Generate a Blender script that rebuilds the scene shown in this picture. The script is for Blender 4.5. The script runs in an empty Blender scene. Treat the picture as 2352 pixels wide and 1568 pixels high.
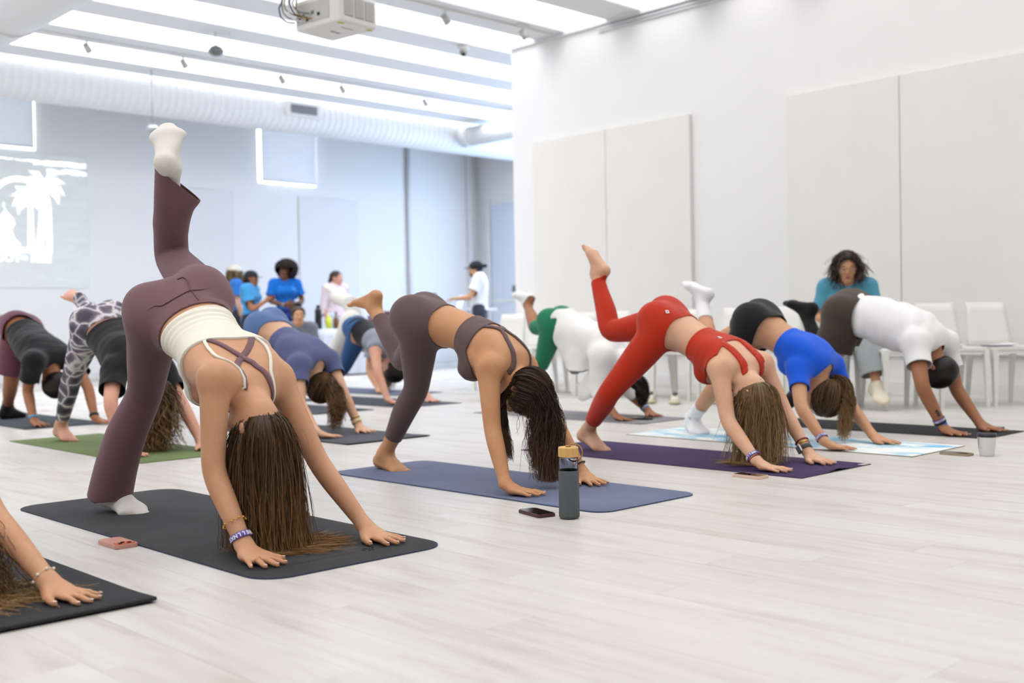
import bpy, bmesh, math, random, time
import numpy as np
from mathutils import Matrix, Vector

# ------------------------------------------------------------------ camera, world, light, exposure
SC = bpy.context.scene
COL = SC.collection
SC.view_settings.view_transform = 'Standard'
SC.view_settings.look = 'None'
SC.view_settings.gamma = 1.0
SC.view_settings.use_curve_mapping = False
SC.view_settings.exposure = 0.20
SC.cycles.max_bounces = 8
SC.cycles.diffuse_bounces = 3
SC.cycles.use_adaptive_sampling = True
SC.cycles.adaptive_threshold = 0.05
SC.cycles.glossy_bounces = 2
SC.cycles.transmission_bounces = 8
SC.cycles.caustics_reflective = False
SC.cycles.caustics_refractive = False

FPX = 2525.0
CAM_R = Vector((0.69318, 0.72053, -0.01827))
CAM_U = Vector((0.00070, 0.02467, 0.99970))
CAM_B = Vector((0.72076, -0.69299, 0.01659))
CAM_P = Vector((0.0, 0.0, 0.70))
cd = bpy.data.cameras.new('camera')
cd.sensor_width = 36.0
cd.lens = FPX / 2352.0 * 36.0
cd.clip_start, cd.clip_end = 0.05, 100
cd.dof.use_dof = True
cd.dof.focus_distance = 4.0
cd.dof.aperture_fstop = 2.3
cam = bpy.data.objects.new('camera', cd)
COL.objects.link(cam)
mw = Matrix.Identity(4)
for i, ax in enumerate((CAM_R, CAM_U, CAM_B)):
    for j in range(3):
        mw[j][i] = ax[j]
for j in range(3):
    mw[j][3] = CAM_P[j]
cam.matrix_world = mw
SC.camera = cam

world = bpy.data.worlds.new('sky')
SC.world = world
world.use_nodes = True
bg = world.node_tree.nodes['Background']
bg.inputs[0].default_value = (0.62, 0.76, 1.0, 1)
bg.inputs[1].default_value = 1.6

# room dimensions (metres): X runs along the mats, Y along the ceiling beams
XB, XF = -15.8, 5.0          # far wall / wall behind the camera
YL, YR, YS = -5.0, 9.5, 14.3  # left wall / partition / daylight side wall
ZS, ZC = 4.10, 4.62          # beam soffit / ceiling slab
XP = -9.80                   # free end of the partition

def ray_of(px, py):
    return CAM_R * ((px - 1176) / FPX) + CAM_U * (-(py - 784) / FPX) - CAM_B
def at(px, py, Y):
    """the point of the vertical plane y = Y seen in the photograph's direction (px, py)"""
    d = ray_of(px, py); return np.array(CAM_P + d * ((Y - CAM_P.y) / d.y))

def area_light(name, loc, rot, sx, sy, power, color=(1, 1, 1), spread=180):
    l = bpy.data.lights.new(name, 'AREA')
    l.shape = 'RECTANGLE'
    l.size, l.size_y = sx, sy
    l.energy = power
    l.color = color
    l.spread = math.radians(spread)
    o = bpy.data.objects.new(name, l)
    o.location = loc
    o.rotation_euler = rot
    COL.objects.link(o)
    return o

BEAM_X = [-14.85 + 1.15 * i for i in range(17)]
for i in range(16):                      # linear luminaires between the beams
    xc = BEAM_X[i] + 0.575
    area_light('linear_luminaire', (xc, 4.6, ZC - 0.03), (0, 0, 0), 0.62, 18.0, 88 if xc > -9.5 else (112 if xc > -11.5 else (215 if xc > -13.6 else 60)), (1.0, 0.985, 0.965) if xc > -9.5 else (0.985, 0.99, 1.0))
# daylight from the big window on the side wall of the bay behind the partition
area_light('window_daylight', (-12.0, YS - 0.05, 2.3), (math.radians(90), 0, 0), 4.2, 3.6, 105, (0.72, 0.84, 1.0))

# ------------------------------------------------------------------ materials
def new_mat(name):
    m = bpy.data.materials.new(name)
    m.use_nodes = True
    nt = m.node_tree
    return m, nt, nt.nodes['Principled BSDF']

def srgb(r, g, b):
    f = lambda c: (c / 255.0 / 12.92) if c / 255.0 <= 0.04045 else ((c / 255.0 + 0.055) / 1.055) ** 2.4
    return (f(r), f(g), f(b), 1.0)

def mat(name, col, rough=0.6, var=0.0, vscale=8.0, bump=0.0, bscale=200.0, metal=0.0, spec=0.5, sheen=0.0,
        emit=0.0, stretch=(1, 1, 1), col2=None, sss=0.0, coord='Object', trans=0.0, ior=1.45, bdist=0.002):
    m, nt, b = new_mat(name)
    N, L = nt.nodes, nt.links
    b.inputs['Base Color'].default_value = col
    b.inputs['Roughness'].default_value = rough
    b.inputs['Metallic'].default_value = metal
    b.inputs['Specular IOR Level'].default_value = spec
    b.inputs['IOR'].default_value = ior
    if sheen:
        b.inputs['Sheen Weight'].default_value = sheen
        b.inputs['Sheen Roughness'].default_value = 0.5
    if trans:
        b.inputs['Transmission Weight'].default_value = trans
    if sss:
        b.inputs['Subsurface Weight'].default_value = sss
        b.inputs['Subsurface Radius'].default_value = (0.012, 0.005, 0.003)
        b.inputs['Subsurface Scale'].default_value = 1.0
    if emit:
        b.inputs['Emission Color'].default_value = col
        b.inputs['Emission Strength'].default_value = emit
    if var or bump:
        tc = N.new('ShaderNodeTexCoord')
        mp = N.new('ShaderNodeMapping')
        mp.inputs['Scale'].default_value = stretch
        L.new(tc.outputs[coord], mp.inputs['Vector'])
    if var:
        n = N.new('ShaderNodeTexNoise')
        n.inputs['Scale'].default_value = vscale
        n.inputs['Detail'].default_value = 5
        n.inputs['Roughness'].default_value = 0.6
        L.new(mp.outputs[0], n.inputs['Vector'])
        cr = N.new('ShaderNodeValToRGB')
        c2 = col2 or tuple(max(0, c * (1 - var)) for c in col[:3]) + (1,)
        c1 = col if col2 else tuple(min(1, c * (1 + var * 0.6)) for c in col[:3]) + (1,)
        cr.color_ramp.elements[0].position = 0.3
        cr.color_ramp.elements[1].position = 0.7
        cr.color_ramp.elements[0].color = c2
        cr.color_ramp.elements[1].color = c1
        L.new(n.outputs['Fac'], cr.inputs[0])
        L.new(cr.outputs[0], b.inputs['Base Color'])
    if bump:
        n2 = N.new('ShaderNodeTexNoise')
        n2.inputs['Scale'].default_value = bscale
        n2.inputs['Detail'].default_value = 3
        L.new(mp.outputs[0], n2.inputs['Vector'])
        bp = N.new('ShaderNodeBump')
        bp.inputs['Strength'].default_value = bump
        bp.inputs['Distance'].default_value = bdist
        L.new(n2.outputs['Fac'], bp.inputs['Height'])
        L.new(bp.outputs[0], b.inputs['Normal'])
    return m

def skin_mat(name, rgb):
    c = srgb(*rgb)
    m = mat(name, c, 0.48, var=0.10, vscale=9, bump=0.10, bscale=260, sss=0.12, spec=0.35,
            col2=(c[0] * 0.90, c[1] * 0.80, c[2] * 0.76, 1))
    return m

def cloth_mat(name, rgb, rough=0.85, bump=0.25, bscale=420, var=0.06, sheen=0.15, vscale=5):
    return mat(name, srgb(*rgb), rough, var=var, vscale=vscale, bump=bump, bscale=bscale, sheen=sheen, spec=0.25)

def hair_mat(name, dark, light, tip=None, rough=0.42):
    m, nt, b = new_mat(name)
    N, L = nt.nodes, nt.links
    at_ = N.new('ShaderNodeAttribute'); at_.attribute_name = 'rnd'
    tt = N.new('ShaderNodeAttribute'); tt.attribute_name = 'along'
    cr = N.new('ShaderNodeValToRGB')
    cr.color_ramp.elements[0].color = srgb(*dark)
    cr.color_ramp.elements[1].color = srgb(*light)
    L.new(at_.outputs['Fac'], cr.inputs[0])
    mx = N.new('ShaderNodeMix'); mx.data_type = 'RGBA'
    t2 = tip or light
    pw = N.new('ShaderNodeMath'); pw.operation = 'POWER'; pw.inputs[1].default_value = 2.2
    L.new(tt.outputs['Fac'], pw.inputs[0])
    ml = N.new('ShaderNodeMath'); ml.operation = 'MULTIPLY'; ml.inputs[1].default_value = 0.75
    L.new(pw.outputs[0], ml.inputs[0])
    L.new(ml.outputs[0], mx.inputs['Factor'])
    L.new(cr.outputs[0], mx.inputs['A'])
    mx.inputs['B'].default_value = srgb(*t2)
    L.new(mx.outputs['Result'], b.inputs['Base Color'])
    b.inputs['Roughness'].default_value = rough
    b.inputs['Specular IOR Level'].default_value = 0.32
    b.inputs['Anisotropic'].default_value = 0.4
    return m

# ------------------------------------------------------------------ object helpers
def link(o, parent=None):
    COL.objects.link(o)
    if parent is not None:
        o.parent = parent
        o.matrix_parent_inverse = Matrix.Identity(4)
    return o

def tag(o, label=None, cat=None, group=None, kind=None):
    if label: o['label'] = label
    if cat: o['category'] = cat
    if group: o['group'] = group
    if kind: o['kind'] = kind
    return o

def empty(name, loc=(0, 0, 0), rz=0.0):
    o = bpy.data.objects.new(name, None)
    o.empty_display_size = 0.1
    o.location = loc
    o.rotation_euler = (0, 0, rz)
    COL.objects.link(o)
    return o

def obj_bm(name, bm, material, parent=None, smooth=False, loc=None):
    me = bpy.data.meshes.new(name)
    bmesh.ops.recalc_face_normals(bm, faces=bm.faces)
    bm.to_mesh(me); bm.free()
    if smooth:
        me.polygons.foreach_set('use_smooth', [True] * len(me.polygons))
    mats = material if isinstance(material, (list, tuple)) else [material]
    for m in mats: me.materials.append(m)
    o = bpy.data.objects.new(name, me)
    link(o, parent)
    if loc is not None: o.location = loc
    return o

def mesh_np(name, V, faces, material, parent=None, origin=None, smooth=True, attrs=None, matidx=None):
    """faces: (n,3) or (n,4) int array, or a list of both kinds."""
    V = np.asarray(V, np.float32)
    if origin is not None:
        V = V - np.asarray(origin, np.float32)
    fl = faces if isinstance(faces, list) else [faces]
    fl = [np.asarray(f, np.int32) for f in fl if len(f)]
    me = bpy.data.meshes.new(name)
    me.vertices.add(len(V)); me.vertices.foreach_set('co', V.ravel())
    loops = np.concatenate([f.ravel() for f in fl])
    starts, tot = [], 0
    for f in fl:
        starts.append(tot + np.arange(len(f)) * f.shape[1]); tot += f.size
    starts = np.concatenate(starts).astype(np.int32)
    me.loops.add(len(loops)); me.loops.foreach_set('vertex_index', loops)
    me.polygons.add(len(starts)); me.polygons.foreach_set('loop_start', starts)
    if matidx is not None: me.polygons.foreach_set('material_index', np.asarray(matidx, np.int32))
    me.update(calc_edges=True)
    if smooth: me.polygons.foreach_set('use_smooth', np.ones(len(starts), bool))
    for k, a in (attrs or {}).items():
        at_ = me.attributes.new(k, 'FLOAT', 'POINT'); at_.data.foreach_set('value', np.asarray(a, np.float32))
    mats = material if isinstance(material, (list, tuple)) else [material]
    for m in mats: me.materials.append(m)
    o = bpy.data.objects.new(name, me)
    link(o, parent)
    if origin is not None and parent is None: o.location = tuple(float(v) for v in origin)
    return o

def box(bm, lo, hi, bevel=0.0, seg=2):
    c = [(a + b) / 2 for a, b in zip(lo, hi)]
    s = [abs(b - a) for a, b in zip(lo, hi)]
    r = bmesh.ops.create_cube(bm, size=1.0)
    bmesh.ops.scale(bm, vec=s, verts=r['verts'])
    bmesh.ops.translate(bm, vec=c, verts=r['verts'])
    if bevel:
        es = list({e for v in r['verts'] for e in v.link_edges})
        bmesh.ops.bevel(bm, geom=es, offset=bevel, segments=seg, profile=0.5, affect='EDGES')
    return r

def boxo(name, lo, hi, material, parent=None, bevel=0.0, seg=2):
    bm = bmesh.new(); box(bm, lo, hi, bevel, seg)
    return obj_bm(name, bm, material, parent)

def tube(bm, pts, r, n=10, cap=True, closed=False):
    pts = [Vector(p) for p in pts]
    rr = r if isinstance(r, (list, tuple)) else [r] * len(pts)
    rings = []; up = None
    for i, p in enumerate(pts):
        if closed: t = pts[(i + 1) % len(pts)] - pts[i - 1]
        else: t = pts[min(i + 1, len(pts) - 1)] - pts[max(i - 1, 0)]
        t.normalize()
        if up is None:
            up = Vector((0, 0, 1)) if abs(t.z) < 0.9 else Vector((1, 0, 0))
        s = t.cross(up).normalized(); up = s.cross(t).normalized()
        rings.append([bm.verts.new(p + (s * math.cos(2 * math.pi * k / n) + up * math.sin(2 * math.pi * k / n)) * rr[i]) for k in range(n)])
    m = len(rings)
    for i in range(m if closed else m - 1):
        a, b = rings[i], rings[(i + 1) % m]
        for k in range(n):
            bm.faces.new((a[k], a[(k + 1) % n], b[(k + 1) % n], b[k]))
    if cap and not closed:
        bm.faces.new(rings[0][::-1]); bm.faces.new(rings[-1])

def lathe(bm, prof, n=24, c=(0, 0, 0)):
    rings = []
    for r, z in prof:
        if r < 1e-5: rings.append([bm.verts.new((c[0], c[1], c[2] + z))])
        else: rings.append([bm.verts.new((c[0] + r * math.cos(2 * math.pi * k / n), c[1] + r * math.sin(2 * math.pi * k / n), c[2] + z)) for k in range(n)])
    for a, b in zip(rings, rings[1:]):
        for k in range(n):
            k2 = (k + 1) % n
            if len(a) == 1 and len(b) == 1: continue
            if len(a) == 1: bm.faces.new((a[0], b[k], b[k2]))
            elif len(b) == 1: bm.faces.new((a[k], a[k2], b[0]))
            else: bm.faces.new((a[k], a[k2], b[k2], b[k]))

def prism(bm, poly, z0, z1):
    lo = [bm.verts.new((x, y, z0)) for x, y in poly]
    hi = [bm.verts.new((x, y, z1)) for x, y in poly]
    bm.faces.new(lo[::-1]); bm.faces.new(hi)
    n = len(poly)
    for i in range(n):
        bm.faces.new((lo[i], lo[(i + 1) % n], hi[(i + 1) % n], hi[i]))

def rrect(x0, y0, x1, y1, r, n=6):
    out = []
    for cx, cy, a0 in ((x1 - r, y1 - r, 0), (x0 + r, y1 - r, 90), (x0 + r, y0 + r, 180), (x1 - r, y0 + r, 270)):
        for k in range(n + 1):
            a = math.radians(a0 + 90 * k / n)
            out.append((cx + r * math.cos(a), cy + r * math.sin(a)))
    return out

def text_mesh(name, body, size, material, M, parent=None, extrude=0.0005, align='CENTER', offset=0.0):
    cu = bpy.data.curves.new(name, 'FONT')
    cu.body = body; cu.size = size; cu.extrude = extrude
    cu.align_x = align; cu.align_y = 'CENTER'; cu.offset = offset; cu.resolution_u = 3
    tmp = bpy.data.objects.new('tmp_text', cu)
    COL.objects.link(tmp)
    dg = bpy.context.evaluated_depsgraph_get()
    me = bpy.data.meshes.new_from_object(tmp.evaluated_get(dg))
    bpy.data.objects.remove(tmp); bpy.data.curves.remove(cu)
    me.name = name
    me.transform(M)
    me.materials.clear(); me.materials.append(material)
    o = bpy.data.objects.new(name, me)
    return link(o, parent)

def frame_mat(o, x, y, z):
    m = Matrix.Identity(4)
    for i, ax in enumerate((x, y, z)):
        for j in range(3): m[j][i] = ax[j]
    for j in range(3): m[j][3] = o[j]
    return m

def copy_tree(o, parent=None):
    c = o.copy(); COL.objects.link(c); c.parent = parent
    for ch in list(o.children):
        copy_tree(ch, c)
    return c
# ------------------------------------------------------------------ implicit-surface modelling of bodies and clothes
A3 = lambda p: np.asarray(p, np.float64)
def nrm(v):
    v = A3(v); return v / (np.linalg.norm(v) + 1e-12)
def lerp(a, b, t): return A3(a) * (1 - t) + A3(b) * t

def cone(p0, p1, r0, r1, k=0.02): return ('c', A3(p0), A3(p1), r0, r1, k)
def etube(p0, p1, ab0, ab1, side, k=0.03):
    p0, p1 = A3(p0), A3(p1); ax = nrm(p1 - p0); s = A3(side); s = nrm(s - ax * (s @ ax))
    return ('e', p0, p1, ab0, ab1, s, np.cross(ax, s), ax, k)
def ell(c, x, y, z, r, k=0.02): return ('o', A3(c), nrm(x), nrm(y), nrm(z), r, k)
def resample(pts, vals, n):
    """Catmull-Rom through the points (arc-length parametrised), values interpolated monotonically"""
    pts = [A3(p) for p in pts]; vals = np.asarray(vals, float).reshape(len(pts), -1)
    d = np.r_[0, np.cumsum([np.linalg.norm(b - a) for a, b in zip(pts, pts[1:])])]; tt = np.linspace(0, d[-1], n)
    P = np.array(pts); W = np.stack([np.interp(tt, d, vals[:, j]) for j in range(vals.shape[1])], 1)
    Q = np.stack([np.interp(tt, d, P[:, j]) for j in range(3)], 1)
    for _ in range(3): W[1:-1] = (W[:-2] + 2 * W[1:-1] + W[2:]) / 4
    for _ in range(2): Q[1:-1] = (Q[:-2] + 2 * Q[1:-1] + Q[2:]) / 4
    return Q, W
def chain(pts, rs, k=0.02, n=16):
    Q, W = resample(pts, rs, n)
    return [('ch', [cone(Q[i], Q[i + 1], W[i, 0], W[i + 1, 0], k) for i in range(n - 1)], k)]
def echain(pts, abs_, sides, k=0.03, n=16):
    Q, W = resample(pts, abs_, n); S = resample(pts, sides, n)[1]
    return ('ch', [etube(Q[i], Q[i + 1], tuple(W[i]), tuple(W[i + 1]), S[i], k) for i in range(n - 1)], k)

def pbox(pr):
    if pr[0] == 'ch':
        bb = [pbox(p) for p in pr[1]]; return np.min([b[0] for b in bb], 0), np.max([b[1] for b in bb], 0)
    if pr[0] == 'c': r = max(pr[3], pr[4]); a, b = pr[1], pr[2]
    elif pr[0] == 'e': r = max(pr[3] + pr[4]); a, b = pr[1], pr[2]
    else: r = max(pr[5]); a = b = pr[1]
    return np.minimum(a, b) - r, np.maximum(a, b) + r

def pdist(pr, x, y, z):
    if pr[0] == 'ch':
        d = pdist(pr[1][0], x, y, z)
        for p in pr[1][1:]: d = np.minimum(d, pdist(p, x, y, z))
        return d
    if pr[0] == 'c':
        _, p, q, r0, r1, _k = pr; v = q - p; L2 = v @ v + 1e-12
        dx, dy, dz = x - p[0], y - p[1], z - p[2]
        t = np.clip((dx * v[0] + dy * v[1] + dz * v[2]) / L2, 0, 1)
        dx = dx - t * v[0]; dy = dy - t * v[1]; dz = dz - t * v[2]
        return np.sqrt(dx * dx + dy * dy + dz * dz) - (r0 + t * (r1 - r0))
    if pr[0] == 'e':
        _, p, q, ab0, ab1, s, n, ax, _k = pr; v = q - p; L2 = v @ v + 1e-12
        dx, dy, dz = x - p[0], y - p[1], z - p[2]
        t = np.clip((dx * v[0] + dy * v[1] + dz * v[2]) / L2, 0, 1)
        dx = dx - t * v[0]; dy = dy - t * v[1]; dz = dz - t * v[2]
        a = ab0[0] + t * (ab1[0] - ab0[0]); b = ab0[1] + t * (ab1[1] - ab0[1]); c = np.minimum(a, b)
        u = (dx * s[0] + dy * s[1] + dz * s[2]) / a
        w = (dx * n[0] + dy * n[1] + dz * n[2]) / b
        e = (dx * ax[0] + dy * ax[1] + dz * ax[2]) / c
        return (np.sqrt(u * u + w * w + e * e) - 1) * c
    _, c, X, Y, Z, r, _k = pr
    dx, dy, dz = x - c[0], y - c[1], z - c[2]
    a = (dx * X[0] + dy * X[1] + dz * X[2]) / r[0]
    b = (dx * Y[0] + dy * Y[1] + dz * Y[2]) / r[1]
    e = (dx * Z[0] + dy * Z[1] + dz * Z[2]) / r[2]
    return (np.sqrt(a * a + b * b + e * e) - 1) * min(r)

def smin(a, b, k):
    h = np.maximum(k - np.abs(a - b), 0) / k
    return np.minimum(a, b) - h * h * k * 0.25

class Grid:
    def __init__(self, prims, h, pad=0.05, clip_lo=None, clip_hi=None):
        bb = [pbox(p) for p in prims]
        lo = np.min([b[0] for b in bb], 0) - pad; hi = np.max([b[1] for b in bb], 0) + pad
        if clip_lo is not None: lo = np.maximum(lo, clip_lo)
        if clip_hi is not None: hi = np.minimum(hi, clip_hi)
        self.lo, self.h = lo, h
        self.n = np.maximum(np.ceil((hi - lo) / h).astype(int) + 1, 4)
        self.D = np.full(self.n, 0.15, np.float32)
        for p in prims: self.add(p)
    def add(self, pr):
        if pr[0] == 'ch':
            keep = self.D; lo, hi = pbox(pr); m = pr[-1] + 0.016 + 2 * self.h
            i0 = np.clip(np.floor((lo - m - self.lo) / self.h).astype(int), 0, self.n - 1); i1 = np.clip(np.ceil((hi + m - self.lo) / self.h).astype(int) + 1, 1, self.n)
            if np.any(i1 <= i0): return
            sub = Grid.__new__(Grid); sub.lo = self.lo + i0 * self.h; sub.h = self.h; sub.n = i1 - i0; sub.D = np.full(sub.n, 0.15, np.float32)
            for p in pr[1]: sub.add(p[:-1] + (1e-4,))
            sl = tuple(slice(a, b) for a, b in zip(i0, i1)); self.D[sl] = smin(self.D[sl], sub.D, pr[-1]); return
        k = pr[-1]; lo, hi = pbox(pr); m = max(k, .03) + 0.016 + 2 * self.h
        i0 = np.clip(np.floor((lo - m - self.lo) / self.h).astype(int), 0, self.n - 1)
        i1 = np.clip(np.ceil((hi + m - self.lo) / self.h).astype(int) + 1, 1, self.n)
        if np.any(i1 <= i0): return
        ax = [(self.lo[j] + self.h * np.arange(i0[j], i1[j])).astype(np.float32) for j in range(3)]
        d = pdist(pr, ax[0][:, None, None], ax[1][None, :, None], ax[2][None, None, :]).astype(np.float32)
        sl = tuple(slice(a, b) for a, b in zip(i0, i1))
        self.D[sl] = smin(self.D[sl], d, k)
    def surf(self, iso=0.0, smooth=2):
        D = self.D - iso; S = D < 0
        def red(op):
            a = op(S[:-1], S[1:]); a = op(a[:, :-1], a[:, 1:]); return op(a[:, :, :-1], a[:, :, 1:])
        act = red(np.logical_or) & ~red(np.logical_and)
        I = np.argwhere(act); idx = np.full(act.shape, -1, np.int32); idx[act] = np.arange(len(I))
        C = np.stack([D[I[:, 0] + (c & 1), I[:, 1] + (c >> 1 & 1), I[:, 2] + (c >> 2 & 1)] for c in range(8)], 1)
        acc = np.zeros((len(I), 3), np.float32); cnt = np.zeros(len(I), np.float32)
        for c0 in range(8):
            for ax in range(3):
                if c0 >> ax & 1: continue
                c1 = c0 | (1 << ax); a, b = C[:, c0], C[:, c1]; mk = (a < 0) != (b < 0)
                t = np.where(mk, a / np.where(mk, a - b, 1), 0)
                p = np.zeros((len(I), 3), np.float32)
                for j in range(3): p[:, j] = c0 >> j & 1
                p[:, ax] += t
                acc += np.where(mk[:, None], p, 0); cnt += mk
        V = self.lo + (I + acc / cnt[:, None]) * self.h
        F = []
        for ax in range(3):
            s0 = [slice(None)] * 3; s1 = [slice(None)] * 3
            s0[ax] = slice(0, -1); s1[ax] = slice(1, None)
            E = S[tuple(s0)] != S[tuple(s1)]
            o1, o2 = (ax + 1) % 3, (ax + 2) % 3
            e = np.argwhere(E)
            e = e[(e[:, o1] > 0) & (e[:, o2] > 0) & (e[:, o1] < act.shape[o1]) & (e[:, o2] < act.shape[o2]) & (e[:, ax] < act.shape[ax])]
            ins = S[e[:, 0], e[:, 1], e[:, 2]]
            q = []
            for d1, d2 in ((-1, -1), (0, -1), (0, 0), (-1, 0)):
                c = e.copy(); c[:, o1] += d1; c[:, o2] += d2
                q.append(idx[c[:, 0], c[:, 1], c[:, 2]])
            q = np.stack(q, 1)
            q = np.where(ins[:, None], q, q[:, ::-1])
            F.append(q[(q >= 0).all(1)])
        F = np.concatenate(F).astype(np.int32)
        for _ in range(smooth): V = lap(V, F, 0.5)
        return V, F

def lap(V, F, w=0.5):
    n = F.shape[1]; a = F.ravel(); b = np.roll(F, -1, 1).ravel()
    s = np.zeros_like(V); c = np.bincount(np.concatenate([a, b]), minlength=len(V)).astype(float)
    for j in range(3):
        s[:, j] = np.bincount(a, V[b, j], len(V)) + np.bincount(b, V[a, j], len(V))
    return V * (1 - w) + w * s / np.maximum(c, 1)[:, None]

def vnormals(V, F):
    d1 = V[F[:, 2]] - V[F[:, 0]]; d2 = V[F[:, -1]] - V[F[:, 1]]
    if F.shape[1] == 3: d1 = V[F[:, 1]] - V[F[:, 0]]; d2 = V[F[:, 2]] - V[F[:, 0]]
    fn = np.cross(d1, d2); N = np.zeros_like(V)
    for k in range(F.shape[1]):
        for j in range(3): N[:, j] += np.bincount(F[:, k], fn[:, j], len(V))
    return N / (np.linalg.norm(N, axis=1)[:, None] + 1e-12)

def tris(F):
    return F if F.shape[1] == 3 else np.concatenate([F[:, [0, 1, 2]], F[:, [0, 2, 3]]])

def compact(V, F, *attrs):
    u, inv = np.unique(F, return_inverse=True)
    return (V[u], inv.reshape(F.shape).astype(np.int32)) + tuple(a[u] for a in attrs)

def clip_mesh(V, F, s):
    """keep the part of the surface where the scalar s > 0, cut exactly along s = 0"""
    T = tris(F); ins = s > 0; c = ins[T].sum(1)
    out = [T[c == 3]]; newv = []; n0 = len(V)
    mixed = T[(c == 1) | (c == 2)]; mc = c[(c == 1) | (c == 2)]
    if len(mixed):
        one = mc == 1; I = ins[mixed]
        sel = np.where(one, I.argmax(1), (~I).argmax(1))
        r = np.stack([mixed[np.arange(len(mixed)), (sel + k) % 3] for k in range(3)], 1)
        e = np.concatenate([np.sort(r[:, [0, 1]], 1), np.sort(r[:, [0, 2]], 1)])
        ue, inv = np.unique(e, axis=0, return_inverse=True); inv = inv.ravel()
        a, b = ue[:, 0], ue[:, 1]; t = (s[a] / (s[a] - s[b]))[:, None]
        newv = V[a] * (1 - t) + V[b] * t
        m = len(mixed); p = n0 + inv[:m]; q = n0 + inv[m:]
        out.append(np.stack([r[one, 0], p[one], q[one]], 1))
        two = ~one
        out.append(np.stack([p[two], r[two, 1], r[two, 2]], 1)); out.append(np.stack([p[two], r[two, 2], q[two]], 1))
        V = np.concatenate([V, newv])
    F = np.concatenate(out).astype(np.int32)
    if not len(F): return V[:0], F
    return compact(V, F)

def drop_crumbs(V, F, frac=.04):
    """keep only the connected pieces that matter"""
    lab = np.arange(len(V)); e = np.concatenate([F[:, [0, 1]], F[:, [1, 2]]])
    for _ in range(400):
        m = np.minimum(lab[e[:, 0]], lab[e[:, 1]]); new = lab.copy()
        np.minimum.at(new, e[:, 0], m); np.minimum.at(new, e[:, 1], m); new = new[new]
        if (new == lab).all(): break
        lab = new
    fl = lab[F[:, 0]]; u, c = np.unique(fl, return_counts=True); ok = u[c > frac * len(F)]
    return compact(V, F[np.isin(fl, ok)])

def rim(V, F, depth):
    """turn the open borders inwards so that the cloth has a visible edge thickness"""
    N = vnormals(V, F); n = F.shape[1]
    e = np.concatenate([F[:, [k, (k + 1) % n]] for k in range(n)])
    key = np.sort(e, 1); _, inv, cnt = np.unique(key, axis=0, return_inverse=True, return_counts=True)
    b = e[cnt[inv.ravel()] == 1]
    if not len(b): return V, [F]
    bv = np.unique(b); mp = np.full(len(V), -1); mp[bv] = len(V) + np.arange(len(bv))
    V2 = np.concatenate([V, V[bv] - N[bv] * depth])
    Q = np.stack([b[:, 1], b[:, 0], mp[b[:, 0]], mp[b[:, 1]]], 1)
    return V2, [F, Q.astype(np.int32)]

def polyparam(P, pts):
    best = np.full(len(P), 1e9); arc = np.zeros(len(P)); acc = 0
    for i, (a, b) in enumerate(zip(pts, pts[1:])):
        a, b = A3(a), A3(b); v = b - a; L = np.linalg.norm(v)
        t = (P - a) @ v / (L * L)
        tc = np.clip(t, 0 if i else -9, 1 if i < len(pts) - 2 else 9)
        d = np.linalg.norm(P - a - tc[:, None] * v, axis=1)
        m = d < best; best[m] = d[m]; arc[m] = (acc + tc * L)[m]; acc += L
    return arc

def wave(P, seed, f=20.0, n=6):
    r = np.random.default_rng(seed); o = np.zeros(len(P))
    for _ in range(n):
        k = r.normal(size=3); k = k / np.linalg.norm(k) * f * r.uniform(0.6, 1.5)
        o += np.sin(P @ k + r.uniform(0, 6.28))
    return o / n

# ------------------------------------------------------------------ anatomy
def foot_prims(a, f, n, inner, s=1.0, bare=True, curl=0.0):
    """a ankle joint, f heel-to-toe direction, n sole-to-ankle direction, inner = direction of the big toe side"""
    a, f, n = A3(a), nrm(f), A3(n); n = nrm(n - f * (n @ f)); l = nrm(A3(inner) - f * (A3(inner) @ f)); l = nrm(l - n * (l @ n))
    q = lambda x, y, z: a + (f * x + l * y + n * z) * s
    P = [cone(a, q(-.038, 0, -.05), .034 * s, .034 * s, .025),
         etube(q(.0, 0, -.02), q(.11, .004, -.070), (.032 * s, .034 * s), (.043 * s, .019 * s), l, .025),
         etube(q(-.03, 0, -.062), q(.10, 0, -.072), (.028 * s, .022 * s), (.040 * s, .016 * s), l, .02)]
    if bare:
        for i, (y, L, r) in enumerate(((.030, .052, .0125), (.011, .050, .0095), (-.005, .044, .009), (-.019, .037, .0085), (-.032, .028, .008))):
            b = q(.105 - .004 * i, y, -.073); m = q(.105 - .004 * i + L * .6, y * 1.15, -.070 - curl * .01); e = q(.105 - .004 * i + L, y * 1.2, -.080 + r * .3)
            P += [cone(b, m, r * s, r * s, .006), cone(m, e, r * s, r * s * .92, .006)]
    else:
        P.append(etube(q(.10, .003, -.071), q(.152, .010, -.074), (.043 * s, .018 * s), (.026 * s, .014 * s), l, .02))
    return P

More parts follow.
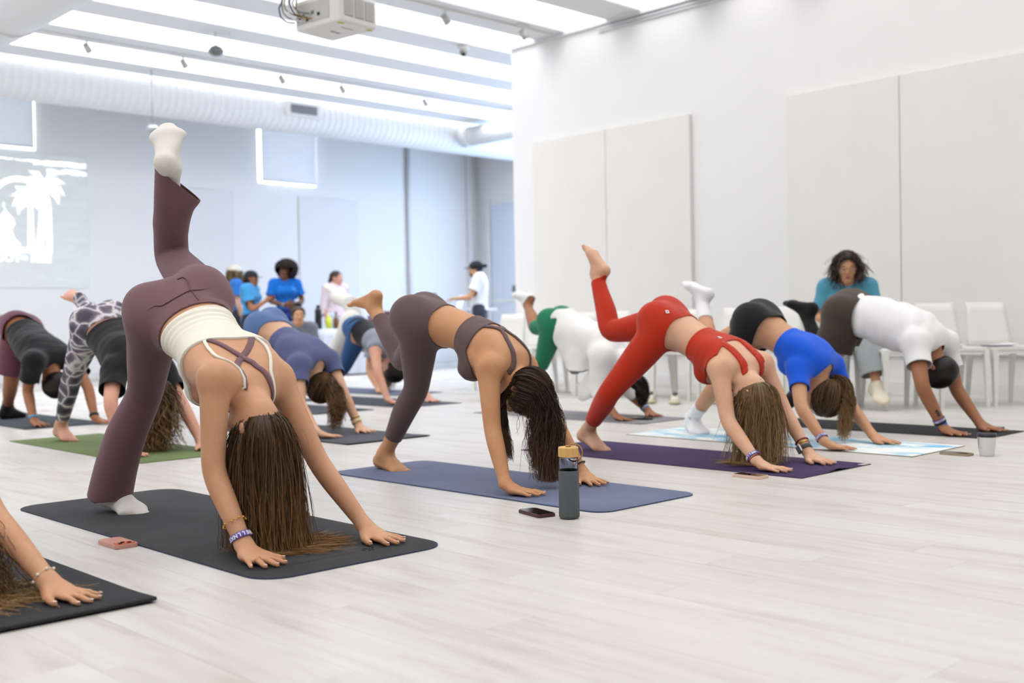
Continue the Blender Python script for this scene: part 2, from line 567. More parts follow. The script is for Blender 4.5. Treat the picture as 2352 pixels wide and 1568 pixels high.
def hand_prims(w, f, thumb, up=(0, 0, 1), s=1.0, fan=1.0, bend=0.0, floor=None):
    """w wrist, f finger direction, thumb = direction towards the thumb side, up = back of the hand"""
    w, f = A3(w), nrm(f); up = A3(up); up = nrm(up - f * (up @ f)); t = A3(thumb); t = nrm(t - f * (t @ f)); t = nrm(t - up * (t @ up))
    drop = 0.0 if floor is None else (w[2] - floor)
    def q(x, y, z):
        p = w + (f * x + t * y) * s + up * z * s
        return p
    def g(x, y, clear):           # a point at a given clearance above the floor, or in the plane of the palm
        p = w + (f * x + t * y) * s
        if floor is not None: p = p.copy(); p[2] = floor + clear
        else: p = p + up * (clear - 0.012) * s - up * bend * max(0, x - .08) ** 1.3 * 3.0 * s
        return p
    tips = []
    P = [etube(w, g(.038, 0, .023), (.029 * s, .022 * s), (.036 * s, .020 * s), t, .018),
         etube(g(.034, 0, .022), g(.085, .0, .0145), (.036 * s, .019 * s), (.041 * s, .013 * s), t, .012)]
    for y, L, r, an in ((-.031, .058, .0082, -20), (-.0105, .072, .0092, -7), (.0105, .079, .0095, 4), (.031, .070, .0092, 15)):
        an = math.radians(an * fan); c, sn = math.cos(an), math.sin(an)
        x0 = .085 - (.010 if y < -.02 else 0)
        p0 = g(x0, y, .0155); p1 = g(x0 + c * L * .42, y + sn * L * .42, .0145); p2 = g(x0 + c * L * .74, y + sn * L * .74, .0098); p3 = g(x0 + c * L, y + sn * L, .0072)
        P += [cone(p0, p1, r * s * 1.06, r * s, .006), cone(p1, p2, r * s, r * s * .92, .004), cone(p2, p3, r * s * .92, r * s * .80, .004)]; tips.append((p2, p3, r * s * .82))
    p0 = g(.020, .022, .020); p1 = g(.052, .052, .0135); p2 = g(.080, .066, .0098); p3 = g(.100, .074, .0082)
    P += [cone(p0, p1, .017 * s, .0125 * s, .012), cone(p1, p2, .0118 * s, .0105 * s, .005), cone(p2, p3, .0105 * s, .0088 * s, .004)]; tips.append((p2, p3, .0092 * s))
    hand_prims.tips = (tips, up)
    return P

def head_prims(c, crown, face, s=1.0):
    c = A3(c); u = nrm(crown); f = A3(face); f = nrm(f - u * (f @ u)); l = np.cross(u, f)
    q = lambda x, y, z: c + (f * x + l * y + u * z) * s       # forward, left, up
    e = lambda p, r, k=.012: ell(p, f, l, u, tuple(v * s for v in r), k)
    P = [e(q(-.012, 0, .022), (.096, .076, .084), .02), e(q(.030, 0, -.035), (.060, .058, .075), .03),
         e(q(.052, 0, -.088), (.034, .036, .026), .03), e(q(.066, 0, -.102), (.018, .018, .016), .02),
         e(q(.080, 0, .020), (.014, .045, .018), .015),
         cone(q(.090, 0, .008), q(.108, 0, -.030), .0075 * s, .0125 * s, .010), e(q(.097, .010, -.036), (.010, .007, .007), .006), e(q(.097, -.010, -.036), (.010, .007, .007), .006),
         e(q(.092, 0, -.060), (.010, .022, .006), .006), e(q(.090, 0, -.070), (.010, .020, .007), .006)]
    for y in (-1, 1):
        P += [e(q(.060, y * .042, -.028), (.022, .02, .018), .02),
              ell(q(-.008, y * .077, -.010), nrm(f * .9 + l * y * -.35), nrm(l * y * .9 + f * .35), u, (.018 * s, .007 * s, .031 * s), .006)]
    return P, (c, f, l, u)

class Body:
    """pose J: joints in metres; groups T torso, AR/AL arms, LR/LL legs, H head"""
    def __init__(self, J, s=1.0, fem=True, h=0.007, arch=0.0, fat=1.0, footR=None, footL=None, handR=None, handL=None,
                 crown=(0, 0, -1), face=(-1, 0, 0), fl=0.007, bare=(True, True), armk=1.0, hs=1.0, neckb=None, lr=.93, handopt=None, gl=1.0):
        self.J = J = {k: A3(v) for k, v in J.items()}; self.s = s; self.h = h
        pel = (J['hipR'] + J['hipL']) / 2; nk = J['neck']; self.pel, self.nk = pel, nk
        sp = nrm(nk - pel); lat = nrm(nrm(J['hipL'] - J['hipR']) + nrm(J['shL'] - J['shR'])); lat = nrm(lat - sp * (lat @ sp)); back = np.cross(sp, lat)
        self.sp, self.lat, self.back = sp, lat, back
        hl = nrm(J['hipL'] - J['hipR']); shl = nrm(J['shL'] - J['shR'])
        L = np.linalg.norm(nk - pel); self.L = L
        w = s * fat
        if fem: R = [(.150, .108), (.146, .102), (.116, .084), (.126, .092), (.138, .100), (.112, .076)]
        else: R = [(.148, .108), (.146, .105), (.138, .100), (.150, .108), (.168, .115), (.130, .082)]
        R = [(a * w, b * w) for a, b in R]
        ts = [-.06, .10, .36, .58, .80, .95]
        arc = [0, .3, 1.0, .9, .5, .1]
        sp_pts = [lerp(pel, nk, t) + back * arch * a for t, a in zip(ts, arc)]
        self.spine = sp_pts; self.ts = [t * L for t in ts]
        lats = [nrm(lerp(hl, shl, min(1, max(0, (t - .1) / .7)))) for t in ts]
        T = [echain(sp_pts, R, lats, .05, 18)]; self.glutes = []; self.torso = T[0]
        for sd in 'RL':
            hp = J['hip' + sd]; sg = -1 if sd == 'R' else 1
            gw = (1.0 if fem else .86) * w * gl; self.glutes.append(ell(hp + back * .018 * s - sp * .045 * s - hl * sg * .004, lat, back, sp, (.092 * gw, .097 * gw, .103 * gw), .03)); T.append(self.glutes[-1])
            shp = J['sh' + sd]
            T.append(cone(lerp(pel, nk, .68) + lat * sg * .075 * w - back * .0, lerp(J['sh' + sd], J['neck'], .12), .062 * w, .052 * w, .05))
            T.append(cone(nk + lat * sg * .02, shp, .046 * s, .044 * w, .045))
            if fem: T.append(ell(lerp(pel, nk, .70) + lat * sg * .065 * s - back * .085 * s, lat, back, sp, (.058 * s, .05 * s, .058 * s), .03))
            T.append(ell(lerp(pel, nk, .78) + lat * sg * .085 * s + back * .052 * w, lat, back, sp, (.05 * s, .034 * s, .075 * s), .05))
        self.G = {'T': T}
        for sd in 'RL':
            sh, el, wr = J['sh' + sd], J['el' + sd], J['wr' + sd]; k = s * armk
            self.G['A' + sd] = chain([sh, lerp(sh, el, .35), lerp(sh, el, .72), el, lerp(el, wr, .22), lerp(el, wr, .6), wr],
                                     [.052 * k, .0465 * k, .041 * k, .037 * k, .0395 * k, .033 * k, .0258 * k], .03, 20)
            hp, kn, an = J['hip' + sd], J['knee' + sd], J['ank' + sd]; g = s * lr
            kd = nrm(nrm(kn - hp) - nrm(an - kn)); calf = nrm(hp - kn) + nrm(an - kn); cv = nrm(calf) if np.linalg.norm(calf) > .15 else back
            cb = lerp(kn, an, .30) + cv * .012 * s
            self.G['L' + sd] = chain([hp, lerp(hp, kn, .4), lerp(hp, kn, .78), kn, cb, lerp(kn, an, .68), an],
                                     [.094 * g * fat, .085 * g * fat, .065 * g, .0565 * g, .0585 * g, .044 * g, .0355 * g], .035, 26)
        # feet
        self.foot = {}
        for sd, ft, br in (('R', footR, bare[0]), ('L', footL, bare[1])):
            if ft is None: ft = ((1, 0, 0), (0, 0, 1))
            inner = hl if sd == 'R' else -hl
            self.foot[sd] = (ft, inner)
            self.G['L' + sd] += foot_prims(J['ank' + sd], ft[0], ft[1], inner, s, br)
        ho = handopt or {}; self.tips = {}
        for sd, hd in (('R', handR), ('L', handL)):
            if hd is None: hd = (1, 0, 0)
            o = dict(thumb=(shl if sd == 'R' else -shl), up=(0, 0, 1), floor=fl, fan=1.0); o.update(ho.get(sd, {}))
            self.G['A' + sd] += hand_prims(J['wr' + sd], hd, o['thumb'], o['up'], s * hs, o['fan'], o.get('bend', 0), o['floor']); self.tips[sd] = hand_prims.tips
        hp, fr = head_prims(J['head'], crown, face, s)
        c, f, l, u = fr; self.hf = fr
        nb = J['neck'] if neckb is None else A3(neckb)
        hp.append(cone(c - u * .055 * s - f * .018 * s, nb - (back * .02 if neckb is None else 0), .050 * s, .056 * s, .03))
        self.G['H'] = hp
        self.prims = [p for g in ('T', 'LR', 'LL', 'AR', 'AL', 'H') for p in self.G[g]]
        self.legpts = {sd: [J['hip' + sd], J['knee' + sd], J['ank' + sd]] for sd in 'RL'}
        self.armpts = {sd: [J['sh' + sd], J['el' + sd], J['wr' + sd]] for sd in 'RL'}
        self.base = np.array([pel[0], pel[1], min(J['ankR'][2], J['ankL'][2]) * 0.0])
    def grid(self, **kw):
        self.g = Grid(self.prims, self.h, **kw); return self.g
    def ctx(self, V):
        x, y, z = V[:, 0], V[:, 1], V[:, 2]; C = {}
        for g in self.G:
            d = np.full(len(V), 9.0)
            for p in self.G[g]: d = np.minimum(d, pdist(p, x, y, z))
            C['d' + g] = d
        names = ['T', 'AR', 'AL', 'LR', 'LL', 'H']
        C['g'] = np.array(names)[np.argmin(np.stack([C['d' + n] for n in names]), 0)]
        rel = V - self.pel
        C['t'] = polyparam(V, self.spine) + self.ts[0]
        # lateral / back offsets from the spine line
        tt = np.clip(C['t'], self.ts[0], self.ts[-1])
        cen = np.stack([np.interp(tt, self.ts, [p[j] for p in self.spine]) for j in range(3)], 1)
        C['u'] = (V - cen) @ self.lat; C['v'] = (V - cen) @ self.back
        for sd in 'RL':
            C['l' + sd] = polyparam(V, self.legpts[sd]); C['a' + sd] = polyparam(V, self.armpts[sd])
        C['nk'] = self.nk; C['nax'] = nrm(self.J['head'] - self.nk); C['P'] = V; C['L'] = self.L; C['dA'] = np.minimum(C['dAR'], C['dAL'])
        C['Llen'] = {sd: sum(np.linalg.norm(b - a) for a, b in zip(self.legpts[sd], self.legpts[sd][1:])) for sd in 'RL'}
        C['Tlen'] = {sd: np.linalg.norm(self.legpts[sd][1] - self.legpts[sd][0]) for sd in 'RL'}
        C['Alen'] = {sd: sum(np.linalg.norm(b - a) for a, b in zip(self.armpts[sd], self.armpts[sd][1:])) for sd in 'RL'}
        return C
    def make(self, label, skin, group=None):
        V, F = self.grid().surf(0.0, 2)
        V, F = compact(V, F)
        self.V, self.F = V, F
        self.o = mesh_np('person', V, F, skin, None, self.base)
        tag(self.o, label, 'person', group)
        from mathutils.bvhtree import BVHTree
        self.bvh = None
        return self.o
    def tree(self):
        from mathutils.bvhtree import BVHTree
        if self.bvh is None:
            self.bvh = BVHTree.FromPolygons([Vector(v) for v in self.V], self.F.tolist())
        return self.bvh
    def garment(self, name, field, material, thick=0.004, prims=None, h=None, smooth=1, wrinkle=None, k=None, rimd=None, shrink=0, label=None):
        """field(ctx) > 0 where the cloth is; prims: own looser shape, else the body itself"""
        if prims is None:
            V, F = self.g.surf(thick, 2)
        else:
            V, F = Grid(prims, h or self.h, pad=.04).surf(0.0, 2)
        V, F = compact(V, F)
        C = self.ctx(V)
        s = field(C)
        for _ in range(3): # soften the field a little so borders run smoothly
            s = 0.5 * s + 0.5 * lap(np.repeat(s[:, None], 3, 1), F, 1.0)[:, 0]
        if wrinkle is not None:
            N = vnormals(V, F); V = V + N * wrinkle(C)[:, None]
        V, F = clip_mesh(V, F, s)
        if not len(F): return None
        V, F = drop_crumbs(V, F)
        V2, FL = rim(V, F, rimd if rimd is not None else thick * 1.2 + .001)
        o = mesh_np(name, V2, FL, material, self.o, self.base)
        if label: o['label'] = label
        return o
    def nails(self, m, sides='RL'):
        for sd in sides:
            tips, up = self.tips[sd]
            for p2, p3, r in tips:
                d = nrm(p3 - p2); n = nrm(up - d * (up @ d)); x = np.cross(d, n); bm = bmesh.new()
                bmesh.ops.create_uvsphere(bm, u_segments=8, v_segments=6, radius=1.0, matrix=frame_mat(p3 - d * .0015 + n * r * .80 - self.base, x * r * .62, d * r * .78, n * .0018))
                obj_bm('fingernail', bm, m, self.o, True)
    def ribbon(self, name, pts, width, material, off=0.005, n=24, parent=None, thick=0.0015, wid2=None, world_up=None):
        """a strap lying on the body along the given way-points"""
        pts = [A3(p) for p in pts]; d = [0]
        for a, b in zip(pts, pts[1:]): d.append(d[-1] + np.linalg.norm(b - a))
        tt = np.linspace(0, d[-1], n)
        Q = np.stack([np.interp(tt, d, [p[j] for p in pts]) for j in range(3)], 1)
        for _ in range(2): Q[1:-1] = (Q[:-2] + 2 * Q[1:-1] + Q[2:]) / 4
        tr = self.tree(); X, Nn = [], []
        for q in Q:
            loc, no, _, _ = tr.find_nearest(Vector(q)); X.append(A3(loc)); Nn.append(A3(no))
        X = np.array(X); Nn = np.array(Nn)
        for _ in range(2):
            Nn[1:-1] = Nn[:-2] + Nn[1:-1] * 2 + Nn[2:]; Nn /= np.linalg.norm(Nn, axis=1)[:, None]
        tan = np.gradient(X, axis=0); side = np.cross(tan, Nn); side /= np.linalg.norm(side, axis=1)[:, None]
        prof = []
        w = width / 2
        for sx, hh in ((-w, 0), (-w * .9, thick), (0, thick * 1.2), (w * .9, thick), (w, 0)):
            row = []
            for i in range(n):
                p = X[i] + side[i] * sx
                loc, no, _, _ = tr.find_nearest(Vector(p)); l = A3(loc)
                p = p + Nn[i] * max(0, (l - p) @ Nn[i])
                row.append(p + Nn[i] * (off + hh))
            prof.append(row)
        prof = np.array(prof)            # 5 x n x 3
        prof = np.concatenate([prof, (prof[::-1] - Nn[None] * (off + .003))])
        m = len(prof); V = prof.reshape(-1, 3)
        F = []
        for i in range(m):
            i2 = (i + 1) % m
            for j in range(n - 1): F.append((i * n + j, i2 * n + j, i2 * n + j + 1, i * n + j + 1))
        o = mesh_np(name, V, np.array(F), material, parent or self.o, self.base)
        return o
    def band(self, name, sd, t, width, material, off=0.003, label=None, n=28, parent=None, tilt=None, thick=.002):
        """a band round the forearm at fraction t of the forearm (1 = wrist)"""
        a, b = self.armpts[sd][1], self.armpts[sd][2]; c = lerp(a, b, t); ax = nrm(b - a)
        if tilt is not None: ax = nrm(ax + A3(tilt))
        r = (.033 + (.0255 - .033) * max(0, (t - .6) / .4)) * self.s
        x = nrm(np.cross(ax, (0, 1, .3))); y = np.cross(ax, x)
        prof = ((-.5, 0), (-.45, thick), (.45, thick), (.5, 0), (.45, -.004), (-.45, -.004))
        V = [c + ax * p[0] * width + (x * math.cos(q) + y * math.sin(q)) * (r + off + p[1]) for p in prof for q in np.linspace(0, 2 * math.pi, n, endpoint=False)]
        m = len(prof); F = [(i * n + j, i * n + (j + 1) % n, ((i + 1) % m) * n + (j + 1) % n, ((i + 1) % m) * n + j) for i in range(m) for j in range(n)]
        o = mesh_np(name, np.array(V), np.array(F), material, parent or self.o, self.base)
        if label: o['label'] = label
        self.lastband = (c, ax, x, y, r + off + thick)
        return o

# standard cuts of clothes
def f_leggings(waist, cuffR, cuffL, up=0.0):
    """waist: fraction of torso length; cuff: fraction of leg length"""
    def f(C):
        s = np.full(len(C['t']), -.05); g = C['g']
        tw = waist * C['L'] - C['t'] + up * C['v']
        s = np.where(g == 'T', tw, s)
        for sd, cu in (('R', cuffR), ('L', cuffL)):
            s = np.where(g == 'L' + sd, np.minimum(cu * C['Llen'][sd] - C['l' + sd], np.maximum(tw, C['l' + sd] - .085)), s)
        return s
    return f
def f_shirt(hem, slR, slL, neckr=.012, hv=0.0, top=None, nR=.072, noff=-.005):
    """neckr > .02 widens the neckline"""
    def f(C):
        s = np.full(len(C['t']), -.05); g = C['g']
        q = C['P'] - C['nk']; hh = q @ C['nax']; rad = np.linalg.norm(q - hh[:, None] * C['nax'], axis=1)
        ncut = np.maximum(noff - hh, rad - nR - max(0, neckr - .014))
        hm = C['t'] - hem * C['L'] + hv * C['v']
        tt = np.minimum(hm, ncut)
        if top is not None: tt = np.minimum(tt, top * C['L'] - C['t'])
        s = np.where(g == 'T', tt, s)
        s = np.where(g == 'H', tt, s)
        for sd, sl in (('R', slR), ('L', slL)):
            s = np.where(g == 'L' + sd, np.minimum(hm - .015, .13 - C['l' + sd]), s)
            s = np.where(g == 'A' + sd, np.minimum(sl * C['Alen'][sd] - C['a' + sd], tt + .03), s)
        return s
    return f

# ------------------------------------------------------------------ hair
def strands_mesh(name, S, r0, r1, material, parent, origin, rnd=None, seed=0):
    """thin flat strands, each turned its own way about its length"""
    n, m, _ = S.shape; rg = np.random.default_rng(seed + n)
    T = np.gradient(S, axis=1); T /= np.linalg.norm(T, axis=2)[:, :, None] + 1e-9
    ref = rg.normal(size=(n, 1, 3)); X = np.cross(T, np.broadcast_to(ref, T.shape)); X /= np.linalg.norm(X, axis=2)[:, :, None] + 1e-9
    rad = (r0 + (r1 - r0) * np.linspace(0, 1, m) ** 2)[None, :, None]
    V = np.stack([S - X * rad, S + X * rad], 2).reshape(-1, 3)
    base = (np.arange(n)[:, None] * m + np.arange(m - 1)[None, :]) * 2
    F = np.stack([base, base + 1, base + 3, base + 2], -1).reshape(-1, 4)
    if rnd is None: rnd = rg.uniform(0, 1, n)
    at_ = {'rnd': np.repeat(rnd, m * 2), 'along': np.tile(np.repeat(np.linspace(0, 1, m), 2), n)}
    return mesh_np(name, V, F, material, parent, origin, attrs=at_)

def hair_cap(B, material, iso=.012, line=None, parent=None, name='hair', noise=0.004, extra=None):
    c, f, l, u = B.hf; s = B.s
    P = [ell(c - f * .012 * s + u * .022 * s, f, l, u, ((.096) * s + iso, (.076) * s + iso, .084 * s + iso), .02)] + (extra or [])
    V, F = Grid(P, .007 if B.h < .007 else .010, pad=.03).surf(0, 1)
    q = (V - c) / s; x, y, z = q @ f, q @ l, q @ u
    if line is None: fld = np.minimum(np.minimum(.052 + z * .35 - x, z + .055 + np.maximum(0, -x) * .35), np.maximum(z - .016, -.024 - x))
    else: fld = line(x, y, z)
    V, F = clip_mesh(V, F, fld)
    N = vnormals(V, F); V = V + N * (wave(V, 3, 90, 8) * noise)[:, None]
    r = np.random.default_rng(0)
    V2, FL = rim(V, F, iso)
    return mesh_np(name, V2, FL, material, parent or B.o, B.base, attrs={'rnd': np.full(len(V2), .25), 'along': np.zeros(len(V2))})

def fall_hair(B, n, length, material, seed=1, region=None, steps=22, wavy=.004, pull=None, pullk=.04, floor=None, slide=(1, 0, 0), r=(.0013, .0005),
              stiff=.30, name='hair_strands', lenvar=.25, clump=None, layer=(.004, .03), grav=(0, 0, -1), drift=None, parent=None, curl=0.0, curlf=60., slidek=.4, comb=None):
    """strands grow from the scalp, follow the skull and hang down freely"""
    c, f, l, u = B.hf; s = B.s; rg = np.random.default_rng(seed)
    P = rg.normal(size=(n * 6, 3)); P /= np.linalg.norm(P, axis=1)[:, None]
    x, y, z = P[:, 0] * .096 - .012, P[:, 1] * .076, P[:, 2] * .084 + .022
    ok = (x < .06 + z * .35) & (z > -.05 - np.maximum(0, -x) * .35)
    if region is not None: ok &= region(x, y, z)
    P = P[ok][:n]; n = len(P); x, y, z = x[ok][:n], y[ok][:n], z[ok][:n]
    lay = rg.uniform(layer[0], layer[1], n) * s
    cen = c - f * .012 * s + u * .022 * s
    rad = np.array([.096, .076, .084]) * s
    pos = c + (np.outer(x, f) + np.outer(y, l) + np.outer(z, u)) * s
    nor = np.outer(P[:, 0], f) + np.outer(P[:, 1], l) + np.outer(P[:, 2], u)
    g = nrm(grav); tg = g - nor * (nor @ g)[:, None]; d = tg + nor * .02; d /= np.linalg.norm(d, axis=1)[:, None]
    ln = length * (1 - rg.uniform(0, lenvar, n)); st = (ln / steps)[:, None]
    out = [pos]; ph = rg.uniform(0, 6.28, n); cl = rg.integers(0, max(2, n // 14), n); cph = rg.uniform(0, 6.28, max(2, n // 14)); cdir = rg.normal(size=(max(2, n // 14), 3)) * np.array([1, 1, 0])
    fh = rg.uniform(.001, .013, n); sa = rg.normal(0, .35, n); jit = rg.normal(size=(n, 3)) * np.array([1, 1, .3]); sl_ = nrm(slide); slv = np.stack([sl_[0] * np.cos(sa) - sl_[1] * np.sin(sa), sl_[0] * np.sin(sa) + sl_[1] * np.cos(sa), 0 * sa], 1)
    lay_full = lay
    for i in range(1, steps):
        lay = lay_full * min(1.0, i / 7.0)
        d = d * (1 - stiff) + g * stiff
        if comb is not None and i < comb[2]:
            tq = A3(comb[0]) - pos; tq /= np.linalg.norm(tq, axis=1)[:, None] + 1e-6; d = d * (1 - comb[1]) + tq * comb[1]
        if drift is not None: d = d + A3(drift) * .02
        pos = pos + d / (np.linalg.norm(d, axis=1)[:, None]) * st
        q = pos - cen; loc = np.stack([q @ f, q @ l, q @ u], 1) / (rad + lay[:, None]); m = np.linalg.norm(loc, axis=1)
        ins = m < 1
        if ins.any():
            fac = (1 / np.maximum(m, .2))[:, None]; loc2 = loc * fac * (rad + lay[:, None])
            pos = np.where(ins[:, None], cen + np.outer(loc2[:, 0], f) + np.outer(loc2[:, 1], l) + np.outer(loc2[:, 2], u), pos)
            dd = pos - out[-1]; d = np.where(ins[:, None], dd / (np.linalg.norm(dd, axis=1)[:, None] + 1e-9), d)
        if pull is not None:
            pos = pull(pos, i / steps)
        wv = wavy * (i / steps)
        if clump: pos = pos + cdir[cl] * clump / steps
        pos = pos + np.stack([np.sin(cph[cl] + i * .55), np.cos(cph[cl] * 1.7 + i * .5), np.zeros(n)], 1) * wv + jit * wv * .5
        if curl:
            a = cph[cl] + i * st[:, 0] * curlf
            pos = pos + np.stack([np.cos(a), np.sin(a), 0 * a], 1) * curl * min(1, i / 6) * .5
        if floor is not None:
            low = pos[:, 2] < floor + fh
            pos[low, 2] = (floor + fh)[low]
            if low.any():
                d = np.where(low[:, None], d * np.array([1, 1, 0]) * (1 - slidek) + slv * slidek + g * .02, d)
        out.append(pos)
    S = np.stack(out, 1)
    for _ in range(1): S[:, 1:-1] = (S[:, :-2] + 2 * S[:, 1:-1] + S[:, 2:]) / 4
    return strands_mesh(name, S, r[0], r[1], material, parent or B.o, B.base, rg.uniform(0, 1, n) * .5 + .5 * (np.sin(cph[cl] * 3) * .5 + .5))

def comb_hair(B, tie, n, material, seed=4, iso=.014, r=(.0016, .0012), name='hair_strands', region=None, frac=1.0):
    """strands combed over the scalp towards a tie point"""
    c, f, l, u = B.hf; s = B.s; rg = np.random.default_rng(seed); cen = c - f * .012 * s + u * .022 * s; rad = np.array([.096, .076, .084]) * s + iso
    q = A3(tie) - cen; t = nrm(np.array([q @ f, q @ l, q @ u]) / rad)
    P = rg.normal(size=(n * 5, 3)); P /= np.linalg.norm(P, axis=1)[:, None]; x, y, z = P[:, 0] * .096 - .012, P[:, 1] * .076, P[:, 2] * .084 + .022
    ok = (x < .055 + z * .35) & (z > -.045 - np.maximum(0, -x) * .35)
    P = P[ok][:n]; n = len(P); st = 9; S = np.zeros((n, st, 3)); ang = np.arccos(np.clip(P @ t, -1, 1)); li = 1 + rg.uniform(-.01, .03, n)
    for i in range(st):
        w = i / (st - 1) * frac; a = np.sin((1 - w) * ang) / np.maximum(np.sin(ang), 1e-3); b = np.sin(w * ang) / np.maximum(np.sin(ang), 1e-3)
        d = P * a[:, None] + t * b[:, None]; d /= np.linalg.norm(d, axis=1)[:, None]; d = d * rad * li[:, None]
        S[:, i] = cen + np.outer(d[:, 0], f) + np.outer(d[:, 1], l) + np.outer(d[:, 2], u)
    return strands_mesh(name, S, r[0], r[1], material, B.o, B.base, rg.uniform(0, 1, n))

def tail_hair(B, pts, widths, n, material, seed=2, r=(.0013, .0006), name='hair_strands', wavy=.006, parent=None, flat=1.0, lenvar=.2, steps=20):
    """a ponytail / lock: strands through rings around the given way-points"""
    rg = np.random.default_rng(seed); pts = np.array([A3(p) for p in pts]); d = np.r_[0, np.cumsum(np.linalg.norm(np.diff(pts, axis=0), axis=1))]
    tt = np.linspace(0, d[-1], steps * 2)
    # smooth way-point curve
    C = np.stack([np.interp(tt, d, pts[:, j]) for j in range(3)], 1)
    for _ in range(6): C[1:-1] = (C[:-2] + 2 * C[1:-1] + C[2:]) / 4
    W = np.interp(tt, d, widths)
    th = rg.uniform(0, 6.28, n); rr = np.sqrt(rg.uniform(0, 1, n)); ends = 1 - rg.uniform(0, lenvar, n); ph = rg.uniform(0, 6.28, n)
    cl = rg.integers(0, max(2, n // 12), n); cph = rg.uniform(0, 6.28, max(2, n // 12))
    T = np.gradient(C, axis=0); T /= np.linalg.norm(T, axis=1)[:, None] + 1e-9
    X = np.cross(T, (.1, .3, 1.0)); X /= np.linalg.norm(X, axis=1)[:, None] + 1e-9; Y = np.cross(T, X)
    S = np.zeros((n, steps, 3))
    for i in range(steps):
        k = ends * i / (steps - 1) * (len(tt) - 1); a = np.floor(k).astype(int); b = np.minimum(a + 1, len(tt) - 1); w = (k - a)[:, None]
        ctr = C[a] * (1 - w) + C[b] * w; wd = (W[a] * (1 - w[:, 0]) + W[b] * w[:, 0]) * rr
        wob = wavy * (i / steps)
        S[:, i] = ctr + X[a] * (np.cos(th) * wd)[:, None] + Y[a] * (np.sin(th) * wd * flat)[:, None] + \
            np.stack([np.sin(cph[cl] + i * .8), np.cos(cph[cl] * 2 + i * .7), np.sin(ph + i)], 1) * wob
    return strands_mesh(name, S, r[0], r[1], material, parent or B.o, B.base, rg.uniform(0, 1, n) * .6 + .4 * (np.sin(cph[cl]) * .5 + .5))
# ------------------------------------------------------------------ structure
M_WALL = mat('wall_paint', srgb(246, 246, 246), 0.75, bump=0.05, bscale=60)
M_CEIL = mat('ceiling_paint', srgb(244, 244, 245), 0.8)
M_BEAM = mat('beam_paint', srgb(238, 239, 242), 0.7)
M_PANEL = mat('acoustic_fabric', srgb(244, 242, 238), 0.95, bump=0.3, bscale=300, var=0.015, vscale=3)
M_PANEL2 = mat('acoustic_fabric_cool', srgb(240, 240, 243), 0.95, bump=0.3, bscale=300)
M_WHITE = mat('white_metal', srgb(240, 240, 240), 0.45)
M_WPLAS = mat('white_plastic', srgb(240, 239, 236), 0.4, spec=0.4)
M_GREY = mat('grey_plastic', srgb(120, 122, 126), 0.5)
M_DARK = mat('black_plastic', srgb(24, 24, 26), 0.45)
M_STEEL = mat('steel', srgb(150, 152, 156), 0.35, metal=0.8)
M_LAMP = mat('lamp_glow', (1, 1, 0.98, 1), 0.5, emit=6.0)
M_DAY = mat('daylight_pane', (0.95, 0.975, 1.0, 1), 0.5, emit=2.6)

def plank_material(name, use_attr):
    m, nt, b = new_mat(name); N, L = nt.nodes, nt.links
    tc = N.new('ShaderNodeTexCoord')
    if use_attr:
        rn = N.new('ShaderNodeAttribute'); rn.attribute_name = 'rnd'; rout = rn.outputs['Fac']
    else:
        rn = N.new('ShaderNodeObjectInfo'); rout = rn.outputs['Random']
    ml = N.new('ShaderNodeMath'); ml.operation = 'MULTIPLY'; ml.inputs[1].default_value = 60
    L.new(rout, ml.inputs[0])
    cb = N.new('ShaderNodeCombineXYZ'); L.new(ml.outputs[0], cb.inputs[0]); L.new(ml.outputs[0], cb.inputs[2])
    ad = N.new('ShaderNodeVectorMath'); ad.operation = 'ADD'
    L.new(tc.outputs['Object'], ad.inputs[0]); L.new(cb.outputs[0], ad.inputs[1])
    mp = N.new('ShaderNodeMapping'); mp.inputs['Scale'].default_value = (1.1, 9.0, 1.0); L.new(ad.outputs[0], mp.inputs[0])
    n1 = N.new('ShaderNodeTexNoise'); n1.inputs['Scale'].default_value = 1.4; n1.inputs['Detail'].default_value = 8; n1.inputs['Roughness'].default_value = 0.6; n1.inputs['Distortion'].default_value = 0.5
    L.new(mp.outputs[0], n1.inputs['Vector'])
    cr = N.new('ShaderNodeValToRGB'); e = cr.color_ramp.elements
    e[0].position, e[0].color = 0.28, srgb(192, 185, 179)
    e[1].position, e[1].color = 0.72, srgb(218, 216, 213)
    x = cr.color_ramp.elements.new(0.47); x.color = srgb(210, 207, 203)
    L.new(n1.outputs['Fac'], cr.inputs[0])
    mx = N.new('ShaderNodeMix'); mx.data_type = 'RGBA'; mx.blend_type = 'MULTIPLY'
    cr2 = N.new('ShaderNodeValToRGB'); cr2.color_ramp.elements[0].color = (0.945, 0.935, 0.925, 1); cr2.color_ramp.elements[1].color = (1, 1, 1, 1)
    L.new(rout, cr2.inputs[0]); mx.inputs['Factor'].default_value = 1.0
    L.new(cr.outputs[0], mx.inputs['A']); L.new(cr2.outputs[0], mx.inputs['B'])
    L.new(mx.outputs['Result'], b.inputs['Base Color'])
    b.inputs['Roughness'].default_value = 0.38; b.inputs['Specular IOR Level'].default_value = 0.4
    bp = N.new('ShaderNodeBump'); bp.inputs['Strength'].default_value = 0.08; bp.inputs['Distance'].default_value = 0.001
    L.new(n1.outputs['Fac'], bp.inputs['Height']); L.new(bp.outputs[0], b.inputs['Normal'])
    return m

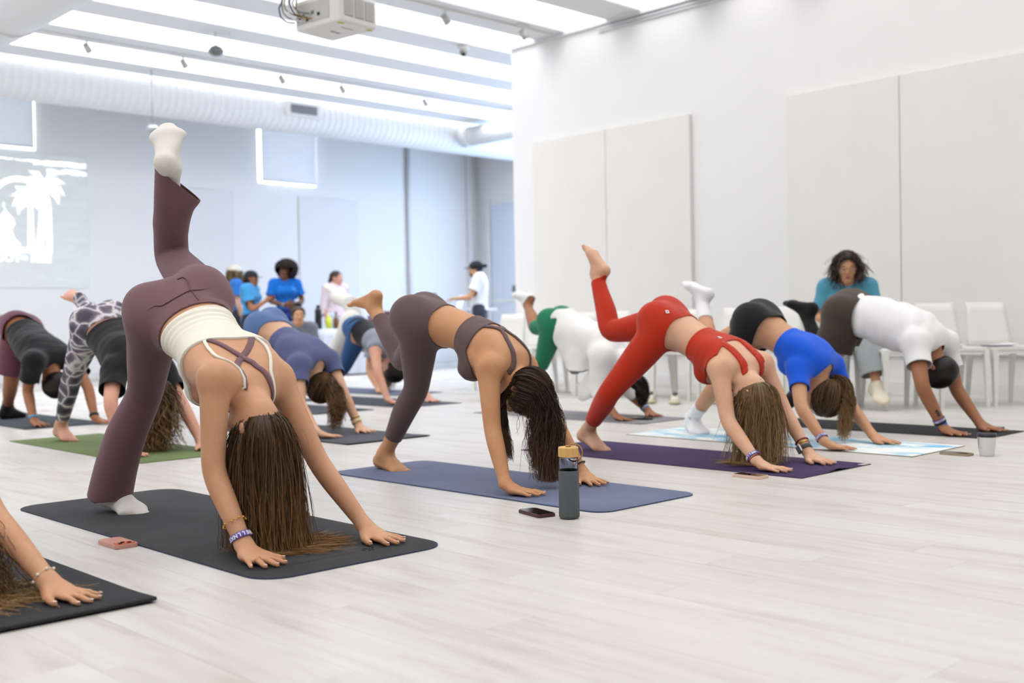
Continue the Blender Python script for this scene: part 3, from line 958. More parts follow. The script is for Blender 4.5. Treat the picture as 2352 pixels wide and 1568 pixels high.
M_PLANK = plank_material('white_oak_plank', False)
M_PLANKS = plank_material('white_oak_planks_far', True)
floor = boxo('floor', (XB - .3, YL - .3, -0.12), (XF + .3, YS + .3, -0.006), mat('floor_base', srgb(206, 202, 198), 0.6))
tag(floor, kind='structure')
def build_planks():
    rg = random.Random(4); W, Lp = 0.18, 1.22
    bm = bmesh.new(); box(bm, (-Lp / 2 + .0003, -W / 2 + .0003, -.0062), (Lp / 2 - .0003, W / 2 - .0003, 0.0))
    me = bpy.data.meshes.new('plank'); bmesh.ops.recalc_face_normals(bm, faces=bm.faces); bm.to_mesh(me); bm.free(); me.materials.append(M_PLANK)
    cells = []
    j = 0; y = YL + W / 2
    while y < YS:
        x = XB + Lp / 2 - rg.uniform(0, Lp)
        while x < XF + Lp / 2:
            rel = Vector((x, y, 0)) - CAM_P; dep = -(rel.dot(CAM_B)); side = rel.dot(CAM_R)
            vis = dep > 1.2 and abs(side) < dep * 0.5 + 0.9
            if x - Lp / 2 < XF and x + Lp / 2 > XB: cells.append((dep if vis else 99 + abs(dep), x, y))
            x += Lp
        y += W
    cells.sort()
    for d, x, y in cells[:300]:
        o = bpy.data.objects.new('plank', me); o.location = (x, y, 0); link(o, floor)
    V, F, A = [], [], []
    for d, x, y in cells[300:]:
        k = len(V)
        V += [(x - Lp / 2 + .0003, y - W / 2 + .0003, 0), (x + Lp / 2 - .0003, y - W / 2 + .0003, 0), (x + Lp / 2 - .0003, y + W / 2 - .0003, 0), (x - Lp / 2 + .0003, y + W / 2 - .0003, 0)]
        V += [(a, b, -.0062) for a, b, _ in V[-4:]]
        F += [(k, k + 1, k + 2, k + 3)] + [(k + i, k + 4 + i, k + 4 + (i + 1) % 4, k + (i + 1) % 4) for i in range(4)]
        A += [rg.random()] * 8
    o = mesh_np('planks', np.array(V), np.array(F), M_PLANKS, floor, smooth=False, attrs={'rnd': A})
    o['kind'] = 'stuff'
build_planks()

def wall_holes(name, axis, p0, p1, a0, a1, z0, z1, holes, m, parent=None):
    """a wall slab from p0 to p1 across its thickness, with rectangular openings (a, b, z, Z)"""
    As = sorted({a0, a1, *[h[0] for h in holes], *[h[1] for h in holes]}); Zs = sorted({z0, z1, *[h[2] for h in holes], *[h[3] for h in holes]})
    bm = bmesh.new()
    for a, b in zip(As, As[1:]):
        for z, Z in zip(Zs, Zs[1:]):
            if any(h[0] <= a and b <= h[1] and h[2] <= z and Z <= h[3] for h in holes): continue
            lo = (p0, a, z) if axis == 0 else (a, p0, z); hi = (p1, b, Z) if axis == 0 else (b, p1, Z)
            box(bm, lo, hi)
    bmesh.ops.remove_doubles(bm, verts=bm.verts, dist=1e-5)
    seen = {}
    for f in list(bm.faces):                   # inner faces shared by two slabs
        key = tuple(round(c, 4) for c in f.calc_center_median())
        seen.setdefault(key, []).append(f)
    for fs in seen.values():
        if len(fs) > 1: bmesh.ops.delete(bm, geom=fs, context='FACES_ONLY')
    o = obj_bm(name, bm, m, parent)
    return tag(o, kind='structure')

W1 = (9.50, 10.64, 3.06, 4.35)
W0 = (4.30, 5.97, 3.24, 4.35)
wall_back = wall_holes('wall_back', 0, XB - 0.25, XB, YL, YS, 0, ZC, [W1, W0], M_WALL)
wall_right = tag(boxo('wall_right', (XP, YR, 0), (XF, YR + 0.25, ZS), M_WALL), kind='structure')
wall_left = tag(boxo('wall_left', (XB, YL - .2, 0), (XF, YL, ZC), M_WALL), kind='structure')
wall_front = tag(boxo('wall_front', (XF, YL, 0), (XF + .2, YS, ZC), M_WALL), kind='structure')
WS = (-14.2, -9.8, 0.45, 4.0)
wall_side = wall_holes('wall_side', 1, YS, YS + 0.25, XB, XF, 0, ZC, [WS], M_WALL)
ceiling = tag(boxo('ceiling', (XB, YL, ZC), (XF, YS, ZC + .2), M_CEIL), kind='structure')
for x in BEAM_X:
    if x + .25 < XF: boxo('beam', (x - .25, YL, ZS), (x + .25, YS, ZC), M_BEAM, ceiling)
boxo('cornice', (XP, YR - .05, ZS - .035), (XF, YR, ZS), M_BEAM, ceiling)
for dz, dy in ((-.07, -.03), (-.10, -.02)):
    bm = bmesh.new(); tube(bm, [(-8.35, YR + dy, ZS + dz), (XF, YR + dy, ZS + dz)], .012, 8); obj_bm('conduit', bm, M_BEAM, ceiling, True)
baseb = tag(boxo('baseboard_right', (XP, YR - .015, 0), (XF, YR, .10), M_WHITE), kind='structure')
tag(boxo('baseboard_back', (XB, YL, 0), (XB + .015, YS, .10), M_WHITE), kind='structure')

def shade_material():
    m, nt, b = new_mat('shade_fabric'); N, L = nt.nodes, nt.links
    b.inputs['Base Color'].default_value = srgb(240, 242, 246); b.inputs['Roughness'].default_value = .9
    t = N.new('ShaderNodeBsdfTranslucent'); t.inputs[0].default_value = srgb(236, 240, 246)
    mx = N.new('ShaderNodeMixShader'); mx.inputs[0].default_value = .22
    L.new(b.outputs[0], mx.inputs[1]); L.new(t.outputs[0], mx.inputs[2]); L.new(mx.outputs[0], N['Material Output'].inputs[0])
    return m
def window(name, w, shade_inset, label):
    g = boxo(name, (XB - .05, w[0], w[2]), (XB - .02, w[1], w[3]), M_DAY); tag(g, kind='structure')
    boxo('window_frame', (XB - .02, w[0], w[2]), (XB - .005, w[0] + .012, w[3]), M_WHITE, g); boxo('window_frame', (XB - .02, w[1] - .012, w[2]), (XB - .005, w[1], w[3]), M_WHITE, g)
    boxo('window_frame', (XB - .02, w[0], w[2]), (XB - .005, w[1], w[2] + .012), M_WHITE, g)
    root = empty('roller_shade', (XB + .05, (w[0] + w[1]) / 2, w[2]))
    tag(root, label, 'window shade')
    hw = (w[1] - w[0]) / 2 - shade_inset; hh = w[3] - w[2]
    M_SH = bpy.data.materials.get('shade_fabric') or shade_material()
    boxo('shade_cloth', (-.002, -hw, .05), (.002, hw, hh - .05), M_SH, root)
    bm = bmesh.new(); tube(bm, [(0, -hw, .045), (0, hw, .045)], .012, 8); obj_bm('hem_bar', bm, M_WHITE, root, True)
    bm = bmesh.new(); tube(bm, [(0, -hw - .02, hh - .04), (0, hw + .02, hh - .04)], .035, 12); obj_bm('roller', bm, M_WHITE, root, True)
    for s in (-1, 1): boxo('bracket', (-.045, s * (hw + .03) - .008, hh - .08), (.02, s * (hw + .03) + .008, hh), M_WHITE, root)
window('window_1', W1, .05, 'pale grey roller shade glowing at both edges on the far wall above the panels')
window('window_2', W0, .05, 'pale grey roller shade above the projected picture at the left edge')
g = boxo('window_3', (WS[0], YS + .18, WS[2]), (WS[1], YS + .2, WS[3]), mat('bay_window_pane', (0.55, 0.74, 1.0, 1), 0.4, emit=1.6)); tag(g, kind='structure')
for k in range(5):
    x = WS[0] + (WS[1] - WS[0]) * k / 4
    boxo('mullion', (x - .03, YS + .1, WS[2]), (x + .03, YS + .18, WS[3]), M_WHITE, g)
# door at the end of the bay and the pipe column in front of the far wall
door = tag(boxo('door_1', (-15.35, YS - .03, 0.02), (-14.45, YS - .005, 2.95), mat('door_blue_white', srgb(226, 234, 248), .5)), kind='structure')
boxo('door_frame', (-15.47, YS - .06, 0), (-15.37, YS, 3.05), M_WHITE, door); boxo('door_frame', (-14.43, YS - .06, 0), (-14.33, YS, 3.05), M_WHITE, door)
boxo('door_rail', (-15.35, YS - .045, 1.10), (-14.45, YS - .03, 1.16), M_WHITE, door)
boxo('door_closer', (-14.75, YS - .09, 1.28), (-14.6, YS - .03, 1.40), M_GREY, door)
tr = tag(boxo('trim_1', (XB, 14.02, 0), (XB + .09, 14.12, ZC), M_WHITE), kind='structure')
bm = bmesh.new(); tube(bm, [(XB + .05, 12.60, 0), (XB + .05, 12.60, ZC)], .036, 14); o = obj_bm('pipe_column', bm, mat('pipe_paint', srgb(236, 236, 237), .6), None, True)
tag(o, 'light grey vertical pipe running up the far wall beside the bay', 'pipe')

# acoustic panels
def panel(x0, x1, top, label, axis=1, bottom=.35):
    if axis == 1: o = boxo('acoustic_panel', (x0 + .003, YR - .05, bottom), (x1 - .003, YR - .001, top), M_PANEL, bevel=.006)
    else: o = boxo('acoustic_panel', (XB + .001, x0 + .003, bottom), (XB + .02, x1 - .003, top), M_PANEL2, bevel=.006)
    return tag(o, label, 'wall panel', 'fabric acoustic panels on the walls')
panel(-9.42, -8.25, 2.88, 'cream fabric wall panel nearest the free end of the white partition')
panel(-8.25, -7.07, 2.88, 'cream fabric wall panel just left of the bare strip of the partition')
panel(-5.90, -4.73, 2.88, 'cream fabric wall panel just right of the bare strip, behind the seated woman')
panel(-4.73, -3.55, 2.88, 'cream fabric wall panel at the right edge of the picture')
panel(7.85, 9.05, 2.90, 'pale lavender fabric panel on the far wall behind the raised leg', 0)
panel(10.26, 11.48, 2.90, 'pale lavender fabric panel on the far wall under the glowing shade', 0)

# ------------------------------------------------------------------ projected picture
M_SCR = mat('projected_light', srgb(228, 234, 234), 0.9, emit=0.10, var=0.05, vscale=3.0, stretch=(1, 1, 4))
M_LOGO = mat('projected_white', (1, 1, 1, 1), 0.9, emit=0.7)
def projected():
    root = empty('projected_picture', (XB + .012, 5.2, 1.32))
    tag(root, 'pale projected picture with white palm tree and meditating figure emblem on the far wall', 'projection')
    boxo('picture', (-.010, -1.49, 0), (0, 1.49, 1.90), M_SCR, root)
    mats = M_LOGO
    def pl(name, poly):            # outline in (y, z) metres on the picture
        bm = bmesh.new(); lo = [bm.verts.new((.001, a, b)) for a, b in poly]; hi = [bm.verts.new((.004, a, b)) for a, b in poly]
        bm.faces.new(lo); bm.faces.new(hi); n = len(poly)
        for i in range(n): bm.faces.new((lo[i], lo[(i + 1) % n], hi[(i + 1) % n], hi[i]))
        bmesh.ops.triangulate(bm, faces=[f for f in bm.faces if len(f.verts) > 4])
        return obj_bm(name, bm, mats, root)
    cy, zb, zt = .52, .56, 1.12       # arch centre, base, spring line
    R0, R1 = .36, .43
    arch = [(cy + R1, zb)] + [(cy + R1 * math.cos(a), zt + R1 * math.sin(a)) for a in np.linspace(0, math.pi, 30)] + [(cy - R1, zb), (cy - R0, zb)] + \
           [(cy + R0 * math.cos(a), zt + R0 * math.sin(a)) for a in np.linspace(math.pi, 0, 30)] + [(cy + R0, zb)]
    pl('arch', arch)
    pl('base_line', [(cy - R1, zb - .07), (cy + R1, zb - .07), (cy + R1, zb), (cy - R1, zb)])
    for nm, x0, x1, w0, w1, ht in (('palm_trunk', .66, .66, .045, .03, 1.22), ('palm_trunk', .78, .86, .05, .035, 1.42)):
        pl(nm, [(x0 - w0, zb), (x0 + w0, zb), (x1 + w1, ht), (x1 - w1, ht)])
        for a in (-35, -5, 28, 60, 120, 152, 185, 215):
            c, s = math.cos(math.radians(a)), math.sin(math.radians(a)); Lf = .30 if nm and ht > 1.3 else .26
            up = [(0, 0), (.35 * Lf, .05), (.75 * Lf, .045), (Lf, -.03 - .05), (.7 * Lf, -.035), (.3 * Lf, -.03)]
            if c < 0: up = [(p, -q) for p, q in up]
            pl('palm_frond', [(x1 + p * c - q * s, ht + p * s + q * c) for p, q in up])
    fig = [(-.20, 0), (.20, 0), (.23, .06), (.17, .11), (.10, .12), (.085, .26), (.15, .38), (.13, .46), (.02, .58), (0, .64), (-.02, .58), (-.13, .46), (-.15, .38), (-.085, .26), (-.10, .12), (-.17, .11), (-.23, .06)]
    pl('meditating_figure', [(cy - .20 + a * .85, zb + b * .85) for a, b in fig])
    for y0, z0, r in ((cy - .02, 1.30, .05), (cy - .22, 1.14, .035)):
        pl('sparkle', [(y0 + r * (1 if k % 2 == 0 else .3) * math.cos(k * math.pi / 4) * (.7 if k in (0, 4) else 1), z0 + r * 1.5 * (1 if k % 2 == 0 else .3) * math.sin(k * math.pi / 4)) for k in range(8)])
    MX = frame_mat((.003, cy, zb - .16), (0, 1, 0), (0, 0, 1), (1, 0, 0))
    text_mesh('lettering', 'ROOT', .155, mats, frame_mat((.003, cy - .23, zb - .15), (0, 1, 0), (0, 0, 1), (1, 0, 0)), root, .001, offset=.004)
    text_mesh('lettering', 'TO', .075, mats, frame_mat((.003, cy + .035, zb - .15), (0, 1, 0), (0, 0, 1), (1, 0, 0)), root, .001, offset=.002)
    text_mesh('lettering', 'RISE', .155, mats, frame_mat((.003, cy + .27, zb - .15), (0, 1, 0), (0, 0, 1), (1, 0, 0)), root, .001, offset=.004)
    for y0, y1, z0, z1 in ((.72, 1.46, 1.72, 1.80), (.9, 1.47, 1.62, 1.69), (.2, .8, 1.76, 1.80)):
        n = 14; rg = random.Random(int(y0 * 100))
        pl('bright_foam', [(y0 + (y1 - y0) * k / n, z0 + rg.uniform(0, .025)) for k in range(n + 1)] + [(y1 - (y1 - y0) * k / n, z1 - rg.uniform(0, .03)) for k in range(n + 1)])
projected()

# ------------------------------------------------------------------ things under the ceiling
M_DUCT = mat('duct_paint', srgb(240, 241, 243), 0.55)
def duct():
    root = empty('spiral_duct', (-14.42, 4.6, 3.66)); tag(root, 'big white spiral duct hanging along the far wall', 'duct')
    y0, y1, r, n = -9.5, 9.6, .285, 28
    ys = []; y = y0
    while y < y1: ys.append(y); y += .11
    prof = []
    for y in ys: prof += [(y, r), (y + .085, r), (y + .092, r + .0035), (y + .103, r + .0035)]
    V = [(r_ * math.cos(2 * math.pi * k / n), y, .285 + r_ * math.sin(2 * math.pi * k / n)) for y, r_ in prof for k in range(n)]
    F = [(i * n + k, i * n + (k + 1) % n, (i + 1) * n + (k + 1) % n, (i + 1) * n + k) for i in range(len(prof) - 1) for k in range(n)]
    mesh_np('duct_shell', np.array(V), np.array(F), M_DUCT, root)
    for y in (-3, 0.35, 3.35, 5.6, 7.9):
        bm = bmesh.new(); tube(bm, [(.02, y, .56), (.02, y, .955)], .014, 8); obj_bm('hanger_rod', bm, M_WHITE, root, True)
        boxo('hanger_bracket', (-.04, y - .05, .555), (.08, y + .05, .60), M_WHITE, root, .008)
    g = boxo('register', (.262, 4.40, .20), (.31, 5.02, .42), M_WHITE, root, .01)
    boxo('register_opening', (.305, 4.48, .245), (.314, 4.94, .375), M_GREY, g)
    for k in range(6): boxo('louver', (.310, 4.48, .252 + .02 * k), (.320, 4.94, .259 + .02 * k), mat('louver_grey', srgb(176, 180, 186), .5) if k == 0 else bpy.data.materials['louver_grey'], g)
duct()
def round_duct(name, pts, r, label, n=20):
    p0 = Vector(pts[0]); root = empty(name, p0); tag(root, label, 'duct')
    rel = [Vector(p) - p0 for p in pts]; bm = bmesh.new(); tube(bm, rel, r, n); obj_bm('duct_shell', bm, M_DUCT, root, True)
    d = (rel[-1] - rel[0]).normalized()
    for t in (.03, .35, .7):
        c = rel[0].lerp(rel[-1], t); bm = bmesh.new(); tube(bm, [c - d * .03, c + d * .03], r + .012, n); obj_bm('joint_collar', bm, M_DUCT, root, True)
    return root
round_duct('branch_duct', [(-14.10, 12.5, 3.87), (-8.0, 12.5, 3.87)], .16, 'smooth white branch duct meeting the big duct near the bay')
round_duct('round_duct', [(-10.9, 3.74, 3.745), (3.5, 3.74, 3.745)], .33, 'grey shaded round duct cutting the top left corner of the ceiling')

def spot(x, y, label, tilt=0.5):
    root = empty('track_spotlight', (x, y, ZS - .16)); tag(root, label, 'spotlight', 'small track spotlights under the beams')
    boxo('track_adapter', (-.02, -.09, .135), (.02, .09, .16), M_WHITE, root, .004)
    bm = bmesh.new(); tube(bm, [(0, 0, .14), (0, 0, .07)], .009, 8); obj_bm('stem', bm, M_WHITE, root, True)
    bm = bmesh.new(); tube(bm, [(-.02, -.02 * tilt, .09), (.02, .05 * tilt, .0)], [.034, .04], 14); obj_bm('lamp_head', bm, mat('spot_grey', srgb(190, 190, 188), .5) if 'spot_grey' not in bpy.data.materials else bpy.data.materials['spot_grey'], root, True)
for x, y, lb in ((-12.62, 5.37, 'small white spotlight under the beam above the big duct, far left'), (-12.62, 6.58, 'small white spotlight second from the left on the beam above the big duct'),
                 (-12.62, 7.98, 'small white spotlight in the middle of the beam above the big duct'), (-12.62, 8.95, 'small white spotlight fourth from the left on the beam above the big duct'),
                 (-12.62, 10.43, 'small white spotlight rightmost on the beam above the big duct'), (-9.03, 7.77, 'white spotlight right of the projector on the near beam'),
                 (-8.94, 8.86, 'white spotlight at the corner where the near beam meets the partition')):
    spot(x, y, lb)
boxo('track_rail', (-9.06, YL, ZS - .022), (-9.0, YR - .1, ZS), M_WHITE, ceiling)
boxo('track_rail', (-12.65, YL, ZS - .022), (-12.59, YS, ZS), M_WHITE, ceiling)
def dome():
    root = empty('dome_speaker', (-11.45, 6.38, 3.83)); tag(root, 'grey pendant dome speaker hanging from the middle beam', 'speaker')
    bm = bmesh.new(); tube(bm, [(0, 0, .08), (0, 0, .27)], .008, 8); obj_bm('stem', bm, M_WHITE, root, True)
    bm = bmesh.new(); lathe(bm, [(0, .0), (.05, .006), (.085, .035), (.09, .06), (.06, .1), (.015, .12), (0, .12)], 20); obj_bm('dome', bm, M_GREY, root, True)
    bm = bmesh.new(); tube(bm, [(.1, .12, .27), (.1, .12, .15)], .006, 6); tube(bm, [(.1, .12, .16), (.1, .05, .1)], .01, 6); obj_bm('side_bracket', bm, M_WHITE, root, True)
dome()
def cctv():
    root = empty('security_camera', (-10.1, 8.98, 3.96)); tag(root, 'small black-eyed security camera under the beam by the partition', 'security camera')
    bm = bmesh.new(); lathe(bm, [(0, .14), (.075, .14), (.075, .11), (.05, .085), (0, .085)], 20); obj_bm('mount', bm, M_WHITE, root, True)
    bm = bmesh.new(); lathe(bm, [(0, .01), (.035, .02), (.05, .05), (.05, .09), (0, .09)], 18); obj_bm('housing', bm, mat('cctv_grey', srgb(170, 168, 160), .4), root, True)
    bm = bmesh.new(); bmesh.ops.create_icosphere(bm, subdivisions=2, radius=.028); bmesh.ops.translate(bm, vec=(.03, -.03, .03), verts=bm.verts); obj_bm('lens', bm, M_DARK, root, True)
cctv()
def round_mirror():
    root = empty('hanging_fixture', (-13.65, 6.66, 3.33)); tag(root, 'small chrome fixture hanging under the big duct behind the raised foot', 'ceiling fixture')
    bm = bmesh.new(); tube(bm, [(0, 0, .05), (0, 0, .77)], .006, 6); obj_bm('rod', bm, M_STEEL, root, True)
    bm = bmesh.new(); lathe(bm, [(0, -.06), (.06, -.05), (.10, 0), (.06, .05), (0, .06)], 20); obj_bm('drum', bm, mat('soft_chrome', srgb(180, 184, 192), .3, metal=.6), root, True)
round_mirror()

def projector():
    root = empty('projector', (-6.20, 4.36, 2.70), math.radians(8)); tag(root, 'white ceiling projector with grey vents and yellow latch labels', 'projector')
    lx, ly, hz = .44, .34, .20     # half sizes are half of these
    boxo('body', (-lx / 2, -ly / 2, 0), (lx / 2, ly / 2, hz), M_WPLAS, root, .018, 3)
    MV = mat('vent_grey', srgb(176, 176, 172), .6)
    for k in range(3):
        v = boxo('vent', (lx / 2 - .002, -.13 + .095 * k, .045), (lx / 2 + .003, -.05 + .095 * k, .17), MV, root)
        for j in range(7): boxo('vent_slat', (lx / 2 + .002, -.128 + .095 * k + .011 * j, .05), (lx / 2 + .006, -.124 + .095 * k + .011 * j, .165), M_WPLAS, v)
    MY = mat('label_yellow', srgb(206, 196, 60), .6)
    for y in (-.13, .13): boxo('latch_label', (lx / 2 - .05, y - .022, -.002), (lx / 2 - .02, y + .022, .0015), MY, root)
    boxo('slot', (-.03, -.03, -.002), (-.015, .05, .001), M_GREY, root); boxo('slot', (.10, -.05, -.002), (.112, .05, .001), MV, root)
    # connector side with cables
    boxo('connector_plate', (-.20, -ly / 2 - .004, .04), (.12, -ly / 2 + .004, .17), mat('connector_plate', srgb(206, 206, 204), .5), root)
    for k, (x, z, c) in enumerate(((-.17, .07, M_DARK), (-.13, .09, M_GREY), (-.09, .06, M_DARK), (-.04, .10, M_GREY), (.02, .08, M_DARK))):
        boxo('port', (x - .012, -ly / 2 - .008, z - .01), (x + .012, -ly / 2 - .002, z + .01), c, root)
    for k in range(7):
        rg = random.Random(k); x = -.19 + .028 * k; pts = []
        for t in np.linspace(0, 1, 10):
            pts.append((x - .05 * math.sin(t * 3.1) - .10 * t, -ly / 2 - .01 - .05 * math.sin(t * 3.14) - .02 * rg.random(), .05 + .02 * (k % 3) + .25 * t * t))
        bm = bmesh.new(); tube(bm, pts, .005, 6); obj_bm('cable', bm, [M_DARK, M_GREY, mat('cable_amber', srgb(150, 120, 50), .5), M_WHITE][k % 4], root, True)
    bm = bmesh.new(); tube(bm, [(0, 0, hz), (0, 0, ZS - 2.70)], .025, 12); obj_bm('ceiling_pole', bm, M_WHITE, root, True)
    boxo('mount_plate', (-.1, -.1, hz), (.1, .1, hz + .02), M_WHITE, root)
    bm = bmesh.new(); tube(bm, [(-lx / 2 - .06, .06, .1), (-lx / 2 + .02, .06, .1)], .05, 20); obj_bm('lens', bm, M_DARK, root, True)
projector()
# ------------------------------------------------------------------ yoga mats
def mat_tex(name, kind, c1, c2=None):
    if kind == 'plain': return mat(name, srgb(*c1), .8, var=.10, vscale=2.2, bump=.35, bscale=350, spec=.3, col2=srgb(*(c2 or c1)))
    m, nt, b = new_mat(name); N, L = nt.nodes, nt.links
    tc = N.new('ShaderNodeTexCoord'); mp = N.new('ShaderNodeMapping'); mp.inputs['Scale'].default_value = (1.6, 3.4, 1); L.new(tc.outputs['Object'], mp.inputs[0])
    n = N.new('ShaderNodeTexNoise'); n.inputs['Scale'].default_value = 2.3; n.inputs['Detail'].default_value = 6; n.inputs['Distortion'].default_value = .8; L.new(mp.outputs[0], n.inputs['Vector'])
    cr = N.new('ShaderNodeValToRGB'); e = cr.color_ramp.elements; e[0].position, e[0].color = .36, srgb(*c2); e[1].position, e[1].color = .56, srgb(*c1)
    L.new(n.outputs['Fac'], cr.inputs[0]); L.new(cr.outputs[0], b.inputs['Base Color']); b.inputs['Roughness'].default_value = .8
    return m

def yoga_mat(x0, y0, x1, y1, top, edge, label, r=.012, th=.005, rz=0.0, curl=0.0, group=None, lift=None):
    cx, cy = (x0 + x1) / 2, (y0 + y1) / 2; hx, hy = (x1 - x0) / 2, (y1 - y0) / 2
    outline = rrect(-hx, -hy, hx, hy, r, 8)
    # subdivide long sides so that the rim can undulate slightly
    pts = []
    for i, p in enumerate(outline):
        q = outline[(i + 1) % len(outline)]; d = math.hypot(q[0] - p[0], q[1] - p[1]); n = max(1, int(d / .09))
        pts += [(p[0] + (q[0] - p[0]) * k / n, p[1] + (q[1] - p[1]) * k / n) for k in range(n)]
    lf = lift or (lambda x, y: 0.0)
    rings = [(1.0, .0004), (1.0, th - .0012), (.9975, th), (.90, th), (.55, th), (.2, th)]
    V, F = [], []; n = len(pts)
    for sc_, z in rings: V += [(x * sc_, y * (sc_ if sc_ < .99 else (1.0 if sc_ == 1 else .994)), z + lf(x * sc_, y * sc_)) for x, y in pts]
    for i in range(len(rings) - 1): F += [(i * n + k, i * n + (k + 1) % n, (i + 1) * n + (k + 1) % n, (i + 1) * n + k) for k in range(n)]
    k0 = len(V); V.append((0, 0, th)); T = [((len(rings) - 1) * n + k, (len(rings) - 1) * n + (k + 1) % n, k0) for k in range(n)]
    midx = [1] * (2 * n) + [0] * ((len(rings) - 3) * n) + [0] * n
    o = mesh_np('yoga_mat', np.array(V), [np.array(F), np.array(T)], [top, edge], smooth=False, matidx=midx)
    o.location = (cx, cy, 0); o.rotation_euler = (0, 0, rz)
    tag(o, label, 'yoga mat', group or 'yoga mats')
    return o
M_NAVY = mat('navy_rubber', srgb(24, 30, 60), .6)
M_BLK = mat('black_rubber', srgb(22, 22, 24), .7)
mat1_top = mat_tex('charcoal_mat', 'plain', (66, 66, 68), (46, 46, 49))
m1 = yoga_mat(-4.53, 1.583, -2.645, 2.258, mat1_top, M_NAVY, 'charcoal black yoga mat with navy edge under the woman in mauve flares', r=.10)
MTX = mat('embossed_dark', srgb(34, 34, 36), .7)
bm = bmesh.new(); _r = random.Random(8)
for y0, n in ((-.245, 22), (.145, 8)):          # worn embossed lettering, too faint to read: only its strokes
    for k in range(n):
        y = y0 + .0145 * k
        box(bm, (.803 + _r.uniform(0, .006), y, .0047), (.829 - _r.uniform(0, .006), y + .0035, .0053))
        if k % 2: box(bm, (.812, y, .0047), (.815, y + .009, .0053))
obj_bm('embossed_mark', bm, MTX, m1)
bm = bmesh.new()
for k in range(3): tube(bm, [(.815 + .017 * math.cos(a + k), .115 + .012 * k - .012 + .012 * math.sin(a), .0053) for a in np.linspace(0, 5.2, 10)], .002, 5)
obj_bm('emblem', bm, MTX, m1)
yoga_mat(-4.40, 2.99, -2.655, 3.585, mat_tex('slate_blue_mat', 'plain', (112, 120, 146), (98, 106, 132)), mat('slate_edge', srgb(58, 72, 104), .7), 'slate blue yoga mat under the woman in brown leggings', r=.075)
m3 = yoga_mat(-4.33, 4.21, -2.575, 4.825, mat_tex('purple_mat', 'plain', (66, 50, 92), (54, 40, 78)), mat('purple_edge', srgb(40, 28, 58), .7), 'dark purple yoga mat under the woman in red', r=.008, th=.004,
         lift=lambda x, y: .016 * math.exp(-((x - .86) / .05) ** 2) * math.exp(-((y - .02) / .06) ** 2))
boxo('corner_tag', (.845, .235, .0041), (.875, .295, .0047), mat('tag_silver', srgb(190, 186, 176), .5), m3)
yoga_mat(-4.40, 5.19, -2.55, 5.79, mat_tex('tie_dye_mat', 'dye', (238, 242, 240), (120, 190, 222)), mat('olive_edge', srgb(112, 98, 40), .7), 'white and sky blue tie-dye yoga mat with olive edge', r=.006, th=.004)
yoga_mat(-4.35, 6.19, -2.60, 6.72, mat_tex('black_mat_r', 'plain', (46, 46, 48), (36, 36, 38)), M_BLK, 'matte black yoga mat under the man in the white T-shirt', r=.006)
yoga_mat(-7.33, 2.55, -5.50, 3.15, mat_tex('green_mat', 'plain', (112, 128, 84), (96, 114, 70)), mat('green_edge', srgb(84, 98, 50), .7), 'olive green yoga mat under the woman in snakeskin leggings', r=.006, th=.004)
yoga_mat(-4.52, .64, -2.665, 1.285, mat_tex('black_mat_f', 'plain', (54, 55, 58), (42, 43, 46)), M_BLK, 'thick black yoga mat cut off at the lower left corner', r=.008, th=.009,
         lift=lambda x, y: .006 * max(0, (x - .72) / .2) ** 2)
yoga_mat(-6.45, 5.76, -4.75, 6.32, mat_tex('speckled_mat', 'plain', (150, 150, 152), (126, 126, 130)), mat('grey_edge', srgb(80, 80, 82), .7), 'speckled grey yoga mat under the woman in green leggings', r=.006, th=.004)
yoga_mat(-7.08, 3.77, -5.33, 4.40, mat_tex('graphite_mat', 'plain', (84, 86, 92), (70, 72, 78)), M_BLK, 'graphite yoga mat under the woman in the lavender blue top', r=.006, lift=lambda x, y: .004 * math.sin(x * 9) ** 2)
yoga_mat(-9.85, 2.93, -8.09, 3.55, mat_tex('dark_mat_l', 'plain', (72, 76, 84), (58, 62, 70)), M_BLK, 'dark grey yoga mat under the man in maroon shorts at the left edge', r=.006)
yoga_mat(-9.10, 5.76, -7.33, 6.42, mat_tex('dark_mat_c', 'plain', (78, 80, 92), (64, 66, 78)), M_BLK, 'dark grey yoga mat under the person in blue leggings', r=.006)
yoga_mat(-10.42, 6.72, -8.66, 7.32, mat_tex('blue_grey_mat', 'plain', (100, 106, 128), (88, 94, 116)), M_BLK, 'blue grey yoga mat farthest back, under the person in white trousers', r=.006)
yoga_mat(-9.12, 4.92, -7.39, 5.50, mat_tex('thin_dark_mat', 'plain', (66, 68, 76), (54, 56, 64)), M_BLK, 'thin dark yoga mat mostly hidden behind the lavender top woman', r=.006)

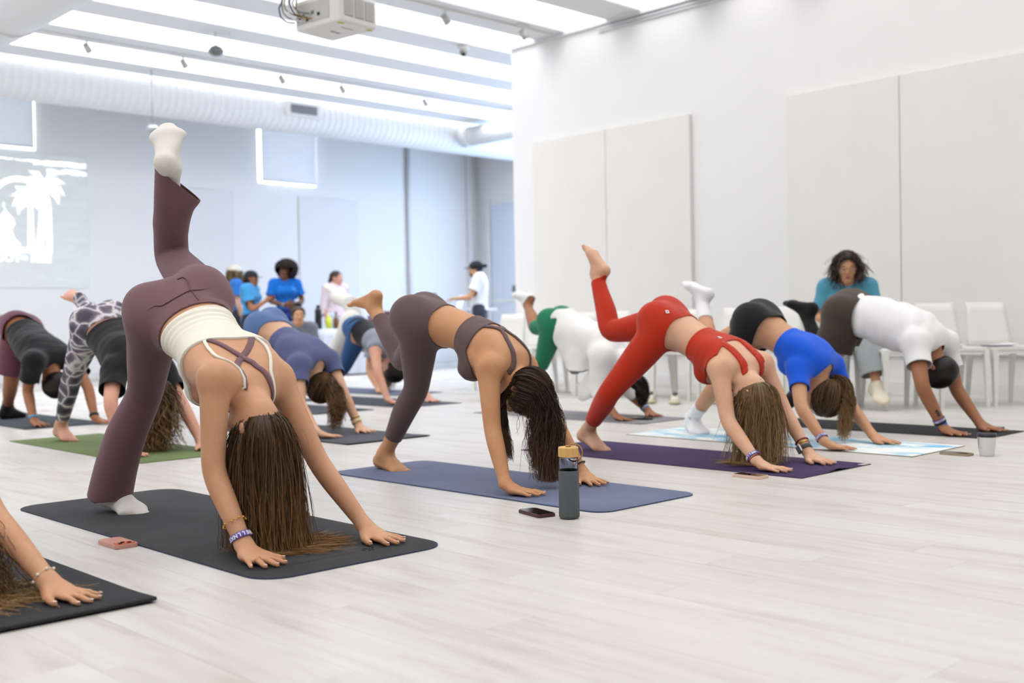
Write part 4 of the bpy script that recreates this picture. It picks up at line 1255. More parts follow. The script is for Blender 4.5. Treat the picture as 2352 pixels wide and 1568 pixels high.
# ------------------------------------------------------------------ phones
def phone(cx, cy, rz, z, case, label, screen=True, lx=.152, ly=.076, th=.0115, clear=False):
    root = empty('phone', (cx, cy, z), rz); tag(root, label, 'phone')
    bm = bmesh.new(); prism(bm, rrect(-lx / 2, -ly / 2, lx / 2, ly / 2, .013, 6), 0.0004, th)
    es = [e for e in bm.edges if abs(e.verts[0].co.z - e.verts[1].co.z) < 1e-6]
    bmesh.ops.bevel(bm, geom=es, offset=.0022, segments=2, affect='EDGES'); obj_bm('case', bm, case, root, False)
    if screen:
        bm = bmesh.new(); prism(bm, rrect(-lx / 2 + .005, -ly / 2 + .005, lx / 2 - .005, ly / 2 - .005, .010, 6), th - .001, th + .0004); obj_bm('screen', bm, M_GLASSBLK, root)
    else:
        bm = bmesh.new(); prism(bm, rrect(lx / 2 - .040, -ly / 2 + .006, lx / 2 - .007, ly / 2 - .006, .009, 6), th, th + .0025); cb = obj_bm('camera_bar', bm, mat('coral_glass', srgb(214, 120, 96), .25), root)
        for k, (x, y) in enumerate(((lx / 2 - .016, -.018), (lx / 2 - .030, -.004), (lx / 2 - .016, .012))):
            bm = bmesh.new(); lathe(bm, [(0, 0), (.0065, 0), (.0065, .002), (0, .002)], 16, (x, y, th + .0024)); obj_bm('camera_lens', bm, M_GLASSBLK, cb)
    boxo('side_button', (-.012, -ly / 2 - .0006, th * .35), (.012, -ly / 2 + .001, th * .65), case, root)
    return root
M_GLASSBLK = mat('black_glass', srgb(14, 14, 18), .12, spec=.6)
phone(-3.478, 1.543, math.radians(-1), 0, mat('rose_case', srgb(214, 158, 142), .3, spec=.6), 'rose pink phone lying face down beside the charcoal mat', screen=False, th=.013)
phone(-2.835, 2.835, math.radians(-14), 0, mat('plum_case', srgb(84, 44, 58), .5), 'phone in a plum case lying left of the grey bottle', th=.012)
phone(-2.775, 4.115, math.radians(-3), 0, mat('peach_case', srgb(232, 204, 184), .5), 'phone in a peach case lying beside the purple mat', th=.013)
phone(-2.43, 5.415, math.radians(-3), 0, mat('tan_case', srgb(168, 152, 128), .4), 'phone in a clear tan case lying beside the tie-dye mat', th=.011)
phone(-4.965, 6.03, math.radians(8), .005, mat('black_case', srgb(30, 30, 34), .4), 'black phone lying on the speckled grey mat')
phone(-2.83, 6.78, math.radians(5), 0, mat('black_case_2', srgb(26, 26, 26), .5), 'black phone lying behind the hand of the man in white')

# ------------------------------------------------------------------ bottle and cup
def bottle():
    root = empty('water_bottle', (-2.690, 2.855, 0)); tag(root, 'glass water bottle with dark grey sleeve and bamboo lid standing on the floor', 'water bottle')
    bm = bmesh.new(); lathe(bm, [(0, .001), (.030, .001), (.0365, .006), (.0372, .014), (.0365, .170), (.0355, .1725), (.0348, .170), (.0345, .02), (0, .02)], 40)
    obj_bm('sleeve', bm, mat('silicone_grey', srgb(86, 90, 93), .75, bump=.15, bscale=500), root, True)
    G = mat('bottle_glass', (1, 1, 1, 1), .10, trans=1.0, ior=1.12, spec=.5)
    bm = bmesh.new(); lathe(bm, [(0, .012), (.0325, .012), (.0342, .02), (.0342, .216), (.033, .220), (.0318, .216), (.0318, .022), (0, .020)], 40); obj_bm('glass_body', bm, G, root, True)
    MB = mat('bamboo', srgb(222, 176, 108), .5, var=.12, vscale=14, stretch=(6, 6, .4))
    bm = bmesh.new(); lathe(bm, [(0, .220), (.034, .220), (.0363, .2225), (.0363, .2525), (.034, .2555), (0, .2555)], 40); lid = obj_bm('lid', bm, MB, root, False)
    MC = mat('cord_tan', srgb(176, 134, 84), .85)
    r = Vector((CAM_R.x, CAM_R.y, 0)).normalized()
    pts = []
    for a in np.linspace(0, 1, 22):
        an = math.radians(150 - 290 * a); d = .030 + .029 * math.cos(an) * 1.0; z = .2335 + .032 * math.sin(an)
        pts.append((r.x * d - r.y * .012, r.y * d + r.x * .012 - .012, z))
    pts[0] = (0, 0, .257)
    bm = bmesh.new(); tube(bm, pts, .0024, 8); obj_bm('cord_loop', bm, MC, lid, True)
    bm = bmesh.new(); tube(bm, [(.008 * math.cos(a), .008 * math.sin(a), .2585) for a in np.linspace(0, 6.0, 12)], .0028, 8); obj_bm('cord_knot', bm, MC, lid, True)
bottle()
def cup():
    root = empty('takeaway_cup', (-2.300, 5.468, 0)); tag(root, 'white paper takeaway cup with black lid standing by the black mat', 'cup')
    bm = bmesh.new(); lathe(bm, [(0, .001), (.033, .001), (.0345, .004), (.0445, .096), (.046, .098), (.0435, .0985), (.033, .006), (0, .006)], 32); c = obj_bm('cup_body', bm, mat('cup_paper', srgb(236, 236, 236), .6), root, True)
    bm = bmesh.new(); lathe(bm, [(.0465, .094), (.0472, .100), (.0455, .104), (.043, .112), (.041, .113), (.039, .108), (0, .108)], 32); obj_bm('lid', bm, mat('cup_lid', srgb(40, 40, 42), .35), root, True)
    bm = bmesh.new(); v = Vector((-.69, -.3, 0)).normalized()
    for k in range(3):
        P = []
        for t in np.linspace(0, 1, 8):
            an = math.radians(212 + k * 6 + 14 * math.sin(t * 3)); z = .035 + .016 * k + .03 * t; rr = .0345 + (.0445 - .0345) * (z - .004) / .092 + .0006
            P.append((rr * math.cos(an), rr * math.sin(an), z))
        tube(bm, P, .0008, 5)
    obj_bm('printed_mark', bm, mat('print_grey', srgb(90, 84, 74), .7), c)
cup()

# ------------------------------------------------------------------ chairs
M_CHAIR = mat('chair_plastic', srgb(240, 239, 234), .45, spec=.4)
def make_chair():
    root = empty('stacking_chair')
    w, d, sh, bh = .40, .40, .452, .80       # width, depth, seat height, back height; the chair faces -y
    bm = bmesh.new(); prism(bm, rrect(-w / 2, -d / 2, w / 2, d / 2 - .01, .03, 5), sh - .022, sh); es = [e for e in bm.edges if min(v.co.z for v in e.verts) > sh - .001]
    bmesh.ops.bevel(bm, geom=es, offset=.006, segments=2, affect='EDGES'); obj_bm('seat', bm, M_CHAIR, root)
    boxo('apron', (-w / 2 + .03, -d / 2 + .008, sh - .05), (w / 2 - .03, -d / 2 + .03, sh - .02), M_CHAIR, root)
    for s in (-1, 1): boxo('side_rail', (s * (w / 2 - .03) - .010, -d / 2 + .03, sh - .05), (s * (w / 2 - .03) + .010, d / 2 - .03, sh - .02), M_CHAIR, root)
    V, F = [], []; n = 9
    for j in range(6):
        t = j / 5; z = sh - .02 + (bh - sh + .02) * t; hw = w / 2 - .005 - .035 * t
        for th in (0, 1):
            for i in range(n):
                x = -hw + 2 * hw * i / (n - 1); y = d / 2 - .03 + .075 * t + .018 * (1 - (2 * i / (n - 1) - 1) ** 2) + th * .016
                V.append((x, y, z))
    idx = lambda j, th, i: j * 2 * n + th * n + i
    for j in range(5):
        for i in range(n - 1):
            F.append((idx(j, 0, i), idx(j, 0, i + 1), idx(j + 1, 0, i + 1), idx(j + 1, 0, i))); F.append((idx(j, 1, i + 1), idx(j, 1, i), idx(j + 1, 1, i), idx(j + 1, 1, i + 1)))
        for i, a, b in ((0, 0, 1), (n - 1, 1, 0)): F.append((idx(j, b, i), idx(j, a, i), idx(j + 1, a, i), idx(j + 1, b, i)))
    for i in range(n - 1): F.append((idx(5, 0, i), idx(5, 0, i + 1), idx(5, 1, i + 1), idx(5, 1, i))); F.append((idx(0, 0, i + 1), idx(0, 0, i), idx(0, 1, i), idx(0, 1, i + 1)))
    mesh_np('backrest', np.array(V), np.array(F), M_CHAIR, root, smooth=False)
    for sx in (-1, 1):
        for sy in (-1, 1):
            bm = bmesh.new(); x, y = sx * (w / 2 - .022), sy * (d / 2 - .022) - (.012 if sy > 0 else 0); xe, ye = sx * (w / 2 - .016), y + sy * (.012 if sy < 0 else .05)
            a = [bm.verts.new((x + p * .021, y + q * .021, sh - .02)) for p, q in ((-1, -1), (1, -1), (1, 1), (-1, 1))]
            b = [bm.verts.new((xe + p * .012, ye + q * .012, 0)) for p, q in ((-1, -1), (1, -1), (1, 1), (-1, 1))]
            bm.faces.new(a); bm.faces.new(b[::-1])
            for i in range(4): bm.faces.new((a[i], b[i], b[(i + 1) % 4], a[(i + 1) % 4]))
            obj_bm('leg', bm, M_CHAIR, root)
    return root
def place_chair(fx, fy, face, label, first=[None]):
    """fx, fy: middle of the front edge; face: direction the chair looks to"""
    if first[0] is None: first[0] = c = make_chair()
    else: c = copy_tree(first[0])
    fd = Vector((face[0], face[1], 0)).normalized()
    c.location = (fx - fd.x * .2, fy - fd.y * .2, 0); c.rotation_euler = (0, 0, math.atan2(fd.y, fd.x) + math.pi / 2)
    tag(c, label, 'chair', 'white plastic chairs along the partition')
    return c
FA = (.80, -.60)
place_chair(-3.60, 8.19, FA, 'white plastic chair with papers on its seat, second from the right edge')
place_chair(-3.35, 8.55, FA, 'white plastic chair cut off by the right edge of the picture')
place_chair(-3.85, 7.80, FA, 'white plastic chair partly hidden behind the man in the white T-shirt')
place_chair(-4.48, 7.80, (.45, -.9), 'white plastic chair carrying the seated woman in the teal top')
for k, (x, lb) in enumerate(((-5.05, 'white plastic chair behind the black shorts, left of the seated woman'), (-5.52, 'white plastic chair above the black sneaker'), (-5.98, 'white plastic chair above the grey green sneakers with a phone on its seat'),
                             (-6.45, 'white plastic chair behind the waist of the woman in red'), (-6.92, 'white plastic chair behind the black hair of the woman in green leggings'), (-7.40, 'white plastic chair hidden mostly by the white hooded shirt'),
                             (-7.90, 'white plastic chair behind the green leggings'), (-8.40, 'white plastic chair at the left end of the row near the end of the partition'))):
    place_chair(x, 7.66 + .05 * (k % 2), (.12, -1), lb)
def papers(x, y, rz, label):
    root = empty('leaflets', (x, y, .4535), rz); tag(root, label, 'paper')
    MP = bpy.data.materials.get('paper') or mat('paper', srgb(246, 246, 248), .8)
    for k in range(3):
        bm = bmesh.new(); a = .10 * (k - 1); n = 7
        pts = [(-.105 + .21 * i / (n - 1), .006 * k + (.012 * max(0, (i / (n - 1) - .6)) if k else 0) * k) for i in range(n)]
        V = [(px * math.cos(a) - q * math.sin(a), px * math.sin(a) + q * math.cos(a), z + h) for px, z in pts for q, h in ((-.148, 0), (.148, 0), (-.148, .0012), (.148, .0012))]
        F = []
        for i in range(n - 1):
            b = i * 4; c = b + 4
            F += [(b, c, c + 1, b + 1), (b + 2, b + 3, c + 3, c + 2), (b, b + 2, c + 2, c), (b + 1, c + 1, c + 3, b + 3)]
        bm.free(); mesh_np('sheet', np.array(V), np.array(F), MP, root, smooth=False)
    bm = bmesh.new()
    for k in range(4): box(bm, (-.08, -.11 + .03 * k, .0155), (.05, -.10 + .03 * k, .0158))
    obj_bm('printed_lines', bm, mat('print_pale', srgb(196, 200, 216), .8) if 'print_pale' not in bpy.data.materials else bpy.data.materials['print_pale'], root)
papers(-3.78, 8.27, .55, 'white leaflets on the chair behind the white T-shirt man’s shoulder')
papers(-3.53, 8.62, .65, 'white leaflets on the chair seat at the right edge')
phone(-5.95, 7.78, .3, .453, mat('black_case_3', srgb(30, 30, 32), .5), 'dark phone lying on a white chair seat')

# ------------------------------------------------------------------ shoes
def sneaker(x, y, rz, upper, sole, accent, label, L=.27, group=None):
    root = empty('sneaker', (x, y, 0), rz); tag(root, label, 'shoe', group)
    s = L / .27
    P = [etube((-.10 * s, 0, .018), (.10 * s, .004, .018), (.036 * s, .018), (.044 * s, .018), (0, 1, 0), .02), ell((.115 * s, .004, .018), (1, 0, 0), (0, 1, 0), (0, 0, 1), (.03 * s, .040 * s, .018), .02)]
    V, F = Grid(P, .006, pad=.02).surf(0, 1); mesh_np('sole', V, F, sole, root)
    P = [etube((-.095 * s, 0, .05), (.0, 0, .055), (.030 * s, .042), (.034 * s, .042), (0, 1, 0), .02), etube((.0, 0, .055), (.105 * s, .004, .032), (.034 * s, .040), (.040 * s, .020), (0, 1, 0), .02), cone((-.085 * s, 0, .05), (-.085 * s, 0, .09), .03, .028, .015)]
    V, F = Grid(P, .006, pad=.02).surf(0, 1)
    V, F = clip_mesh(V, F, .093 - V[:, 2] - .25 * np.maximum(0, V[:, 0] + .03))
    V2, FL = rim(V, F, .006); u = mesh_np('upper', V2, FL, upper, root)
    for k in range(5):
        bm = bmesh.new(); xx = .005 + .016 * k; z = .099 - .011 * k
        tube(bm, [(xx, -.024, z - .012), (xx + .004, 0, z), (xx, .024, z - .012)], .0035, 6); obj_bm('lace', bm, accent, u, True)
    bm = bmesh.new(); tube(bm, [(-.06, -.036, .045), (0, -.040, .04), (.05, -.041, .035)], [.004, .007, .003], 6); obj_bm('side_stripe', bm, accent, u, True)
    return root
MU = mat('sneaker_mesh', srgb(214, 212, 196), .8, var=.1, vscale=40); MSo = mat('sneaker_sole', srgb(206, 206, 172), .7); MAc = mat('sneaker_accent', srgb(66, 66, 60), .7)
sneaker(-5.93, 7.33, math.radians(-62), MU, MSo, MAc, 'pale grey green sneaker, left one of the pair under the chairs', group='grey green sneakers')
sneaker(-5.70, 7.37, math.radians(-58), MU, MSo, MAc, 'pale grey green sneaker, right one of the pair under the chairs', group='grey green sneakers')
sneaker(-5.40, 7.52, math.radians(200), mat('black_knit', srgb(34, 34, 36), .8), mat('white_sole', srgb(228, 224, 222), .6), mat('grey_lace', srgb(120, 120, 120), .7), 'black sneaker with white sole under the chairs, beside the grey green pair')

# ------------------------------------------------------------------ tables at the far end
M_CLOTH = mat('table_linen', srgb(214, 220, 234), .9, bump=.2, bscale=60)
def cloth_table(cx, cy, lx, ly, h, label, drape=True):
    t = empty('folding_table', (cx, cy, 0)); tag(t, label, 'table')
    boxo('tabletop', (-lx / 2, -ly / 2, h - .03), (lx / 2, ly / 2, h), M_WPLAS, t, .005)
    for sx in (-1, 1):
        for sy in (-1, 1):
            bm = bmesh.new(); tube(bm, [(sx * (lx / 2 - .08), sy * (ly / 2 - .15), h - .03), (sx * (lx / 2 - .05), sy * (ly / 2 - .12), 0)], .014, 8); obj_bm('leg', bm, M_STEEL, t, True)
    if drape:
        n = 160; per = []
        out = rrect(-lx / 2 - .012, -ly / 2 - .012, lx / 2 + .012, ly / 2 + .012, .03, 4); pts = []
        for i, p in enumerate(out):
            q = out[(i + 1) % len(out)]; d = math.hypot(q[0] - p[0], q[1] - p[1]); m = max(1, int(d / .03))
            pts += [(p[0] + (q[0] - p[0]) * k / m, p[1] + (q[1] - p[1]) * k / m) for k in range(m)]
        V, F = [], []; n = len(pts); rows = 7
        for j in range(rows):
            tt = j / (rows - 1); z = h + .004 - (h - .02) * tt
            for i, (x, y) in enumerate(pts):
                l = math.hypot(x, y); w = 1 + (.03 * tt + .02 * tt * math.sin(i * .55) + .012 * tt * math.sin(i * 1.3)) / max(l, .3)
                V.append((x * w, y * w, z))
        for j in range(rows - 1): F += [(j * n + k, j * n + (k + 1) % n, (j + 1) * n + (k + 1) % n, (j + 1) * n + k) for k in range(n)]
        k0 = len(V); V.append((0, 0, h + .004)); T = [(k0, (k + 1) % n, k) for k in range(n)]
        o = mesh_np('tablecloth', np.array(V), [np.array(F), np.array(T)], M_CLOTH); o.location = (cx, cy, 0)
        tag(o, label.replace('folding table under a', '').strip().replace('white cloth', 'white cloth draped over the folding table'), 'tablecloth')
    return t
cloth_table(-13.25, 9.66, .70, 1.75, .665, 'long folding table under a white cloth by the far wall')
cloth_table(-13.6, 11.7, .62, 1.5, .95, 'high folding table with thin steel legs in front of the man in the cap', drape=False)
def item(name, label, cat, loc, parts, group=None):
    root = empty(name, loc); tag(root, label, cat, group)
    for nm, prof, m in parts:
        bm = bmesh.new(); lathe(bm, prof, 16); obj_bm(nm, bm, m, root, True)
    return root
MY = mat('yellow_drink', srgb(214, 222, 70), .3); MBk = mat('dark_bottle', srgb(24, 26, 34), .3); MBr = mat('amber_bottle', srgb(120, 84, 50), .4)
item('drink_bottle', 'yellow bottle with white cap on the far cloth table', 'bottle', (-13.10, 8.98, .669), (('bottle_body', [(0, 0), (.045, 0), (.045, .14), (.02, .17), (.02, .19), (0, .19)], MY), ('cap', [(0, .19), (.022, .19), (.022, .215), (0, .215)], M_WPLAS)))
item('dark_flask', 'tall dark flask standing left of the yellow bottle', 'bottle', (-13.15, 8.84, .669), (('flask_body', [(0, 0), (.05, 0), (.05, .26), (.03, .30), (0, .30)], MBk), ('cap', [(0, .30), (.028, .30), (.028, .34), (0, .34)], MBk)))
item('amber_bottle', 'amber bottle standing right of the yellow bottle', 'bottle', (-13.12, 9.12, .669), (('bottle_body', [(0, 0), (.04, 0), (.04, .13), (.016, .17), (.016, .22), (0, .22)], MBr), ('cap', [(0, .22), (.018, .22), (.018, .24), (0, .24)], MBk)))
def stack(x, y, z):
    for k in range(4):
        root = empty('supply_box', (x + .02 * (k % 2), y + .03 * k, z + .062 * k), .1 * k); tag(root, ['dark box at the bottom of the pile on the far table', 'maroon box second from the bottom of the pile on the far table', 'grey box third from the bottom of the pile on the far table', 'dark red box on top of the pile on the far table'][k], 'box', 'boxes piled on the far table')
        c = [(40, 40, 60), (110, 50, 60), (120, 120, 130), (96, 40, 48)][k]
        boxo('box_body', (-.12, -.16, 0), (.12, .16, .055), mat('box_%d' % k, srgb(*c), .6), root, .003); boxo('box_lid', (-.123, -.163, .045), (.123, .163, .06), mat('box_lid_%d' % k, srgb(*[min(255, v + 18) for v in c]), .6), root, .003)
stack(-13.2, 9.92, .669)
def desk_mic():
    root = empty('desk_microphone', (-13.5, 11.25, .951)); tag(root, 'small black desk microphone on the high table', 'microphone')
    bm = bmesh.new(); lathe(bm, [(0, 0), (.06, 0), (.05, .015), (0, .02)], 16); obj_bm('base', bm, M_DARK, root, True)
    bm = bmesh.new(); tube(bm, [(0, 0, .015), (0, 0, .12), (.02, .06, .2)], .006, 6); obj_bm('gooseneck', bm, M_DARK, root, True)
    bm = bmesh.new(); bmesh.ops.create_uvsphere(bm, u_segments=12, v_segments=8, radius=.035); bmesh.ops.translate(bm, vec=(.02, .02, .22), verts=bm.verts); obj_bm('head', bm, M_DARK, root, True)
desk_mic()
def laptop():
    root = empty('laptop', (-13.62, 11.75, .951), math.radians(-60)); tag(root, 'open white laptop with pale blue screen before the man in the cap', 'laptop')
    boxo('keyboard_base', (-.16, -.11, 0), (.16, .11, .016), M_WPLAS, root, .004)
    bm = bmesh.new(); box(bm, (-.16, .105, .012), (.16, .117, .23), .003); bmesh.ops.rotate(bm, cent=(0, .11, .012), matrix=Matrix.Rotation(math.radians(-15), 3, 'X'), verts=bm.verts); lid = obj_bm('display_lid', bm, M_WPLAS, root)
    bm = bmesh.new(); box(bm, (-.15, .102, .022), (.15, .1045, .222)); bmesh.ops.rotate(bm, cent=(0, .11, .012), matrix=Matrix.Rotation(math.radians(-15), 3, 'X'), verts=bm.verts); obj_bm('display', bm, mat('display_blue', srgb(150, 190, 235), .3, emit=.6), lid)
laptop()
# ------------------------------------------------------------------ people: poses in metres
POSE = {}
POSE['P1'] = dict(J=dict(hipR=(-3.663, 1.773, 0.728), hipL=(-3.611, 1.957, 0.794), kneeR=(-3.951, 1.874, 0.458), kneeL=(-3.977, 2.004, 0.978), ankR=(-4.114, 1.821, 0.101), ankL=(-3.751, 1.894, 1.285), shR=(-3.084, 1.690, 0.546), shL=(-3.214, 1.994, 0.527), elR=(-3.062, 1.663, 0.265), elL=(-3.085, 2.063, 0.245), wrR=(-2.925, 1.685, 0.053), wrL=(-2.913, 2.121, 0.049), neck=(-3.151, 1.843, 0.500), head=(-3.045, 1.813, 0.375)), handR=(1.000, -0.010, 0.000), handL=(0.990, 0.138, 0.000), footR=((0.920, 0.300, -0.200), (0.000, 0.000, 1.000)), footL=((-0.550, 0.420, 0.720), (-0.500, 0.500, -0.650)))
POSE['P2'] = dict(J=dict(hipR=(-3.821, 3.101, 0.700), hipL=(-3.926, 3.264, 0.719), kneeR=(-4.030, 3.250, 0.397), kneeL=(-4.269, 3.361, 0.516), ankR=(-4.262, 3.236, 0.089), ankL=(-4.557, 3.405, 0.789), shR=(-3.418, 3.144, 0.511), shL=(-3.520, 3.460, 0.505), elR=(-3.348, 3.096, 0.261), elL=(-3.369, 3.491, 0.266), wrR=(-3.230, 3.053, 0.051), wrL=(-3.231, 3.514, 0.048), neck=(-3.443, 3.310, 0.530), head=(-3.331, 3.272, 0.410)), handR=(0.918, 0.398, 0.000), handL=(0.963, -0.269, 0.000), footR=((0.975, 0.080, -0.150), (0.000, 0.000, 1.000)), footL=((-0.946, 0.000, -0.324), (0.324, 0.000, -0.946)))
POSE['P3'] = dict(J=dict(hipR=(-3.512, 4.445, 0.658), hipL=(-3.584, 4.616, 0.694), kneeR=(-3.752, 4.293, 0.328), kneeL=(-3.986, 4.578, 0.640), ankR=(-4.046, 4.460, 0.116), ankL=(-4.172, 4.687, 0.971), shR=(-3.131, 4.395, 0.458), shL=(-3.107, 4.728, 0.477), elR=(-3.039, 4.327, 0.215), elL=(-2.991, 4.745, 0.236), wrR=(-2.860, 4.287, 0.052), wrL=(-2.836, 4.694, 0.051), neck=(-3.106, 4.562, 0.444), head=(-3.009, 4.496, 0.322)), handR=(0.984, 0.179, 0.000), handL=(0.977, -0.214, 0.000), footR=((0.954, -0.090, -0.287), (0.000, 0.000, 1.000)), footL=((-0.740, 0.000, 0.672), (-0.672, 0.000, -0.740)))
POSE['P4'] = dict(J=dict(hipR=(-3.599, 5.413, 0.648), hipL=(-3.652, 5.593, 0.671), kneeR=(-3.842, 5.395, 0.327), kneeL=(-4.027, 5.543, 0.531), ankR=(-4.139, 5.522, 0.097), ankL=(-4.210, 5.735, 0.821), shR=(-3.298, 5.369, 0.410), shL=(-3.276, 5.697, 0.427), elR=(-3.194, 5.222, 0.218), elL=(-3.170, 5.723, 0.183), wrR=(-3.029, 5.174, 0.050), wrL=(-2.990, 5.621, 0.046), neck=(-3.256, 5.525, 0.441), head=(-3.227, 5.518, 0.257)), handR=(0.893, 0.450, 0.000), handL=(1.000, 0.003, 0.000), footR=((0.847, -0.522, -0.100), (0.000, 0.000, 1.000)), footL=((-0.962, 0.000, 0.272), (-0.272, 0.000, -0.962)))
POSE['P5'] = dict(J=dict(hipR=(-3.529, 6.313, 0.694), hipL=(-3.571, 6.505, 0.746), kneeR=(-3.710, 6.267, 0.299), kneeL=(-3.770, 6.469, 0.363), ankR=(-4.065, 6.388, 0.098), ankL=(-3.975, 6.594, 0.710), shR=(-3.050, 6.260, 0.536), shL=(-3.035, 6.616, 0.528), elR=(-2.956, 6.144, 0.290), elL=(-2.984, 6.650, 0.248), wrR=(-2.891, 6.255, 0.054), wrL=(-2.816, 6.596, 0.048), neck=(-3.045, 6.438, 0.562), head=(-3.007, 6.434, 0.376)), handR=(0.926, -0.378, 0.000), handL=(0.989, -0.151, 0.000), footR=((0.960, 0.100, -0.250), (0.000, 0.000, 1.000)), footL=((-0.997, 0.000, 0.081), (-0.081, 0.000, -0.997)))
POSE['P6'] = dict(J=dict(hipR=(-5.670, 5.881, 0.674), hipL=(-5.712, 6.060, 0.695), kneeR=(-5.907, 5.983, 0.369), kneeL=(-6.103, 6.114, 0.659), ankR=(-6.186, 5.986, 0.095), ankL=(-6.374, 6.311, 0.851), shR=(-5.200, 5.878, 0.458), shL=(-5.268, 6.195, 0.449), elR=(-5.249, 5.913, 0.198), elL=(-5.291, 6.250, 0.186), wrR=(-5.065, 5.849, 0.053), wrL=(-5.088, 6.247, 0.050), neck=(-5.248, 6.035, 0.506), head=(-5.166, 6.048, 0.361)), handR=(1.000, 0.007, 0.000), handL=(0.973, -0.231, 0.000), footR=((1.000, 0.000, 0.000), (0.000, 0.000, 1.000)), footL=((-0.996, 0.000, 0.088), (-0.088, 0.000, -0.996)))
POSE['P7'] = dict(J=dict(hipR=(-6.533, 3.942, 0.670), hipL=(-6.631, 4.101, 0.707), kneeR=(-6.644, 3.945, 0.277), kneeL=(-6.801, 4.141, 0.337), ankR=(-6.997, 3.983, 0.094), ankL=(-7.119, 4.141, 0.094), shR=(-6.064, 3.914, 0.451), shL=(-6.171, 4.232, 0.472), elR=(-5.948, 3.847, 0.212), elL=(-5.993, 4.211, 0.267), wrR=(-5.758, 3.839, 0.050), wrL=(-5.873, 4.241, 0.050), neck=(-6.122, 4.070, 0.481), head=(-6.086, 4.080, 0.307)), handR=(0.596, 0.803, 0.000), handL=(1.000, 0.001, 0.000), footR=((1.000, 0.000, 0.000), (0.000, 0.000, 1.000)), footL=((1.000, 0.000, 0.000), (0.000, 0.000, 1.000)))
POSE['P8'] = dict(J=dict(hipR=(-6.517, 2.746, 0.711), hipL=(-6.555, 2.925, 0.752), kneeR=(-6.807, 2.753, 0.418), kneeL=(-6.960, 2.945, 0.806), ankR=(-7.058, 2.778, 0.105), ankL=(-7.335, 3.048, 0.888), shR=(-6.083, 2.703, 0.475), shL=(-6.155, 3.025, 0.466), elR=(-5.913, 2.598, 0.288), elL=(-5.979, 3.064, 0.255), wrR=(-5.863, 2.660, 0.050), wrL=(-5.836, 3.098, 0.050), neck=(-6.085, 2.872, 0.504), head=(-6.014, 2.888, 0.348)), handR=(0.990, 0.142, 0.000), handL=(0.998, -0.062, 0.000), footR=((0.987, 0.063, -0.148), (0.000, 0.000, 1.000)), footL=((-0.996, 0.000, 0.089), (-0.067, 0.659, -0.749)))
POSE['P9'] = dict(J=dict(hipR=(-8.769, 3.134, 0.725), hipL=(-8.917, 3.268, 0.704), kneeR=(-8.853, 3.105, 0.304), kneeL=(-9.345, 3.255, 0.765), ankR=(-9.207, 3.198, 0.099), ankL=(-9.756, 3.197, 0.837), shR=(-8.248, 3.052, 0.485), shL=(-8.366, 3.382, 0.496), elR=(-8.432, 3.075, 0.266), elL=(-8.193, 3.435, 0.274), wrR=(-8.280, 3.059, 0.052), wrL=(-8.053, 3.419, 0.055), neck=(-8.354, 3.202, 0.495), head=(-8.316, 3.232, 0.318)), handR=(0.998, 0.061, 0.000), handL=(0.414, 0.910, 0.000), footR=((-0.354, 0.935, 0.000), (0.000, 0.000, 1.000)), footL=((-1.000, 0.000, 0.300), (0.000, 0.000, -1.000)))
POSE['P10'] = dict(J=dict(hipR=(-8.329, 6.044, 0.646), hipL=(-8.487, 6.165, 0.674), kneeR=(-8.588, 6.051, 0.307), kneeL=(-8.756, 6.195, 0.338), ankR=(-8.949, 6.047, 0.094), ankL=(-9.097, 6.176, 0.095), shR=(-7.951, 5.935, 0.504), shL=(-8.035, 6.266, 0.457), elR=(-7.800, 5.855, 0.278), elL=(-7.842, 6.298, 0.242), wrR=(-7.676, 5.861, 0.052), wrL=(-7.663, 6.312, 0.049), neck=(-7.933, 6.113, 0.476), head=(-7.895, 6.106, 0.301)), handR=(0.771, 0.637, 0.000), handL=(0.991, -0.134, 0.000), footR=((1.000, 0.000, 0.000), (0.000, 0.000, 1.000)), footL=((1.000, 0.000, 0.000), (0.000, 0.000, 1.000)))
POSE['P11'] = dict(J=dict(hipR=(-9.781, 6.993, 0.728), hipL=(-9.795, 7.126, 0.592), kneeR=(-10.055, 6.966, 0.424), kneeL=(-9.966, 7.119, 0.963), ankR=(-10.283, 6.953, 0.095), ankL=(-10.355, 7.175, 1.033), shR=(-9.260, 6.879, 0.499), shL=(-9.305, 7.205, 0.472), elR=(-9.291, 6.857, 0.227), elL=(-9.185, 7.249, 0.228), wrR=(-9.116, 6.843, 0.050), wrL=(-9.010, 7.249, 0.050), neck=(-9.334, 7.033, 0.466), head=(-9.309, 7.051, 0.298)), handR=(0.911, -0.412, 0.000), handL=(0.832, -0.554, 0.000), footR=((1.000, 0.000, 0.000), (0.000, 0.000, 1.000)), footL=((-0.938, 0.000, 0.346), (-0.346, 0.000, -0.938)))
POSE['P12'] = dict(J=dict(hipR=(-3.609, 0.823, 0.549), hipL=(-3.629, 1.007, 0.593), kneeR=(-3.997, 0.924, 0.462), kneeL=(-3.907, 1.054, 0.892), ankR=(-4.147, 0.871, 0.095), ankL=(-3.922, 0.944, 1.276), shR=(-3.173, 0.740, 0.305), shL=(-3.327, 1.031, 0.332), elR=(-3.159, 0.713, 0.032), elL=(-3.086, 1.031, 0.202), wrR=(-2.911, 0.735, 0.050), wrL=(-2.894, 1.095, 0.053), neck=(-3.217, 0.907, 0.274), head=(-3.092, 0.897, 0.159)), handL=(0.923, 0.385, 0.000), footR=((1.000, 0.000, 0.000), (0.000, 0.000, 1.000)), footL=((-1.000, 0.000, 0.300), (0.000, 0.000, -1.000)))


